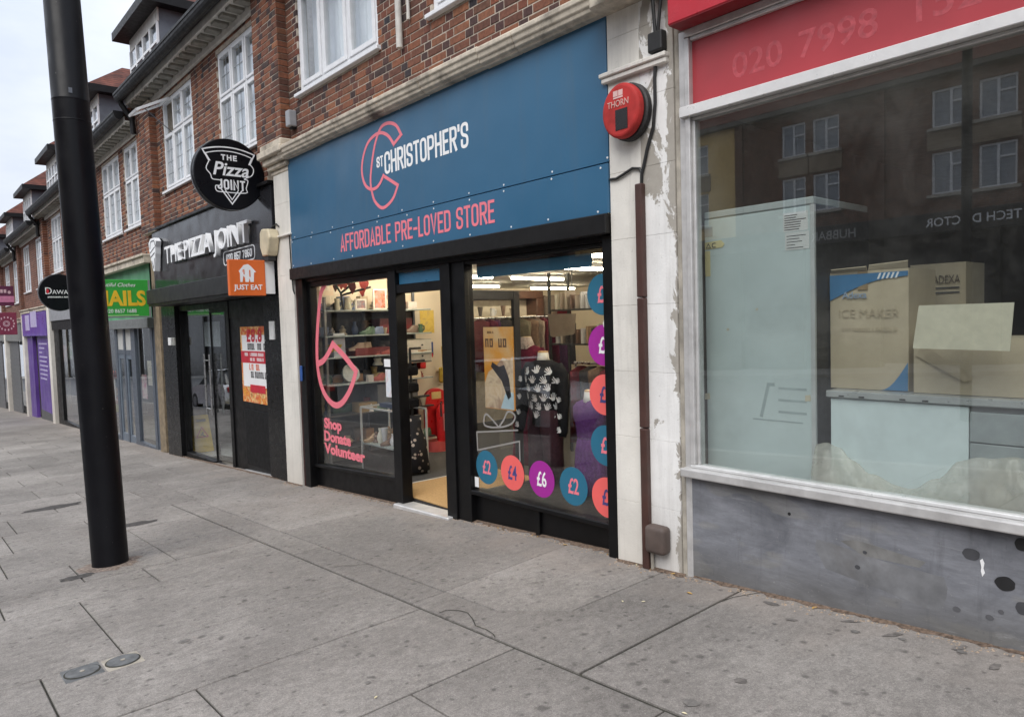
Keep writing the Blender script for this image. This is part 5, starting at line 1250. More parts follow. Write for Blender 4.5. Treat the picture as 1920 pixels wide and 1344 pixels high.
far_building('maroon_sign_shop_building', 'terrace shop with closed steel shutter beyond the purple shop', -38.5, -32.5, 4.81, [(-35.2, -33.6), (-38.0, -36.4)], [(-34.8, -32.7)], f_dark)
far_building('farthest_shop_building', 'farthest terrace shop cut by the left picture edge', -44.5, -38.5, 4.53, [(-41.2, -39.6), (-44.0, -42.4)], [(-40.7, -38.6)], f_dark, dent=False)
far_building('end_shop_building', 'last roof of the terrace at the left picture edge', -50.5, -44.5, 4.25, [(-47.2, -45.6), (-50.0, -48.4)], [(-46.6, -44.5)], f_dark, dent=False)
# their projecting signs
ns = thing('nail_sign', 'green projecting box sign with yellow NAILS lettering', 'sign', (-14.75, 3.1, 1.85))
fn = side(-14.7); GRN = M('sign_green', (.04, .35, .05), .4, var=.06)
MB().box(-14.85, -14.7, 2.72, 3.71, 1.86, 2.56).build('face', GRN, ns, bev=.006)
MB().fbox(fn, 2.72, 3.71, 1.86, 1.885, 0, .004).build('rim', SILV, ns); MB().fbox(fn, 3.68, 3.712, 1.885, 2.56, 0, .004).build('rim', SILV, ns)
YL = M('sign_yellow', (.8, .5, .03), .4)
typed_fit('NAILS', fn, 2.775, 3.63, 2.09, .26, YL, ns, bold=.035, ext=.0015)
typed('Beautiful Clothes', fn, 2.8, 2.43, .1, WHITEV, ns, sx=.95, shear=.35); typed('020 8657 1688', fn, 2.95, 1.95, .1, WHITEV, ns, sx=.85)
MB().fbox(fn, 2.78, 3.5, 1.895, 1.91, 0, .003).build('underline', M('sign_lime', (.4, .7, .3), .4), ns)
dw = thing('oval_projecting_sign', 'oval black projecting sign lettered DAWA beside the lamp post', 'sign', (-20.8, 3.15, 2.2))
fd = side(-20.8)
MB().disc(fd, 3.19, 2.625, .44, .45, -.12, 0, 40).build('drum', BLK, dw, bev=.01); MB().stroke(fd, [(3.19 + .445 * math.cos(6.2832 * i / 40), 2.625 + .455 * math.sin(6.2832 * i / 40)) for i in range(40)], .014, -.13, -.115, closed=True).build('rim', SILV, dw)
typed('D', fd, 2.87, 2.58, .24, WHITEV, dw, sx=.9); typed('AWAT', fd, 3.03, 2.58, .15, WHITEV, dw, sx=.95); mb = MB(); greek(mb, fd, 2.93, 2.49, .55, .035, 16, 0, .003); mb.build('small_print', WHITEV, dw)
MB().disc(fd, 2.93, 2.65, .035, .06, 0, .004, 10).build('red_mark', RED, dw)
ms = thing('maroon_square_sign', 'maroon square projecting sign with pale round emblem at the far left', 'sign', (-33.1, 3.3, 1.6)); fm = side(-33.0)
MRN = M('sign_maroon', (.2, .03, .06), .4); PNK = M('sign_palepink', (.6, .42, .45), .5)
MB().box(-33.1, -33.0, 2.75, 3.6, 1.62, 2.46).build('face', MRN, ms, bev=.01)
mb = MB()
for r_ in (.1, .06): mb.stroke(fm, [(3.27 + r_ * math.cos(6.2832 * i / 20), 2.04 + r_ * math.sin(6.2832 * i / 20)) for i in range(20)], .02, 0, .004, closed=True)
for i in range(14):
    a_ = 6.2832 * i / 14; mb.fbox(fm, 3.27 + .24 * math.cos(a_) - .02, 3.27 + .24 * math.cos(a_) + .02, 2.04 + .24 * math.sin(a_) - .035, 2.04 + .24 * math.sin(a_) + .035, 0, .004)
mb.build('emblem', PNK, ms)
m2 = thing('maroon_banner_sign', 'plum and pink projecting sign above the maroon square one', 'sign', (-33.1, 3.3, 2.7))
MB().box(-33.1, -33.0, 2.6, 3.56, 2.72, 3.46).build('face', M('sign_plum', (.1, .015, .05), .4), m2, bev=.01); MB().fbox(side(-33.0), 2.6, 3.56, 2.85, 3.08, 0, .005).build('pink_band', M('sign_pink', (.55, .2, .33), .4), m2)
mb = MB(); rn = random.Random(3)
for i in range(6): mb.fbox(side(-33.0), 2.7 + i * .11, 2.78 + i * .11, 3.2, 3.33, 0, .004)
mb.disc(side(-33.0), 3.42, 3.22, .05, .06, 0, .004, 10); mb.build('print', PNK, m2)
# ------------------------------------------------------------------ inside the charity shop
FZ = -.19; CZ = 2.36
MB().box(-8.6, -3.0, 3.95, 13.0, FZ - .06, FZ).build('floor', CARPET, bA); MB().box(-13.0, -8.6, 6.2, 13.0, FZ - .06, FZ).build('floor', CARPET, bA)
MB().box(-8.7, -3.0, 3.93, 13.0, CZ, CZ + .05).build('ceiling', CEIL, bA); MB().box(-13.0, -8.7, 6.2, 13.0, CZ, CZ + .05).build('ceiling', CEIL, bA)
MB().box(-8.75, -8.62, 3.95, 6.15, FZ, CZ).build('side_wall', WALL_IN, bA); MB().box(-13.1, -8.62, 6.15, 6.25, FZ, CZ).build('side_wall', WALL_IN, bA)
MB().box(-13.1, -13.0, 6.25, 13.0, FZ, CZ).build('side_wall', WALL_IN, bA); MB().box(-13.0, -3.0, 12.9, 13.0, FZ, CZ).build('back_wall', WALL_IN, bA); MB().box(-3.1, -3.0, 3.95, 12.9, FZ, CZ).build('side_wall', WALL_IN, bA)
tag(MB().box(-6.71, -5.1, 3.94, 5.4, FZ + .001, FZ + .012).build('door_mat', MAT_TAN), 'tan coir mat just inside the open shop door', 'mat')
tag(MB().box(-6.74, -6.712, 3.95, 5.4, FZ + .001, FZ + .016).build('mat_strip', THRESH), 'pale metal strip along the inner edge of the tan mat', 'strip')
# fluorescent fittings run front to back; the last is added to light the mannequins
for i, (x, y0, y1, lb) in enumerate(((-5.4, 5.6, 6.9, 'over the display window'), (-8.9, 7.7, 8.95, 'behind the brown frame'), (-8.85, 6.35, 7.3, 'left of the brown frame'), (-11.6, 10.6, 12.0, 'over the far hanging clothes'), (-11.2, 8.3, 9.4, 'low over the far shelves'), (-7.9, 4.3, 5.6, 'at the top of the left window'), (-5.4, 8.4, 9.7, 'deep in the shop on the right'), (-6.9, 6.6, 7.9, 'over the middle of the shop'), (-4.25, 4.15, 5.25, 'added out of view to light the mannequins'))):
    l = thing('fluorescent_light', 'lit fluorescent batten on the charity shop ceiling ' + lb, 'light', (x, (y0 + y1) / 2, CZ), 'fluorescent battens in the charity shop')
    MB().box(x - .05, x + .05, y0, y1, CZ - .05, CZ - .001).build('batten', WHITEV, l)
    MB().tube([(x, y0 + .03, CZ - .075), (x, y1 - .03, CZ - .075)], .02, 8).build('tube', TUBE, l, smooth=True)
rn = random.Random(4)
def small(kind, x, y, z, s, mat, label, cat, group=None, mat2=None):
    """little goods for sale; x,y,z is the middle of the base"""
    mb = MB()
    if kind == 'box': mb.box(x - s[0] / 2, x + s[0] / 2, y - s[1] / 2, y + s[1] / 2, z, z + s[2])
    elif kind == 'vase': h = s[2]; r = s[0] / 2; mb.lathe(x, y, [(r * .6, z), (r, z + h * .3), (r * .9, z + h * .5), (r * .4, z + h * .8), (r * .55, z + h)], 14)
    elif kind == 'bowl': h = s[2]; r = s[0] / 2; mb.lathe(x, y, [(r * .4, z), (r * .5, z + h * .1), (r, z + h), (r * .94, z + h), (r * .4, z + h * .25)], 16)
    elif kind == 'plate':
        n = 24; r = s[2] / 2; fr = Fr((x, y, z + r), (0, 1, 0), (-.25, 0, .97), (.97, 0, .25))
        mb.disc(fr, 0, 0, r, r, -.012, 0, n); mb.stroke(fr, [(r * .9 * math.cos(6.2832 * i / n), r * .9 * math.sin(6.2832 * i / n)) for i in range(n)], r * .18, 0, .012, closed=True)
    elif kind == 'frame':
        mb.box(x - .01, x + .012, y - s[1] / 2, y + s[1] / 2, z, z + .02); mb.box(x - .01, x + .012, y - s[1] / 2, y + s[1] / 2, z + s[2] - .02, z + s[2]); mb.box(x - .01, x + .012, y - s[1] / 2, y - s[1] / 2 + .02, z + .02, z + s[2] - .02); mb.box(x - .01, x + .012, y + s[1] / 2 - .02, y + s[1] / 2, z + .02, z + s[2] - .02)
    elif kind == 'shoe':
        mb.loft([(x, y, z, .045, .12), (x, y, z + .03, .045, .125), (x, y + .04, z + .06, .035, .075), (x, y + .06, z + .1, .03, .045)], 12)
    elif kind == 'jug':
        h = s[2]; r = s[0] / 2; mb.lathe(x, y, [(r * .9, z), (r, z + h * .2), (r * .8, z + h * .7), (r * .9, z + h)], 14); mb.tube([(x, y + r * .8, z + h * .8), (x, y + r * 1.7, z + h * .7), (x, y + r * 1.6, z + h * .35), (x, y + r * .9, z + h * .2)], .012, 6)
    elif kind == 'figure':
        h = s[2]; r = s[0] / 2; mb.lathe(x, y, [(r, z), (r * 1.05, z + h * .08), (r * .6, z + h * .3), (r * .8, z + h * .55), (r * .35, z + h * .72), (r * .45, z + h * .85), (r * .1, z + h)], 12)
    o = mb.build(cat.replace(' ', '_'), mat, None, smooth=kind not in ('box', 'frame'))
    if kind == 'frame': MB().box(x - .006, x + .004, y - s[1] / 2 + .02, y + s[1] / 2 - .02, z + .02, z + s[2] - .02).build('picture', mat2, o)
    return tag(o, label, cat, group)
# glass shelving along the left wall, seen through the left window
SHG = M('shelf_glass_edge', (.3, .34, .33), .3, var=.05)
WOODD = M('dark_wood', (.06, .03, .018), .5, var=.3, scale=20)
sh = thing('display_shelving', 'glass display shelving against the wall behind the left shop window', 'shelving', (-8.4, 4.8, FZ))
SZ = [.05, .47, .86, 1.2, 1.47, 1.79]
for z in SZ: MB().box(-8.58, -8.16, 4.02, 5.6, z - .018, z).build('shelf', SHG if z > .6 else M('shelf_dark', (.035, .03, .028), .5), sh, bev=.002)
for y in (4.03, 4.8, 5.59): MB().box(-8.6, -8.57, y - .015, y + .015, FZ, 2.2).build('upright', GREYF, sh)
MB().box(-8.2, -8.165, 4.02, 4.05, FZ, 1.95).build('upright', M('upright_grey', (.2, .19, .18), .4, metal=.3), sh); MB().box(-8.612, -8.6, 4.0, 5.62, .06, 1.77).build('back_panel', M('shelf_back', (.035, .03, .03), .7), sh)
C = lambda n, c, r=.5: M('goods_' + n, c, r, var=.15)
gd = [('frame', 4.86, 5, (0, .2, .27), C('whiteframe', (.7, .66, .6)), 'white picture frame on the top shelf of the left window', print_mat('pic1', [(.02, .02, .03), (.6, .2, .12), (.3, .3, .35)], 14)),
      ('frame', 5.08, 5, (0, .13, .22), C('whiteframe', (.7, .66, .6)), 'small pale frame at the right end of the top shelf', print_mat('pic2', [(.05, .05, .06), (.6, .5, .4), (.1, .1, .12)], 18, 2.0)),
      ('frame', 4.58, 5, (0, .16, .14), C('whiteframe', (.7, .66, .6)), 'low wide picture frame beside the silver tins', print_mat('pic3', [(.5, .2, .15), (.2, .2, .25), (.6, .5, .4)], 14, 4.0))]
for kind, y, si, s, m, lb, m2_ in gd: small(kind, -8.26, y, SZ[si] + .001, s, m, lb, 'picture frame', None, m2_)
small('jug', -8.3, 4.42, SZ[5] + .001, (.1, .1, .16), C('silver', (.45, .42, .32), .3), 'silver patterned tin on the top shelf', 'tin')
small('jug', -8.36, 4.3, SZ[5] + .001, (.08, .08, .15), C('silver', (.45, .42, .32), .3), 'second silver tin left of the patterned one', 'tin')
small('box', -8.33, 4.24, SZ[4] - .05 - .22, (.2, .16, .3), C('catbox', (.5, .52, .56)), 'pale printed box on the second shelf down', 'box')
small('box', -8.35, 4.9, SZ[3] + .001, (.3, .9, .1), C('oxblood', (.13, .014, .016)), 'long dark red case lying on a middle shelf', 'case')
small('box', -8.38, 5.1, SZ[4] + .001, (.25, .5, .2), C('oxblood', (.13, .014, .016)), 'dark red case on the shelf below the pictures', 'case')
small('shoe', -8.25, 4.5, SZ[4] - .2, (0, 0, 0), C('tanshoe', (.5, .36, .25)), 'tan leather shoe beside the pale printed box', 'shoe')
small('shoe', -8.3, 4.62, SZ[4] - .2, (0, 0, 0), C('tanshoe', (.5, .36, .25)), 'second tan shoe next to the dark case', 'shoe')
small('plate', -8.3, 4.42, SZ[2] + .002, (0, 0, .24), C('platewhite', (.5, .52, .5), .3), 'round white plate propped on the shelf behind the pink outline', 'plate')
small('shoe', -8.28, 4.78, SZ[2] + .002, (0, 0, 0), C('yellowshoe', (.45, .3, .06)), 'yellow slipper right of the white plate', 'shoe')
small('bowl', -8.28, 4.2, SZ[3] + .06, (.2, .2, .1), C('yellowbowl', (.62, .45, .02), .35), 'bright yellow bowl near the left jamb', 'bowl')
small('figure', -8.3, 4.82, SZ[3] - .09 - .05, (.14, .14, .16), C('chinawhite', (.62, .6, .5), .3), 'white china bell figure on the middle shelf', 'figurine')
small('bowl', -8.3, 5.08, SZ[3] - .12, (.13, .13, .08), C('chinawhite', (.62, .6, .5), .3), 'small white dish right of the china figure', 'dish')
small('box', -8.3, 4.6, SZ[1] + .002, (.2, .26, .12), C('tanbag', (.3, .2, .09)), 'tan handbag on the low dark shelf', 'handbag')
small('box', -8.36, 5.05, SZ[1] + .002, (.3, .6, .34), C('greycase', (.13, .13, .132), .6), 'dark grey case on the low shelf above the glass display case', 'case')
pal2 = [(.25, .04, .03), (.5, .42, .3), (.05, .1, .06), (.4, .2, .08), (.1, .13, .22), (.55, .5, .46), (.12, .08, .06), (.35, .33, .3), (.03, .03, .035), (.42, .3, .12)]
for si, nm in ((5, 'top'), (4, 'second'), (3, 'third'), (2, 'fourth'), (1, 'fifth'), (0, 'lowest')):
    for i in range(10):
        k_ = rn.choice(['shoe', 'vase', 'jug', 'figure', 'bowl', 'box', 'shoe', 'box']); ci = rn.randrange(10); hh = rn.uniform(.09, .2)
        small(k_, -8.44 + rn.uniform(-.04, .03), 4.12 + i * .148, SZ[si] + .001, (rn.uniform(.09, .15), rn.uniform(.1, .14), hh), C('mix%d' % ci, pal2[ci], .5), '%s piece of bric-a-brac from the left at the back of the %s window shelf' % (ORD[i], nm), 'bric-a-brac', 'bric-a-brac along the left window shelves')
for si, nm in ((4, 'second'), (3, 'third'), (2, 'fourth'), (1, 'fifth'), (0, 'lowest')):
    for i in range(7):
        k_ = rn.choice(['shoe', 'jug', 'bowl', 'box', 'shoe', 'figure']); ci = rn.randrange(10)
        small(k_, -8.22 + rn.uniform(-.02, .02), 4.64 + i * .135, SZ[si] + .001, (rn.uniform(.06, .1), rn.uniform(.07, .1), rn.uniform(.06, .14)), C('mix%d' % ci, pal2[ci], .5), '%s small item from the left along the front of the %s window shelf' % (ORD[i], nm), 'bric-a-brac', 'bric-a-brac along the left window shelves')
# red paper branches at the top of the window
rb_ = thing('red_garland', 'dark branches with red paper leaves in the top of the left window', 'decoration', (-7.9, 4.2, 1.8)); REDL = M('paper_red', (.36, .055, .045), .6, var=.2)
for pts in ([(-8.2, 4.3, 1.8), (-8.15, 4.25, 2.0), (-8.3, 4.2, 2.2)], [(-8.15, 4.25, 2.0), (-7.95, 4.3, 2.1), (-7.85, 4.3, 2.28)], [(-8.16, 4.26, 1.97), (-8.05, 4.4, 2.02), (-7.85, 4.5, 2.06)]): MB().tube(pts, .014, 6).build('branch', CABLE, rb_)
for i in range(16):
    a, b, c = rn.uniform(-8.35, -7.75), rn.uniform(4.1, 4.55), rn.uniform(1.92, 2.3); s = rn.uniform(.05, .11); fr = Fr((a, b, c), (.75, .66, 0), (rn.uniform(-.5, .5), 0, 1), (.66, -.75, 0))
    MB().poly(fr, [(0, -s), (s * .6, 0), (s * .4, s), (-s * .1, s * .6), (-s * .7, s * .8), (-s * .5, -.1 * s)], 0, .003).build('paper_leaf', REDL, rb_)
# glass case of shoes near the door
dc = thing('display_case', 'low glass display case of bric-a-brac behind the door post', 'display case', (-7.55, 4.55, FZ))
fr4 = M('case_frame', (.6, .6, .58), .4, metal=.3)
m = MB(); X0, X1, Y0, Y1, Z0, Z1 = -7.95, -7.1, 4.35, 4.75, .02, .57
for a, b in ((X0, Y0), (X1, Y0), (X0, Y1), (X1, Y1)): m.box(a - .01, a + .01, b - .01, b + .01, FZ, Z1)
m.box(X0, X1, Y0 - .012, Y0 + .012, Z1, Z1 + .02); m.box(X0, X1, Y1 - .012, Y1 + .012, Z1, Z1 + .02); m.box(X0 - .012, X0 + .012, Y0 + .012, Y1 - .012, Z1, Z1 + .02); m.build('case_frame', fr4, dc)
MB().box(X0, X1, Y0, Y1, Z0 + .1, Z0 + .12).build('shelf', SHG, dc); MB().box(X0, X1, Y0, Y1, FZ, Z0).build('plinth', M('shelf_dark', (.035, .03, .028)), dc)
cols = [(.6, .58, .5), (.12, .07, .05), (.3, .2, .12), (.02, .02, .025), (.5, .5, .52), (.35, .3, .25), (.05, .04, .035)]
for i in range(16):
    x, y = X0 + .08 + (i % 8) * .1, Y0 + .1 + (i // 8) * .18; ci = rn.randrange(7)
    small(rn.choice(['vase', 'bowl', 'jug', 'figure', 'shoe']), x, y, Z0 + .121, (.09, .09, rn.uniform(.08, .2)), C('bric%d' % ci, cols[ci], .4), '%s small ornament from the left in the %s row of the low display case' % (ORD[i % 8], 'front' if i < 8 else 'back'), 'ornament', 'ornaments in the low display case')
small('box', -7.4, 4.5, .592, (.5, .12, .05), C('navybox', (.03, .045, .09)), 'navy printed box lying on the glass display case', 'box')
# doorway: wall goods, fire point
EX = thing('fire_extinguisher_stand', 'red fire extinguisher in a red moulded stand inside the doorway', 'extinguisher', (-8.2, 5.75, FZ))
FRED = M('fire_red', (.55, .018, .02), .35); fx = side(-8.24)
b_ = [(-8.25, 5.72, FZ, .15, .2), (-8.25, 5.72, FZ + .14, .15, .2)]
MB().loft(b_, 20).build('stand_base', M('fire_red_pale', (.55, .09, .08), .5), EX, smooth=True)
mb = MB(); n = 14; pr = [(5.54, 0.0), (5.54, .55)] + [(5.72 - .18 * math.cos(math.pi * i / n), .55 + .13 * math.sin(math.pi * i / n)) for i in range(n + 1)] + [(5.9, 0.0)]
mb.poly(side(-8.3), pr, -.05, .02); mb.build('stand_back', FRED, EX, bev=.02, seg=2)
MB().lathe(-8.17, 5.74, [(.085, -.05), (.09, -.03), (.09, .38), (.06, .44), (.03, .47), (.03, .52)], 18).build('cylinder', FRED, EX, smooth=True)
MB().fbox(side(-8.279), 5.64, 5.8, .53, .63, 0, .003).build('id_sign', M('sign_buff', (.65, .5, .2), .5), EX); MB().tube([(-8.17, 5.74, .5), (-8.12, 5.68, .48), (-8.09, 5.66, .3)], .012, 6).build('hose', CABLE, EX)
MB().fbox(side(-8.0805), 5.69, 5.79, .1, .34, 0, .002).build('label', M('label_pink', (.6, .25, .25), .6), EX)
fw2 = side(-8.62)
tag(MB().fbox(fw2, 5.72, 5.96, 1.45, 1.78, 0, .004).build('yellow_poster', print_mat('pos_y', [(.55, .36, .06), (.68, .5, .1), (.5, .35, .12)], 9)), 'yellow poster on the cream wall inside the doorway', 'poster')
nb = tag(MB().fbox(fw2, 5.8, 5.93, 1.13, 1.32, 0, .004).build('blue_notice', M('blue_notice', (.03, .07, .25), .5)), 'small blue and red notice below the yellow poster', 'notice'); MB().fbox(fw2, 5.81, 5.92, 1.1, 1.16, .004, .006).build('red_block', RED, nb)
tag(MB().box(-8.6, -8.5, 5.62, 5.72, .95, 1.06).build('break_glass_point', FRED, None, bev=.01), 'small red call point on the cream wall', 'call point')
wd = thing('drawer_cabinet', 'off-white drawer cabinet on the wall left of the yellow poster', 'cabinet', (-8.4, 5.4, 1.1))
MB().box(-8.61, -8.2, 5.0, 5.62, 1.06, 1.38).build('cabinet_body', M('cab_white', (.55, .52, .45), .5), wd, bev=.008)
for i in range(2): MB().box(-8.199, -8.185, 5.02, 5.6, 1.075 + i * .155, 1.215 + i * .155).build('drawer', M('cab_white', (.55, .52, .45)), wd, bev=.004)
for i in range(4): MB().disc(side(-8.185), 5.2 + (i % 2) * .25, 1.15 + (i // 2) * .15, .012, .012, 0, .015, 8).build('knob', INK, wd)
br = thing('broom', 'yellow broom hanging on the cream wall by the hanging clothes', 'broom', (-8.5, 6.0, .8)); YB_ = M('broom_yellow', (.5, .36, .05), .5)
MB().tube([(-8.52, 6.02, 1.25), (-8.52, 6.03, .95)], .014, 8).build('handle', YB_, br); MB().box(-8.56, -8.48, 5.96, 6.09, .72, .95).build('head', YB_, br, bev=.02)
# patterned black dress on a stand inside the door
BLKC = cloth_mat('cloth_black', (.01, .01, .012))
t_ = NT('cloth_floral')
v_ = t_.t.nodes.new('ShaderNodeTexVoronoi'); v_.inputs['Scale'].default_value = 17; t_.t.links.new(t_.pos(), v_.inputs['Vector'])
fl = t_.mix(t_.math('MULTIPLY', t_.ramp(v_.outputs['Distance'], .28, .36, 1, 0), t_.ramp(t_.n('SeparateColor', i0=v_.outputs['Color']), .35, .4)), (.012, .011, .014), (.5, .42, .36))
FLORAL = t_.done(t_.bsdf(fl, .85))
dr_ = thing('floral_dress', 'black dress with pale flowers on a stand inside the door', 'dress', (-7.2, 4.6, FZ))
MB().loft([(-7.22, 4.62, .0 - .15, .2, .2), (-7.2, 4.62, .2, .16, .16), (-7.2, 4.62, .35, .1, .1), (-7.2, 4.62, .5, .08, .12)], 18).build('skirt', FLORAL, dr_, smooth='all')
MB().tube([(-7.2, 4.62, .5), (-7.2, 4.62, 1.3)], .015, 8).build('stand', CABLE, dr_)
for z, l in ((.72, .25), (1.15, .2), (1.3, .15)): MB().tube([(-7.2, 4.62, z), (-7.2, 4.62 + l, z)], .014, 8).build('arm', CABLE, dr_)
for z in (.6, .78, .98): MB().box(-7.26, -7.14, 4.52, 4.7, z, z + .11).build('hanging_bag', BLKC, dr_, bev=.02)

# ------------------------------------------------------------------ right window display
DP = tag(MB().box(-5.03, -3.38, 3.96, 5.3, FZ, .07).build('display_platform', M('platform_dark', (.02, .018, .017), .6)), 'dark low platform under the mannequins in the right window', 'platform')
SKIN = M('mannequin_white', (.62, .6, .56), .45); WOODP = M('mannequin_wood', (.5, .3, .12), .5)
def mannequin(x, y, top, hem, w, lb, m_top, m_low, arms=True, waist=None, twist=0.0, neck=True, split=True):
    """headless shop dummy, dressed; top is the neck's top"""
    t = thing('mannequin', lb, 'mannequin', (x, y, .07))
    sh_ = top - .11; wz = waist or sh_ - .42
    tor = [(x, y, wz - .12, w * .37, w * .24), (x, y, wz, w * .33, w * .22), (x, y, wz + .14, w * .37, w * .25), (x, y, sh_ - .12, w * .43, w * .27), (x, y, sh_ - .04, w * .45, w * .23), (x, y, sh_, w * .36, w * .17), (x, y, sh_ + .03, w * .17, w * .13)]
    top_ = MB().loft(tor, 28).build('top', m_top, t, smooth='all')
    if arms:
        for s in (-1, 1): MB().tube([(x + s * w * .36, y, sh_ - .03), (x + s * w * .47, y, sh_ - .1), (x + s * w * .52, y - .01, sh_ - .3), (x + s * w * .55, y - .03, sh_ - .46), (x + s * w * .58, y - .05, sh_ - .62), (x + s * w * .58, y - .06, sh_ - .66)], [.06, .065, .058, .052, .042, .035], 12).build('sleeve', m_top, t, smooth='all')
    if split:
        for s in (-1, 1): MB().loft([(x + s * w * .21, y, hem, w * .2, w * .2), (x + s * w * .2, y, hem + .25, w * .19, w * .2), (x + s * w * .17, y, wz - .12, w * .2, w * .24), (x + s * w * .16, y, wz + .02, w * .17, w * .215)], 18).build('trouser_leg', m_low, t, smooth='all')
    else:
        MB().loft([(x, y, hem, w * .46, w * .3), (x, y, hem + .2, w * .42, w * .28), (x, y, wz - .1, w * .39, w * .26), (x, y, wz + .01, w * .335, w * .225)], 24).build('skirt', m_low, t, smooth='all')
    if neck:
        MB().loft([(x, y, sh_ + .0, .075, .07), (x, y, sh_ + .05, .055, .055), (x, y, top - .012, .05, .05)], 18).build('neck', SKIN, t, smooth='all'); MB().loft([(x, y, top - .0115, .05, .05), (x, y, top, .048, .048), (x, y, top + .005, .03, .03)], 18).build('neck_cap', WOODP, t, smooth=True)
    MB().tube([(x, y, .07), (x, y, hem + .1)], .015, 8).build('pole', BRUSH, t)
    return t, top_, tor
MAUV = cloth_mat('cloth_aubergine', (.05, .022, .03)); MARO = cloth_mat('cloth_maroon', (.13, .012, .032)); PURC = cloth_mat('cloth_purple', (.1, .035, .14))
t, top_, tor = mannequin(-4.88, 4.6, 1.3, .1, .5, 'mannequin in a black jumper printed with white hands', BLKC, MAUV, waist=.74)
HW = M('print_white', (.85, .85, .85), .7)
def torso_pt(tor, th, z, off):
    for (a, b) in zip(tor, tor[1:]):
        if a[2] <= z <= b[2]:
            k = (z - a[2]) / (b[2] - a[2]); rx = a[3] + (b[3] - a[3]) * k; ry = a[4] + (b[4] - a[4]) * k
            return (a[0] + (rx + off) * math.cos(th), a[1] + (ry + off) * math.sin(th), z)
    return None
hand = [[(-.5, -.2), (-.3, -.5), (.2, -.5), (.45, -.2), (.4, .1), (-.4, .1)], [(-.42, .05), (-.25, .08), (-.42, .75), (-.55, .7)], [(-.2, .08), (0, .1), (-.02, .95), (-.18, .95)], [(.03, .1), (.22, .1), (.32, .85), (.18, .9)], [(.25, .08), (.4, .05), (.65, .55), (.55, .65)], [(-.45, -.25), (-.35, 0), (-.9, .25), (-.95, .1)]]
k = 0
for row in range(6):
    for c in range(5):
        th = rad(-165 + c * 36 + (row % 2) * 18 + rn.uniform(-6, 6)); z = .7 + row * .085 + rn.uniform(-.012, .012); ro = rn.uniform(-.9, .9); sc = .052
        mb = MB(); ok = True
        for j, pg in enumerate(hand):
            vs = []
            for u, v in pg:
                a = (u * math.cos(ro) - v * math.sin(ro)) * sc; b = (u * math.sin(ro) + v * math.cos(ro)) * sc
                q = torso_pt(tor, th + a / .17, z + b, .004 + j * .0004)
                if q is None: ok = False; break
                vs.append(q)
            if not ok: break
            mb.add(vs, [tuple(range(len(vs)))])
        if ok and mb.v: mb.build('hand_print', HW, top_)
for sgn in (-1, 1):
    for q_, (dx, dz) in enumerate(((.5, .16), (.535, .33), (.56, .48), (.575, .6))):
        ro = rn.uniform(-.8, .8); fh = Fr((-4.88 + sgn * .5 * dx, 4.6 - .068 + .012 * q_ - .02 * q_, 1.19 - dz), (1, 0, 0), (0, 0, 1), (0, -1, 0)); mb = MB()
        for j, pg in enumerate(hand): mb.poly(fh, [((u * math.cos(ro) - v * math.sin(ro)) * .04, (u * math.sin(ro) + v * math.cos(ro)) * .04) for u, v in pg], 0, .002 + j * .0004)
        mb.build('hand_print', HW, t)
mannequin(-5.55, 5.0, 1.42, .1, .5, 'mannequin in a long maroon dress behind the hand-print jumper', MARO, MARO, waist=.8, split=False)
mannequin(-4.2, 4.5, .98, .09, .42, 'small mannequin in a purple dress by the right edge of the window', PURC, PURC, arms=False, waist=.55, split=False)
sc_ = tag(MB().loft([(-5.55, 4.98, 1.3, .12, .1), (-5.55, 4.97, 1.36, .1, .09), (-5.55, 4.98, 1.42, .065, .065)], 16).build('scarf', print_mat('scarf_print', [(.1, .08, .08), (.5, .42, .38), (.3, .2, .18)], 30)), 'pale patterned scarf round the maroon mannequin', 'scarf')
# clothes rail behind them
rl = thing('clothes_rail', 'metal clothes rail behind the mannequins on the right', 'rail', (-4.4, 5.5, FZ))
MB().tube([(-5.3, 5.45, 1.13), (-3.3, 5.45, 1.12)], .014, 8).build('bar', BRUSH, rl)
for x in (-5.28, -3.32): MB().tube([(x, 5.45, FZ), (x, 5.45, 1.13)], .014, 8).build('post', BRUSH, rl)
pal = [(.12, .018, .026), (.05, .045, .045), (.17, .11, .075), (.1, .012, .035), (.025, .025, .028), (.24, .19, .15), (.08, .03, .08), (.14, .12, .08)]
cn_ = ['maroon', 'charcoal', 'brown', 'wine', 'black', 'taupe', 'plum', 'olive']
def garment(x, y, z, w, h, ci, lb, grp, ang=0.0):
    """a top on a hanger: shoulders, body with folds"""
    mb = MB(); n = 14; d = .03; vs = []
    prof_ = [(.0, .12), (.06, .5), (.14, .52), (.3, .48), (1.0, .54)]
    for q, ww in prof_:
        for i in range(n):
            t = 2 * math.pi * i / n; rr = 1 + .18 * math.sin(3 * t + ci + q * 4)
            a = math.cos(t) * ww * w; b = math.sin(t) * d * rr * (1 + q)
            vs.append((x + a * math.cos(ang) - b * math.sin(ang), y + a * math.sin(ang) + b * math.cos(ang), z - q * h))
    m_ = len(prof_)
    mb.add(vs, [(i * n + k, i * n + (k + 1) % n, (i + 1) * n + (k + 1) % n, (i + 1) * n + k) for i in range(m_ - 1) for k in range(n)] + [tuple(range(n)), tuple(range((m_ - 1) * n, m_ * n))])
    o = mb.build('hanging_garment', cloth_mat('garment_%d' % ci, pal[ci]) if 'garment_%d' % ci not in bpy.data.materials else bpy.data.materials['garment_%d' % ci], None, smooth='all')
    return tag(o, lb % cn_[ci], 'garment', grp)
for i in range(14):
    garment(-5.2 + i * .135, 5.45 + rn.uniform(-.03, .03), 1.1, .36, rn.uniform(.6, .85), i % 8 if i % 3 else 0, '%s garment, ' + ORD[i] + ' from the left on the rail behind the mannequins', 'garments on the rail behind the mannequins', rad(90 + rn.uniform(-25, 25)))
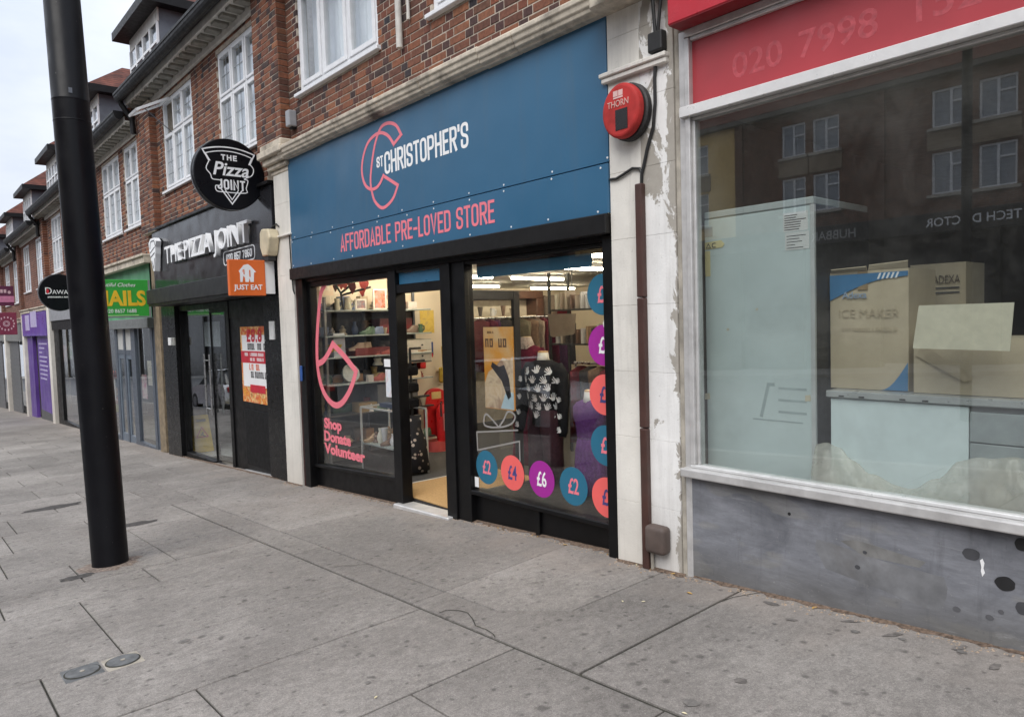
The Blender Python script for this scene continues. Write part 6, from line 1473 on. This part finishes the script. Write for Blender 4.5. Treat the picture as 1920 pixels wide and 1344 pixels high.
for i in range(14):
    garment(-4.95 + i * .12, 6.1 + rn.uniform(-.03, .03), 1.66, .36, rn.uniform(.5, .75), (2, 5, 7, 1, 5, 2, 7)[i % 7], '%s garment, ' + ORD[i] + ' from the left on the upper rail at the right', 'garments on the upper rail at the right', rad(90 + rn.uniform(-25, 25)))
for i in range(12):
    garment(-8.35, 6.6 + i * .16, 1.62, .4, rn.uniform(.7, 1.0), (i * 3) % 8, '%s garment, ' + ORD[i] + ' along the rail beyond the cream wall', 'garments on the rail beyond the cream wall', rad(rn.uniform(-25, 25)))
for i in range(8):
    garment(-9.4 - i * .3, 9.6 + rn.uniform(-.2, .2), 2.05, .4, .5, (i * 5) % 8, '%s top hung high at the back, ' + ORD[i] + ' along', 'tops hung at the back of the shop', rad(90 + rn.uniform(-30, 30)))
lr = tag(MB().tube([(-8.35, 6.5, 1.64), (-8.35, 8.6, 1.64)], .014, 8).build('clothes_bar', BRUSH), 'long bar of clothes beyond the cream wall', 'rail')
# brown open cabinet frame deep in the shop
bf = thing('brown_cabinet_frame', 'dark brown wooden shelf frame deep in the shop', 'shelving', (-9.0, 8.4, FZ)); BRN = M('brown_wood', (.075, .035, .02), .5, var=.25, scale=15)
m = MB(); xx = -9.6
for y0, y1, z0, z1 in ((7.0, 9.1, 1.98, 2.12), (8.93, 9.1, FZ, 1.98), (7.0, 7.12, FZ, 1.98)): m.box(xx - .3, xx, y0, y1, z0, z1)
m.build('frame', BRN, bf, bev=.01)
for z in (1.05, 1.35, 1.68): MB().box(xx - .3, xx - .02, 7.13, 8.92, z - .025, z).build('shelf', M('shelf_buff', (.4, .32, .22), .6), bf)
MB().box(xx - .34, xx - .3, 7.0, 9.1, FZ, 2.1).build('back_panel', M('back_buff', (.5, .44, .35), .7), bf)
for i in range(20):
    ci = rn.randrange(7); z = (1.05, 1.35, 1.68)[i % 3]
    small(rn.choice(['vase', 'box', 'jug', 'figure', 'bowl']), xx - .12, 7.2 + (i // 3) * .25 + rn.uniform(-.03, .03), z + .001, (.1, .1, rn.uniform(.1, .24)), C('bric%d' % ci, cols[ci], .4), '%s ornament from the left on the %s shelf of the brown frame' % (ORD[i // 3], ('lower', 'middle', 'upper')[i % 3]), 'ornament', 'ornaments on the brown shelf frame')
# book shelf in black metal beside it
bs = thing('black_metal_rack', 'black metal rack of books and bags on the right at the back', 'rack', (-6.2, 6.7, FZ))
for x in (-6.75, -5.6):
    for y in (6.5, 6.85): MB().box(x - .015, x + .015, y - .015, y + .015, FZ, 2.2).build('post', CABLE, bs)
for z in (1.28, 1.72): MB().box(-6.75, -5.6, 6.5, 6.85, z - .02, z).build('shelf', CABLE, bs)
for i in range(22):
    ci = rn.randrange(7); z = 1.281 if i % 2 else 1.721; h_ = rn.uniform(.16, .26)
    small('box', -6.65 + (i // 2) * .09, 6.6, z, (.03, .17, h_), C('bric%d' % ci, cols[ci], .6), '%s book from the left on the %s shelf of the black metal rack' % (ORD[i // 2], 'lower' if i % 2 else 'upper'), 'book', 'books on the black metal rack')
tag(MB().poly(front(5.5), [(-5.73, 1.655), (-5.31, 1.65), (-5.33, 1.44), (-5.36, 1.425), (-5.66, 1.4), (-5.7, 1.415)], 0, .012).build('canvas_panel', M('canvas_taupe', (.3, .25, .2), .8)), 'blank taupe canvas hanging above the neck of the mannequin', 'canvas')
lp = thing('pendant_lamp', 'small pale pendant lamp hanging at the back left of the rack', 'lamp', (-7.6, 7.8, 1.8)); MB().lathe(-7.6, 7.8, [(.09, 1.75), (.03, 1.95)], 14).build('shade', M('lamp_cream', (.7, .62, .42), .5), lp); MB().tube([(-7.6, 7.8, 1.95), (-7.6, 7.8, CZ)], .006, 6).build('flex', CABLE, lp)
tag(MB().box(-4.96, -3.6, 3.905, 3.915, 1.975, 2.075).build('blue_header_banner', M('banner_blue', (.025, .12, .2), .5, var=.05)), 'blue banner strip across the top of the right shop window', 'banner')
tag(MB().box(-4.98, -3.45, 3.92, 4.0, 2.076, 2.12).build('rolled_blind', M('blind_brown', (.06, .035, .03), .7)), 'brown rolled blind above the blue banner strip', 'blind')

# ------------------------------------------------------------------ posters, stickers and lettering on the shop glass
GF = front(3.862)
op = thing('orange_poster', 'tall orange poster with pale hands standing inside the right window', 'poster', (-4.75, 3.95, .8)); fo = front(3.95)
MB().fbox(fo, -4.955, -4.56, .83, 1.545, -.012, 0).build('sheet', print_mat('poster_orange_print', [(.55, .2, .02), (.62, .27, .04), (.6, .4, .2)], 2.2, 9.0), op)
MB().poly(fo, [(-4.955, .835), (-4.955, 1.05), (-4.9, 1.15), (-4.8, 1.2), (-4.7, 1.28), (-4.6, 1.26), (-4.565, 1.3), (-4.565, .835)], 0, .001).build('pale_photo', print_mat('poster_hands', [(.5, .32, .18), (.62, .48, .32), (.3, .18, .12)], 9, 3.0), op)
MB().poly(fo, [(-4.75, 1.2), (-4.68, 1.22), (-4.62, 1.1), (-4.6, .95), (-4.64, .92), (-4.72, 1.08), (-4.86, 1.2), (-4.84, 1.24)], .001, .002).build('dark_shape', M('poster_dark', (.03, .025, .028), .5), op); MB().poly(fo, [(-4.74, .84), (-4.566, .84), (-4.566, .98), (-4.66, 1.0)], .001, .002).build('pale_blue_shape', M('poster_paleblue', (.4, .52, .58), .5), op)
mb = MB(); greek(mb, fo, -4.93, 1.37, .3, .075, 5, 0, .002); greek(mb, fo, -4.9, 1.49, .1, .02, 4, 0, .002); mb.build('print', M('poster_print', (.12, .06, .03), .5), op)
DB, DPK, DM = M('dot_blue', (.02, .14, .23), .5, var=.03), M('dot_coral', (.82, .13, .12), .5, var=.03), M('dot_magenta', (.34, .018, .28), .5, var=.03)
dots = [(-4.855, .322, DB, '2', PINK, 'blue \u00a32 dot at the left end of the bottom row'), (-4.513, .322, DPK, '4', M('ink_navy', (.06, .06, .2), .5), 'coral \u00a34 dot second from the left in the bottom row'), (-4.155, .322, DM, '6', WHITEV, 'magenta \u00a36 dot in the middle of the bottom row'), (-3.8, .32, DB, '2', PINK, 'blue \u00a32 dot right of the magenta \u00a36 dot'),
        (-3.46, .29, DPK, '4', M('ink_navy', (.06, .06, .2)), 'coral half dot in the bottom right corner of the window'), (-3.46, .672, DB, '2', PINK, 'blue half dot above the bottom right coral one'), (-3.46, 1.042, DPK, '4', M('ink_navy', (.06, .06, .2)), 'coral half dot third from the bottom on the right edge'), (-3.46, 1.4, DM, '6', WHITEV, 'magenta half dot on the right edge of the window'), (-3.46, 1.765, DB, '2', PINK, 'blue half dot at the top of the right edge')]
for i, (x, z, m, n_, im, lb) in enumerate(dots):
    r = .148; half = i >= 4
    a0_ = math.acos((-3.402 - x) / r) if half else 0.0
    pts = [(x + r * math.cos(a0_ + (6.28318 - 2 * a0_) * k / 48), z + r * math.sin(a0_ + (6.28318 - 2 * a0_) * k / 48)) for k in range(49 if half else 48)]
    t = thing('price_sticker', lb + ' of the charity shop', 'sticker', (x, 3.86, z - r), 'round price stickers on the shop window')
    MB().poly(GF, pts, 0, .0012).build('disc', m, t)
    typed('\u00a3' if half else '\u00a3' + n_, GF, x + (-.02 if half else 0), z - .056, .168, im, t, sx=.68, bold=.018, ext=.0006, d=.0013, align='CENTER', name='price')
def decal(name, lb, cat, mb, mat): return tag(mb.build(name, mat), lb, cat)
SW = [(-7.802, 2.07), (-7.909, 1.976), (-8.011, 1.662), (-8.073, 1.342), (-8.073, 1.088), (-8.001, 0.883), (-7.864, 0.742), (-7.676, 0.671), (-7.499, 0.706), (-7.324, 0.83), (-7.205, 0.966), (-7.13, 1.086), (-7.39, 1.25), (-7.658, 1.385), (-7.79, 1.266), (-7.921, 1.184), (-8.03, 1.153)]
decal('window_outline_decal', 'big pink curved outline decal on the left shop window', 'decal', MB().stroke(GF, smooth_path(SW, (11, 13)), .072, 0, .0015), PINK)
wt = thing('window_lettering', 'pink Shop Donate Volunteer lettering low on the left shop window', 'lettering', (-7.5, 3.86, .05))
for s_, x, z, wd_ in (('Shop', -7.965, .382, .44), ('Donate', -7.975, .228, .66), ('Volunteer', -7.985, .078, .98)):
    o = typed(s_, GF, x, z, .165, PINK, wt, sx=1.0, bold=.045, ext=.001, name='word')
    xs_ = [v.co.x for v in o.data.vertices]; k = wd_ / (max(xs_) - min(xs_)); x0_ = min(xs_)
    for v in o.data.vertices: v.co.x = x + (v.co.x - x0_) * k
GB = [(-4.672, 0.692), (-4.819, 0.787), (-4.865, 0.766), (-4.869, 0.696), (-4.779, 0.682), (-4.672, 0.692), (-4.6, 0.766), (-4.554, 0.83), (-4.503, 0.834), (-4.455, 0.8), (-4.499, 0.741), (-4.603, 0.704), (-4.672, 0.692)]
mb = MB(); mb.stroke(GF, smooth_path(GB, (5,)), .016, 0, .001); mb.stroke(GF, [(-4.43, .69), (-4.98, .62), (-4.975, .46), (-4.41, .6), (-4.41, .44)], .014, 0, .0016)
decal('gift_outline_decal', 'grey outline of a ribboned gift box on the right shop window', 'decal', mb, M('decal_grey', (.26, .25, .24), .5))
nn = thing('white_notice', 'white notice sheet taped inside the left window by the door post', 'notice', (-6.4, 3.86, .83)); MB().fbox(GF, -6.5, -6.31, .84, 1.13, 0, .0015).build('sheet', print_mat('notice_print', [(.55, .6, .7), (.7, .72, .74), (.5, .3, .32)], 9), nn); MB().fbox(GF, -6.52, -6.31, 1.155, 1.235, 0, .0015).build('header_sheet', WHITEV, nn)
tag(MB().fbox(GF, -5.03, -4.975, .125, .215, 0, .002).build('white_tag', WHITEV), 'small white sticker at the bottom left corner of the right window', 'sticker')
tag(MB().disc(front(3.83), -3.405, 1.555, .026, .034, 0, .004, 16).build('round_badge', WHITEV), 'small white oval badge on the right window frame', 'badge')
# ------------------------------------------------------------------ lamp post
lpz = gz(-6.6, 1.25)
lamp = thing('lamp_post', 'thick black lamp post standing on the pavement at the left', 'lamp post', (-6.6, 1.25, lpz))
t_ = NT('lamp_post_paint')
pc = t_.mix(t_.ramp(t_.noise(70, 3), .74, .77), (.0045, .0045, .006), (.3, .29, .27))
pc = t_.mix(t_.ramp(t_.noise(4, 6, .6, t_.scaled((1, 1, .25))), .5, .8, 0, .5), pc, (.012, .012, .015))
POST = t_.done(t_.bsdf(pc, t_.ramp(t_.noise(6, 5), .3, .7, .28, .48), spec=.2, bump=t_.noise(40, 4), bstr=.06, bdist=.004))
def pc_(z): return (-6.6, 1.25 - .022 * (z - lpz), z)
n = 28; rings = []
for z, r in ((lpz - .02, .137), (lpz + .01, .137), (lpz + .02, .135), (1.0, .134), (3.42, .132)): rings.append(pc_(z)[:2] + (z, r, r))
MB().loft(rings, n).build('shaft', POST, lamp, smooth=True)
MB().loft([pc_(z)[:2] + (z, r, r) for z, r in ((3.42, .132), (3.424, .1332), (3.432, .1332), (3.436, .1312), (6.4, .118), (9.0, .1))], n).build('upper_shaft', POST, lamp, smooth=True)
MB().loft([pc_(z)[:2] + (z, r, r) for z, r in ((3.26, .1325), (3.263, .1338), (3.268, .1338), (3.271, .1325))], n).build('band', POST, lamp, smooth=True)
MB().box(-6.6 + .1, -6.6 + .132, 1.25 - .115, 1.25 - .09, 3.46, 3.5).build('door_lock', LEAD, lamp)
MB().tube([pc_(8.95), (-6.6, .6, 9.5), (-6.6, -.6, 9.6)], .05, 10).build('bracket_arm', POST, lamp); MB().ball((-6.6, -.9, 9.55), .16, .4, .08).build('lantern', M('lantern_grey', (.3, .3, .3), .4), lamp, smooth='all')
# dirt-filled gap and broken mortar round its foot
mb = MB(); rn = random.Random(2); N = 26
ring0 = [(-6.6 + .13 * math.cos(6.2832 * i / N), 1.25 + .13 * math.sin(6.2832 * i / N)) for i in range(N)]; ring1 = [(-6.6 + (.19 + rn.uniform(-.02, .07)) * math.cos(6.2832 * i / N), 1.25 + (.19 + rn.uniform(-.02, .07)) * math.sin(6.2832 * i / N)) for i in range(N)]
vs = [(a, b, gz(a, b) + .012) for a, b in ring0] + [(a, b, gz(a, b) + .002) for a, b in ring1]
mb.add(vs, [(i, (i + 1) % N, N + (i + 1) % N, N + i)[::-1] for i in range(N)])
mb.build('mortar_collar', M('collar_mortar', (.19, .15, .125), .95, var=.6, scale=40, bump=1.0, bscale=70, dirt=.6), lamp)
def patch(name, cx, cy, rx, ry, mat, seed, rot=0.0):
    rn = random.Random(seed); n = 18; pts = []
    for i in range(n):
        t = 6.2832 * i / n; k = rn.uniform(.75, 1.15); a, b = rx * k * math.cos(t), ry * k * math.sin(t)
        pts.append((cx + a * math.cos(rot) - b * math.sin(rot), cy + a * math.sin(rot) + b * math.cos(rot)))
    MB().add([(a, b, gz(a, b) + .0035) for a, b in pts], [tuple(range(n))]).build(name, mat, pavement)
PATCH = M('tar_patch', (.055, .05, .047), .9, var=.4, scale=25, bump=.8, bscale=60)
patch('tar_patch', -6.42, .98, .07, .13, PATCH, 1); patch('tar_patch', -8.1, 1.78, .1, .2, PATCH, 5); patch('tar_patch', -10.2, 1.35, .15, .32, PATCH, 9); patch('tar_patch', -4.31, 1.165, .03, .035, M('gum_dark', (.15, .14, .13), .8, var=.3, scale=40), 3)
for i, (px_, py_, s_) in enumerate(((-2.1, 1.95, .06), (-3.0, 1.62, .04), (-2.62, 1.5, .05), (-1.75, 2.45, .08), (-1.3, 2.7, .03), (-1.55, 3.55, .05), (-1.35, 3.6, .04), (-1.1, 3.62, .05), (-.75, 3.45, .05), (-3.5, 1.75, .05), (-1.9, 3.4, .03))): patch('gum_spot', px_, py_, s_ * .45, s_ * .36, M('gum_dark', (.09, .085, .08)), 30 + i)
STAIN = M('damp_stain', (.135, .122, .112), .85, var=.5, scale=30)
for i, (px_, py_, a_, b_) in enumerate(((-2.05, 3.64, .05, .02), (-1.86, 3.5, .035, .016), (-1.62, 3.66, .045, .015), (-1.4, 3.62, .055, .018), (-1.12, 3.66, .045, .018), (-.95, 3.55, .04, .02), (-1.7, 2.75, .025, .03))): patch('damp_stain', px_, py_, a_, b_, STAIN, 60 + i, .3 * i)
DIRT = M('swept_dirt', (.13, .09, .065), .95, var=.6, scale=45, bump=1.0, bscale=90)
def dirt_strip(x0, x1, yb, w, seed):
    rn = random.Random(seed); n = int((x1 - x0) / .035) + 2; mb = MB(); pts = []
    for i in range(n + 1):
        x = x0 + (x1 - x0) * i / n; pts.append((x, yb - w * rn.uniform(.15, 1.0)))
    for (a, ya), (b, yb2) in zip(pts, pts[1:]): mb.quad((a, ya, gz(a, ya) + .002), (b, yb2, gz(b, yb2) + .002), (b, yb, gz(b, yb) + .012), (a, yb, gz(a, yb) + .012))
    mb.build('swept_dirt', DIRT, pavement)
dirt_strip(-8.2, -6.3, 3.862, .05, 1); dirt_strip(-5.04, -3.37, 3.882, .07, 2); dirt_strip(-3.27, -2.7, 3.752, .06, 3); dirt_strip(-2.65, 3.5, 3.768, .045, 4); dirt_strip(-8.86, -8.4, 3.752, .04, 5); dirt_strip(-14.2, -9.0, 3.8, .05, 6)
# ------------------------------------------------------------------ leaves and sweepings
LEAFM = [M('leaf_ochre', (.42, .26, .08), .7, var=.3, scale=60), M('leaf_pale', (.6, .54, .36), .7, var=.2, scale=60), M('leaf_brown', (.2, .11, .05), .7, var=.3, scale=60)]
lv = [(-2.5, 3.5, 0, 'ochre leaf on the pavement below the utility box'), (-1.84, 3.72, 0, 'ochre leaf against the grey stall riser'), (-2.73, 3.16, 1, 'pale scrap on the paving left of the ochre leaf'), (-2.63, 3.23, 1, 'small white scrap between the pale scrap and the ochre leaf'), (-2.84, 1.57, 1, 'pale scrap near the bottom edge of the picture'), (-1.72, 2.36, 1, 'white scrap on the long joint at the bottom')]
def leaf(x, y, s, m, ang, nm='fallen_leaf'):
    mb = MB(); pts = [(-1, 0), (-.5, .35), (0, .42), (.6, .25), (1, 0), (.6, -.25), (0, -.42), (-.5, -.35)]
    vs = []
    for a, b in pts: vs.append((x + s * (a * math.cos(ang) - b * math.sin(ang)), y + s * (a * math.sin(ang) + b * math.cos(ang)), gz(x, y) + .004 + s * .5 * abs(b)))
    vs.append((x, y, gz(x, y) + .002)); n = len(pts)
    mb.add(vs, [(i, (i + 1) % n, n) for i in range(n)]); o = mb.build(nm, m); return o
for i, (x, y, k, lb) in enumerate(lv): tag(leaf(x, y, .022 if k == 0 else .013, LEAFM[k], i * 1.3), lb, 'leaf' if k == 0 else 'scrap')
rn = random.Random(8)
lx_ = sorted(rn.uniform(-5.0, -3.35) for _ in range(16)); px2 = sorted(rn.uniform(-3.1, -2.75) for _ in range(8))
for i, x in enumerate(lx_): tag(leaf(x, 3.86 - rn.random() ** 2 * .1, rn.uniform(.01, .02), rn.choice(LEAFM), rn.uniform(0, 6)), ORD[i] + ' dry leaf scrap from the left under the right shop window', 'leaf', 'dry leaf scraps under the right shop window')
for i, x in enumerate(px2): tag(leaf(x, 3.74 - rn.random() ** 2 * .12, rn.uniform(.01, .02), rn.choice(LEAFM), rn.uniform(0, 6)), ORD[i] + ' dry leaf scrap from the left at the foot of the white pilaster', 'leaf', 'dry leaf scraps at the foot of the pilaster')
mb = MB()
for i in range(1700):
    x = rn.uniform(-14, 1.5); yb = 3.74 if (x > -2.65 or -3.27 < x or -8.9 < x < -8.4) else 3.84
    y = yb - .005 - abs(rn.gauss(0, .04)); s = rn.uniform(.002, .008); z = gz(x, y)
    mb.add([(x - s, y - s, z), (x + s, y - s * .6, z), (x + s * .7, y + s, z), (x - s * .6, y + s * .8, z), (x, y, z + s)], [(0, 1, 4), (1, 2, 4), (2, 3, 4), (3, 0, 4)])
o = mb.build('grit', M('grit_tan', (.3, .23, .17), .95, var=.5, scale=90)); tag(o, 'fine grit and crumbs gathered along the foot of the shop fronts', 'grit', kind='stuff')

# ------------------------------------------------------------------ parked cars (seen mirrored in the shop glass)
def car(name, lb, x, y, paint, flip=1, L=4.3, H=1.5, est=True):
    """side profile lofted across the width, glasshouse set in, wheels and lamps"""
    g = gz(x, 0) - .13; t = thing(name, lb, 'car', (x, y, g)); sl = .055
    def P(a, b, h): return (x + flip * a, y + b, g + h + sl * flip * a)
    low = [(-L / 2, .35), (-L / 2 + .02, .75), (-L / 2 + .12, .92), (-L / 2 + .3, .97), (.75, .98), (L / 2 - .35, .86), (L / 2 - .05, .7), (L / 2, .4), (L / 2 - .1, .25), (-L / 2 + .1, .25)]
    mb = MB(); secs = [(-.88, .93), (-.8, 1.0), (.8, 1.0), (.88, .93)]; n = len(low); vs = []
    for b, k in secs:
        for a, h in low: vs.append(P(a * (1 if k == 1.0 else .985), b, .3 + (h - .3) * (1 if k == 1 else .96)))
    m = len(secs); mb.add(vs, [(i * n + j, i * n + (j + 1) % n, (i + 1) * n + (j + 1) % n, (i + 1) * n + j) for i in range(m - 1) for j in range(n)] + [tuple(range(n)), tuple(range((m - 1) * n, m * n))[::-1]])
    mb.build('body', paint, t, bev=.03, seg=2, smooth='all')
    top = [(-L / 2 + .22, .96), (-L / 2 + .5, H - .04), (-.2, H), (.35, H - .05), (1.05, .97)] if est else [(-L / 2 + .55, .96), (-L / 2 + 1.1, H - .06), (-.1, H), (.35, H - .04), (1.05, .97)]
    mb = MB(); n = len(top); vs = []
    for b, k in ((-.8, 0), (-.62, 1), (.62, 1), (.8, 0)):
        for a, h in top: vs.append(P(a, b if h < 1.1 or k else b * .86, h if k or h < 1.1 else h - .05))
    mb.add(vs, [(i * n + j, i * n + j + 1, (i + 1) * n + j + 1, (i + 1) * n + j) for i in range(3) for j in range(n - 1)] + [tuple(range(n)), tuple(range(3 * n, 4 * n))[::-1]])
    mb.build('glasshouse', M('car_glass', (.012, .014, .016), .08, spec=.6), t, smooth='all')
    mb = MB(); mb.add([P(top[1][0] + .05, -.66, H - .01), P(.3, -.66, H - .015), P(.3, .66, H - .015), P(top[1][0] + .05, .66, H - .01), P(top[1][0], -.6, H + .02), P(.2, -.6, H + .025), P(.2, .6, H + .025), P(top[1][0], .6, H + .02)], [(0, 1, 5, 4), (1, 2, 6, 5), (2, 3, 7, 6), (3, 0, 4, 7), (4, 5, 6, 7)]); mb.build('roof_panel', paint, t)
    for a in (-.35, -1.15):
        for b in (-.79, .79): MB().tube([P(a, b, .96), P(a + .02, b * .88, H - .06)], .035, 6).build('pillar', paint, t)
    for a in (-L / 2 + .8, L / 2 - .85):
        for b in (-.82, .82):
            c = P(a, b, .32); fr = Fr(c, (1, 0, 0), (0, 0, 1), (0, 1 if b > 0 else -1, 0)); w = MB().disc(fr, 0, 0, .32, .32, -.14, .07, 24).build('wheel', M('tyre', (.012, .012, .012), .8), t); MB().disc(fr, 0, 0, .2, .2, .07, .085, 16).build('rim', SILV, w)
    for b in (-.62, .62):
        MB().box(*sorted((P(-L / 2 - .02, 0, 0)[0], P(-L / 2 + .1, 0, 0)[0])), y + b - .16, y + b + .16, P(-L / 2, 0, .66)[2], P(-L / 2, 0, .86)[2]).build('tail_light', M('tail_red', (.4, .01, .015), .2), t, bev=.02); MB().box(*sorted((P(L / 2 - .16, 0, 0)[0], P(L / 2 - .01, 0, 0)[0])), y + b - .17, y + b + .17, P(L / 2, 0, .56)[2], P(L / 2, 0, .7)[2]).build('headlight', M('lamp_clear', (.7, .72, .75), .1), t, bev=.02)
    MB().box(*sorted((P(-L / 2 - .02, 0, 0)[0], P(-L / 2 + .02, 0, 0)[0])), y - .26, y + .26, P(-L / 2, 0, .45)[2], P(-L / 2, 0, .56)[2]).build('number_plate', YL, t)
    return t
WCAR = M('paint_white', (.7, .71, .73), .25, var=.03); SCAR = M('paint_silver', (.42, .43, .44), .3, metal=.4, var=.04); DCAR = M('paint_dark', (.02, .022, .028), .2, var=.05)
car('parked_car', 'white hatchback parked by the kerb, mirrored in the pizza shop glass', -28.6, -2.1, WCAR, -1)
car('parked_car', 'dark car parked behind the white hatchback, mirrored in the pizza shop door', -23.2, -2.1, DCAR, -1, est=False)
car('parked_car', 'white car parked along the kerb opposite the charity shop', -11.5, -2.2, WCAR, 1)
van = thing('white_van', 'white van across the road, mirrored in the pizza shop glass', 'van', (-38, -7.5, gz(-38, 0)))
g = gz(-38, 0) - .13
MB().add([(-41, -8.5, g + .4), (-35.6, -8.5, g + .4), (-35.6, -6.6, g + .4), (-41, -6.6, g + .4), (-41, -8.5, g + 2.5), (-36.6, -8.5, g + 2.5), (-36.6, -6.6, g + 2.5), (-41, -6.6, g + 2.5)], [(0, 3, 2, 1), (4, 5, 6, 7), (0, 1, 5, 4), (1, 2, 6, 5), (2, 3, 7, 6), (3, 0, 4, 7)]).build('body', WCAR, van, bev=.08, seg=2)
MB().box(-37.6, -36.4, -6.59, -6.57, g + 1.5, g + 2.1).build('side_window', M('car_glass', (.012, .014, .016)), van)
for a in (-40, -36.4): MB().disc(Fr((a, -6.6, g + .36), (1, 0, 0), (0, 0, 1), (0, 1, 0)), 0, 0, .36, .36, -.2, .05, 20).build('wheel', M('tyre', (.012, .012, .012)), van)

# ------------------------------------------------------------------ terrace across the road (mirrored in the glass)
YO = -20.4; fo = across(YO)
def opposite(name, lb, x0, x1, wallm, cols, fascia, text=None, txm=None, base=None, roofc=True):
    b = thing(name, lb, 'building', ((x0 + x1) / 2, YO, 0)); g = gline((x0 + x1) / 2) - .1
    wz = [(5.55, 7.0), (7.85, 9.15)]
    wins = [(a, c, z0, z1) for a, c in cols for z0, z1 in wz]
    xs = sorted({x0, x1} | {w[0] for w in wins} | {w[1] for w in wins}); zs = [4.9, 5.55, 7.0, 7.85, 9.15, 9.8]; mb = MB()
    for a, c in zip(xs, xs[1:]):
        for z0, z1 in zip(zs, zs[1:]):
            if any(w[0] <= a and c <= w[1] and w[2] <= z0 and z1 <= w[3] for w in wins): continue
            mb.box(a, c, YO - .3, YO, z0, z1)
    mb.build('wall', wallm, b)
    MB().box(x0, x1, YO - .8, YO - .6, g, 9.8).build('inner_wall', DARK_IN, b)
    for a, c in cols:
        MB().box(a - .12, c + .12, YO, YO + .05, 7.08, 7.78).build('spandrel_panel', M('opp_spandrel', (.26, .2, .14), .85, var=.2, scale=2), b)
        for z_ in (5.5, 7.8): MB().box(a - .12, c + .12, YO, YO + .12, z_ - .06, z_ + .045).build('window_ledge', M('opp_ledge', (.4, .37, .32), .8), b)
    MB().box(x0, x1, YO, YO + .3, 9.6, 9.78).build('eaves_board', M('opp_eaves', (.12, .11, .1), .7), b); MB().box(x0, x0 + .35, YO, YO + .1, 4.9, 9.6).build('brick_pier', wallm, b)
    for (a, c, z0, z1) in wins:
        m = (a + c) / 2; w = MB(); w.box(a, a + .07, YO - .14, YO - .06, z0, z1); w.box(c - .07, c, YO - .14, YO - .06, z0, z1); w.box(m - .04, m + .04, YO - .14, YO - .06, z0, z1); w.box(a + .07, m - .04, YO - .14, YO - .06, z0, z0 + .07); w.box(m + .04, c - .07, YO - .14, YO - .06, z0, z0 + .07); w.box(a + .07, m - .04, YO - .14, YO - .06, z1 - .07, z1); w.box(m + .04, c - .07, YO - .14, YO - .06, z1 - .07, z1); w.box(m + .04, c - .07, YO - .14, YO - .06, z1 - .5, z1 - .44)
        wi = w.build('window', UPVC, b); MB().box(a + .07, c - .07, YO - .12, YO - .11, z0 + .07, z1 - .07).build('pane', M('far_pane_sky', (.26, .29, .33), .12), wi)  # pane colour lightened to carry the reflected sky
    MB().box(x0, x1, YO - .3, YO + .25, 4.2, 4.9).build('fascia_board', fascia, b, bev=.02)
    MB().box(x0, x1, YO - .3, YO - .2, g, 4.2).build('shopfront', M('opp_front', (.03, .03, .032), .2, var=.4, scale=1), b)
    for a in (x0 + .1, (x0 + x1) / 2, x1 - .1): MB().box(a - .1, a + .1, YO - .2, YO + .05, g, 4.2).build('front_pier', CREAM if base else BLACK2, b)
    if text: typed(text, across(YO + .25), -x1 + .6, 4.36, .48, txm or WHITEV, b, sx=.95, bold=.01)
    MB().add([(x0, YO + .3, 9.8), (x1, YO + .3, 9.8), (x1, YO - 4.5, 13.2), (x0, YO - 4.5, 13.2), (x0, YO - 9, 9.8), (x1, YO - 9, 9.8)], [(0, 1, 2, 3), (3, 2, 5, 4), (0, 3, 4), (1, 5, 2)]).build('roof', TILE, b)
    return b
OB1 = brick_far_mat('opp_brick', ((.12, .05, .034), (.17, .07, .04), (.2, .17, .14))); OB2 = M('opp_cream_wall', (.72, .5, .2), .8, var=.1); OB3 = brick_far_mat('opp_brick2', ((.13, .1, .075), (.18, .13, .09), (.2, .18, .15)))
opposite('opposite_cream_building', 'ochre rendered building across the road, mirrored in the closed shop glass', -27.0, -17.2, OB2, [(-20.2, -18.6), (-24.2, -22.6)], M('opp_fascia_a', (.06, .05, .05), .4))
opposite('opposite_brick_building', 'brown brick building across the road, mirrored left of the dark pole', -17.2, -11.4, OB1, [(-15.1, -14.1), (-13.8, -12.75)], M('opp_fascia_b', (.018, .016, .018), .4), 'HUBBAR', M('opp_text_grey', (.4, .4, .4), .5))
opposite('opposite_tech_building', 'brick building across the road with a TECH DOCTOR fascia', -11.4, -3.6, OB1, [(-9.5, -8.3), (-8.05, -6.95)], M('opp_fascia_c', (.014, .014, .016), .4), None)
typed('TECH DOCTOR', across(YO + .25), 6.75, 4.42, .42, WHITEV, bpy.data.objects['opposite_tech_building'], sx=.95, bold=.01)
opposite('opposite_end_building', 'red brick building across the road behind the photographer', -3.6, 8.0, OB3, [(-2.5, -1.2), (1.0, 2.2), (4, 5.2)], M('opp_fascia_d', (.3, .03, .03), .4))
blk = [(8.0, 20.0), (-38.5, -27.0), (-50, -38.5), (-61.5, -50), (-74, -61.5)] + [(-74 - 15 * (i + 1), -74 - 15 * i) for i in range(11)]
fcs = [(.05, .08, .2), (.05, .05, .06), (.25, .04, .03), (.03, .1, .05), (.3, .3, .28)]
for i, (a, c) in enumerate(blk):
    opposite('opposite_terrace_house', (ORD[i] + ' plain brick terrace block across the road, counted away down the street'), a, c, (OB1, OB3)[i % 2], [(a + 1.5, a + 2.9), (a + 4.5, a + 5.9), (a + 8, a + 9.4)], M('opp_fascia_%d' % (i % 5), fcs[i % 5], .4))
pp = thing('opposite_lamp_post', 'slim black lamp post across the road, mirrored in the closed shop window', 'lamp post', (-4.05, -5.9, gz(-4, 0) - .1))
MB().tube([(-4.05, -5.9, -.3), (-4.05, -5.9, 7.5)], [.09, .07], 14).build('shaft', POST, pp); MB().tube([(-4.05, -5.9, 7.45), (-4.05, -5.0, 7.9)], .04, 8).build('bracket_arm', POST, pp)
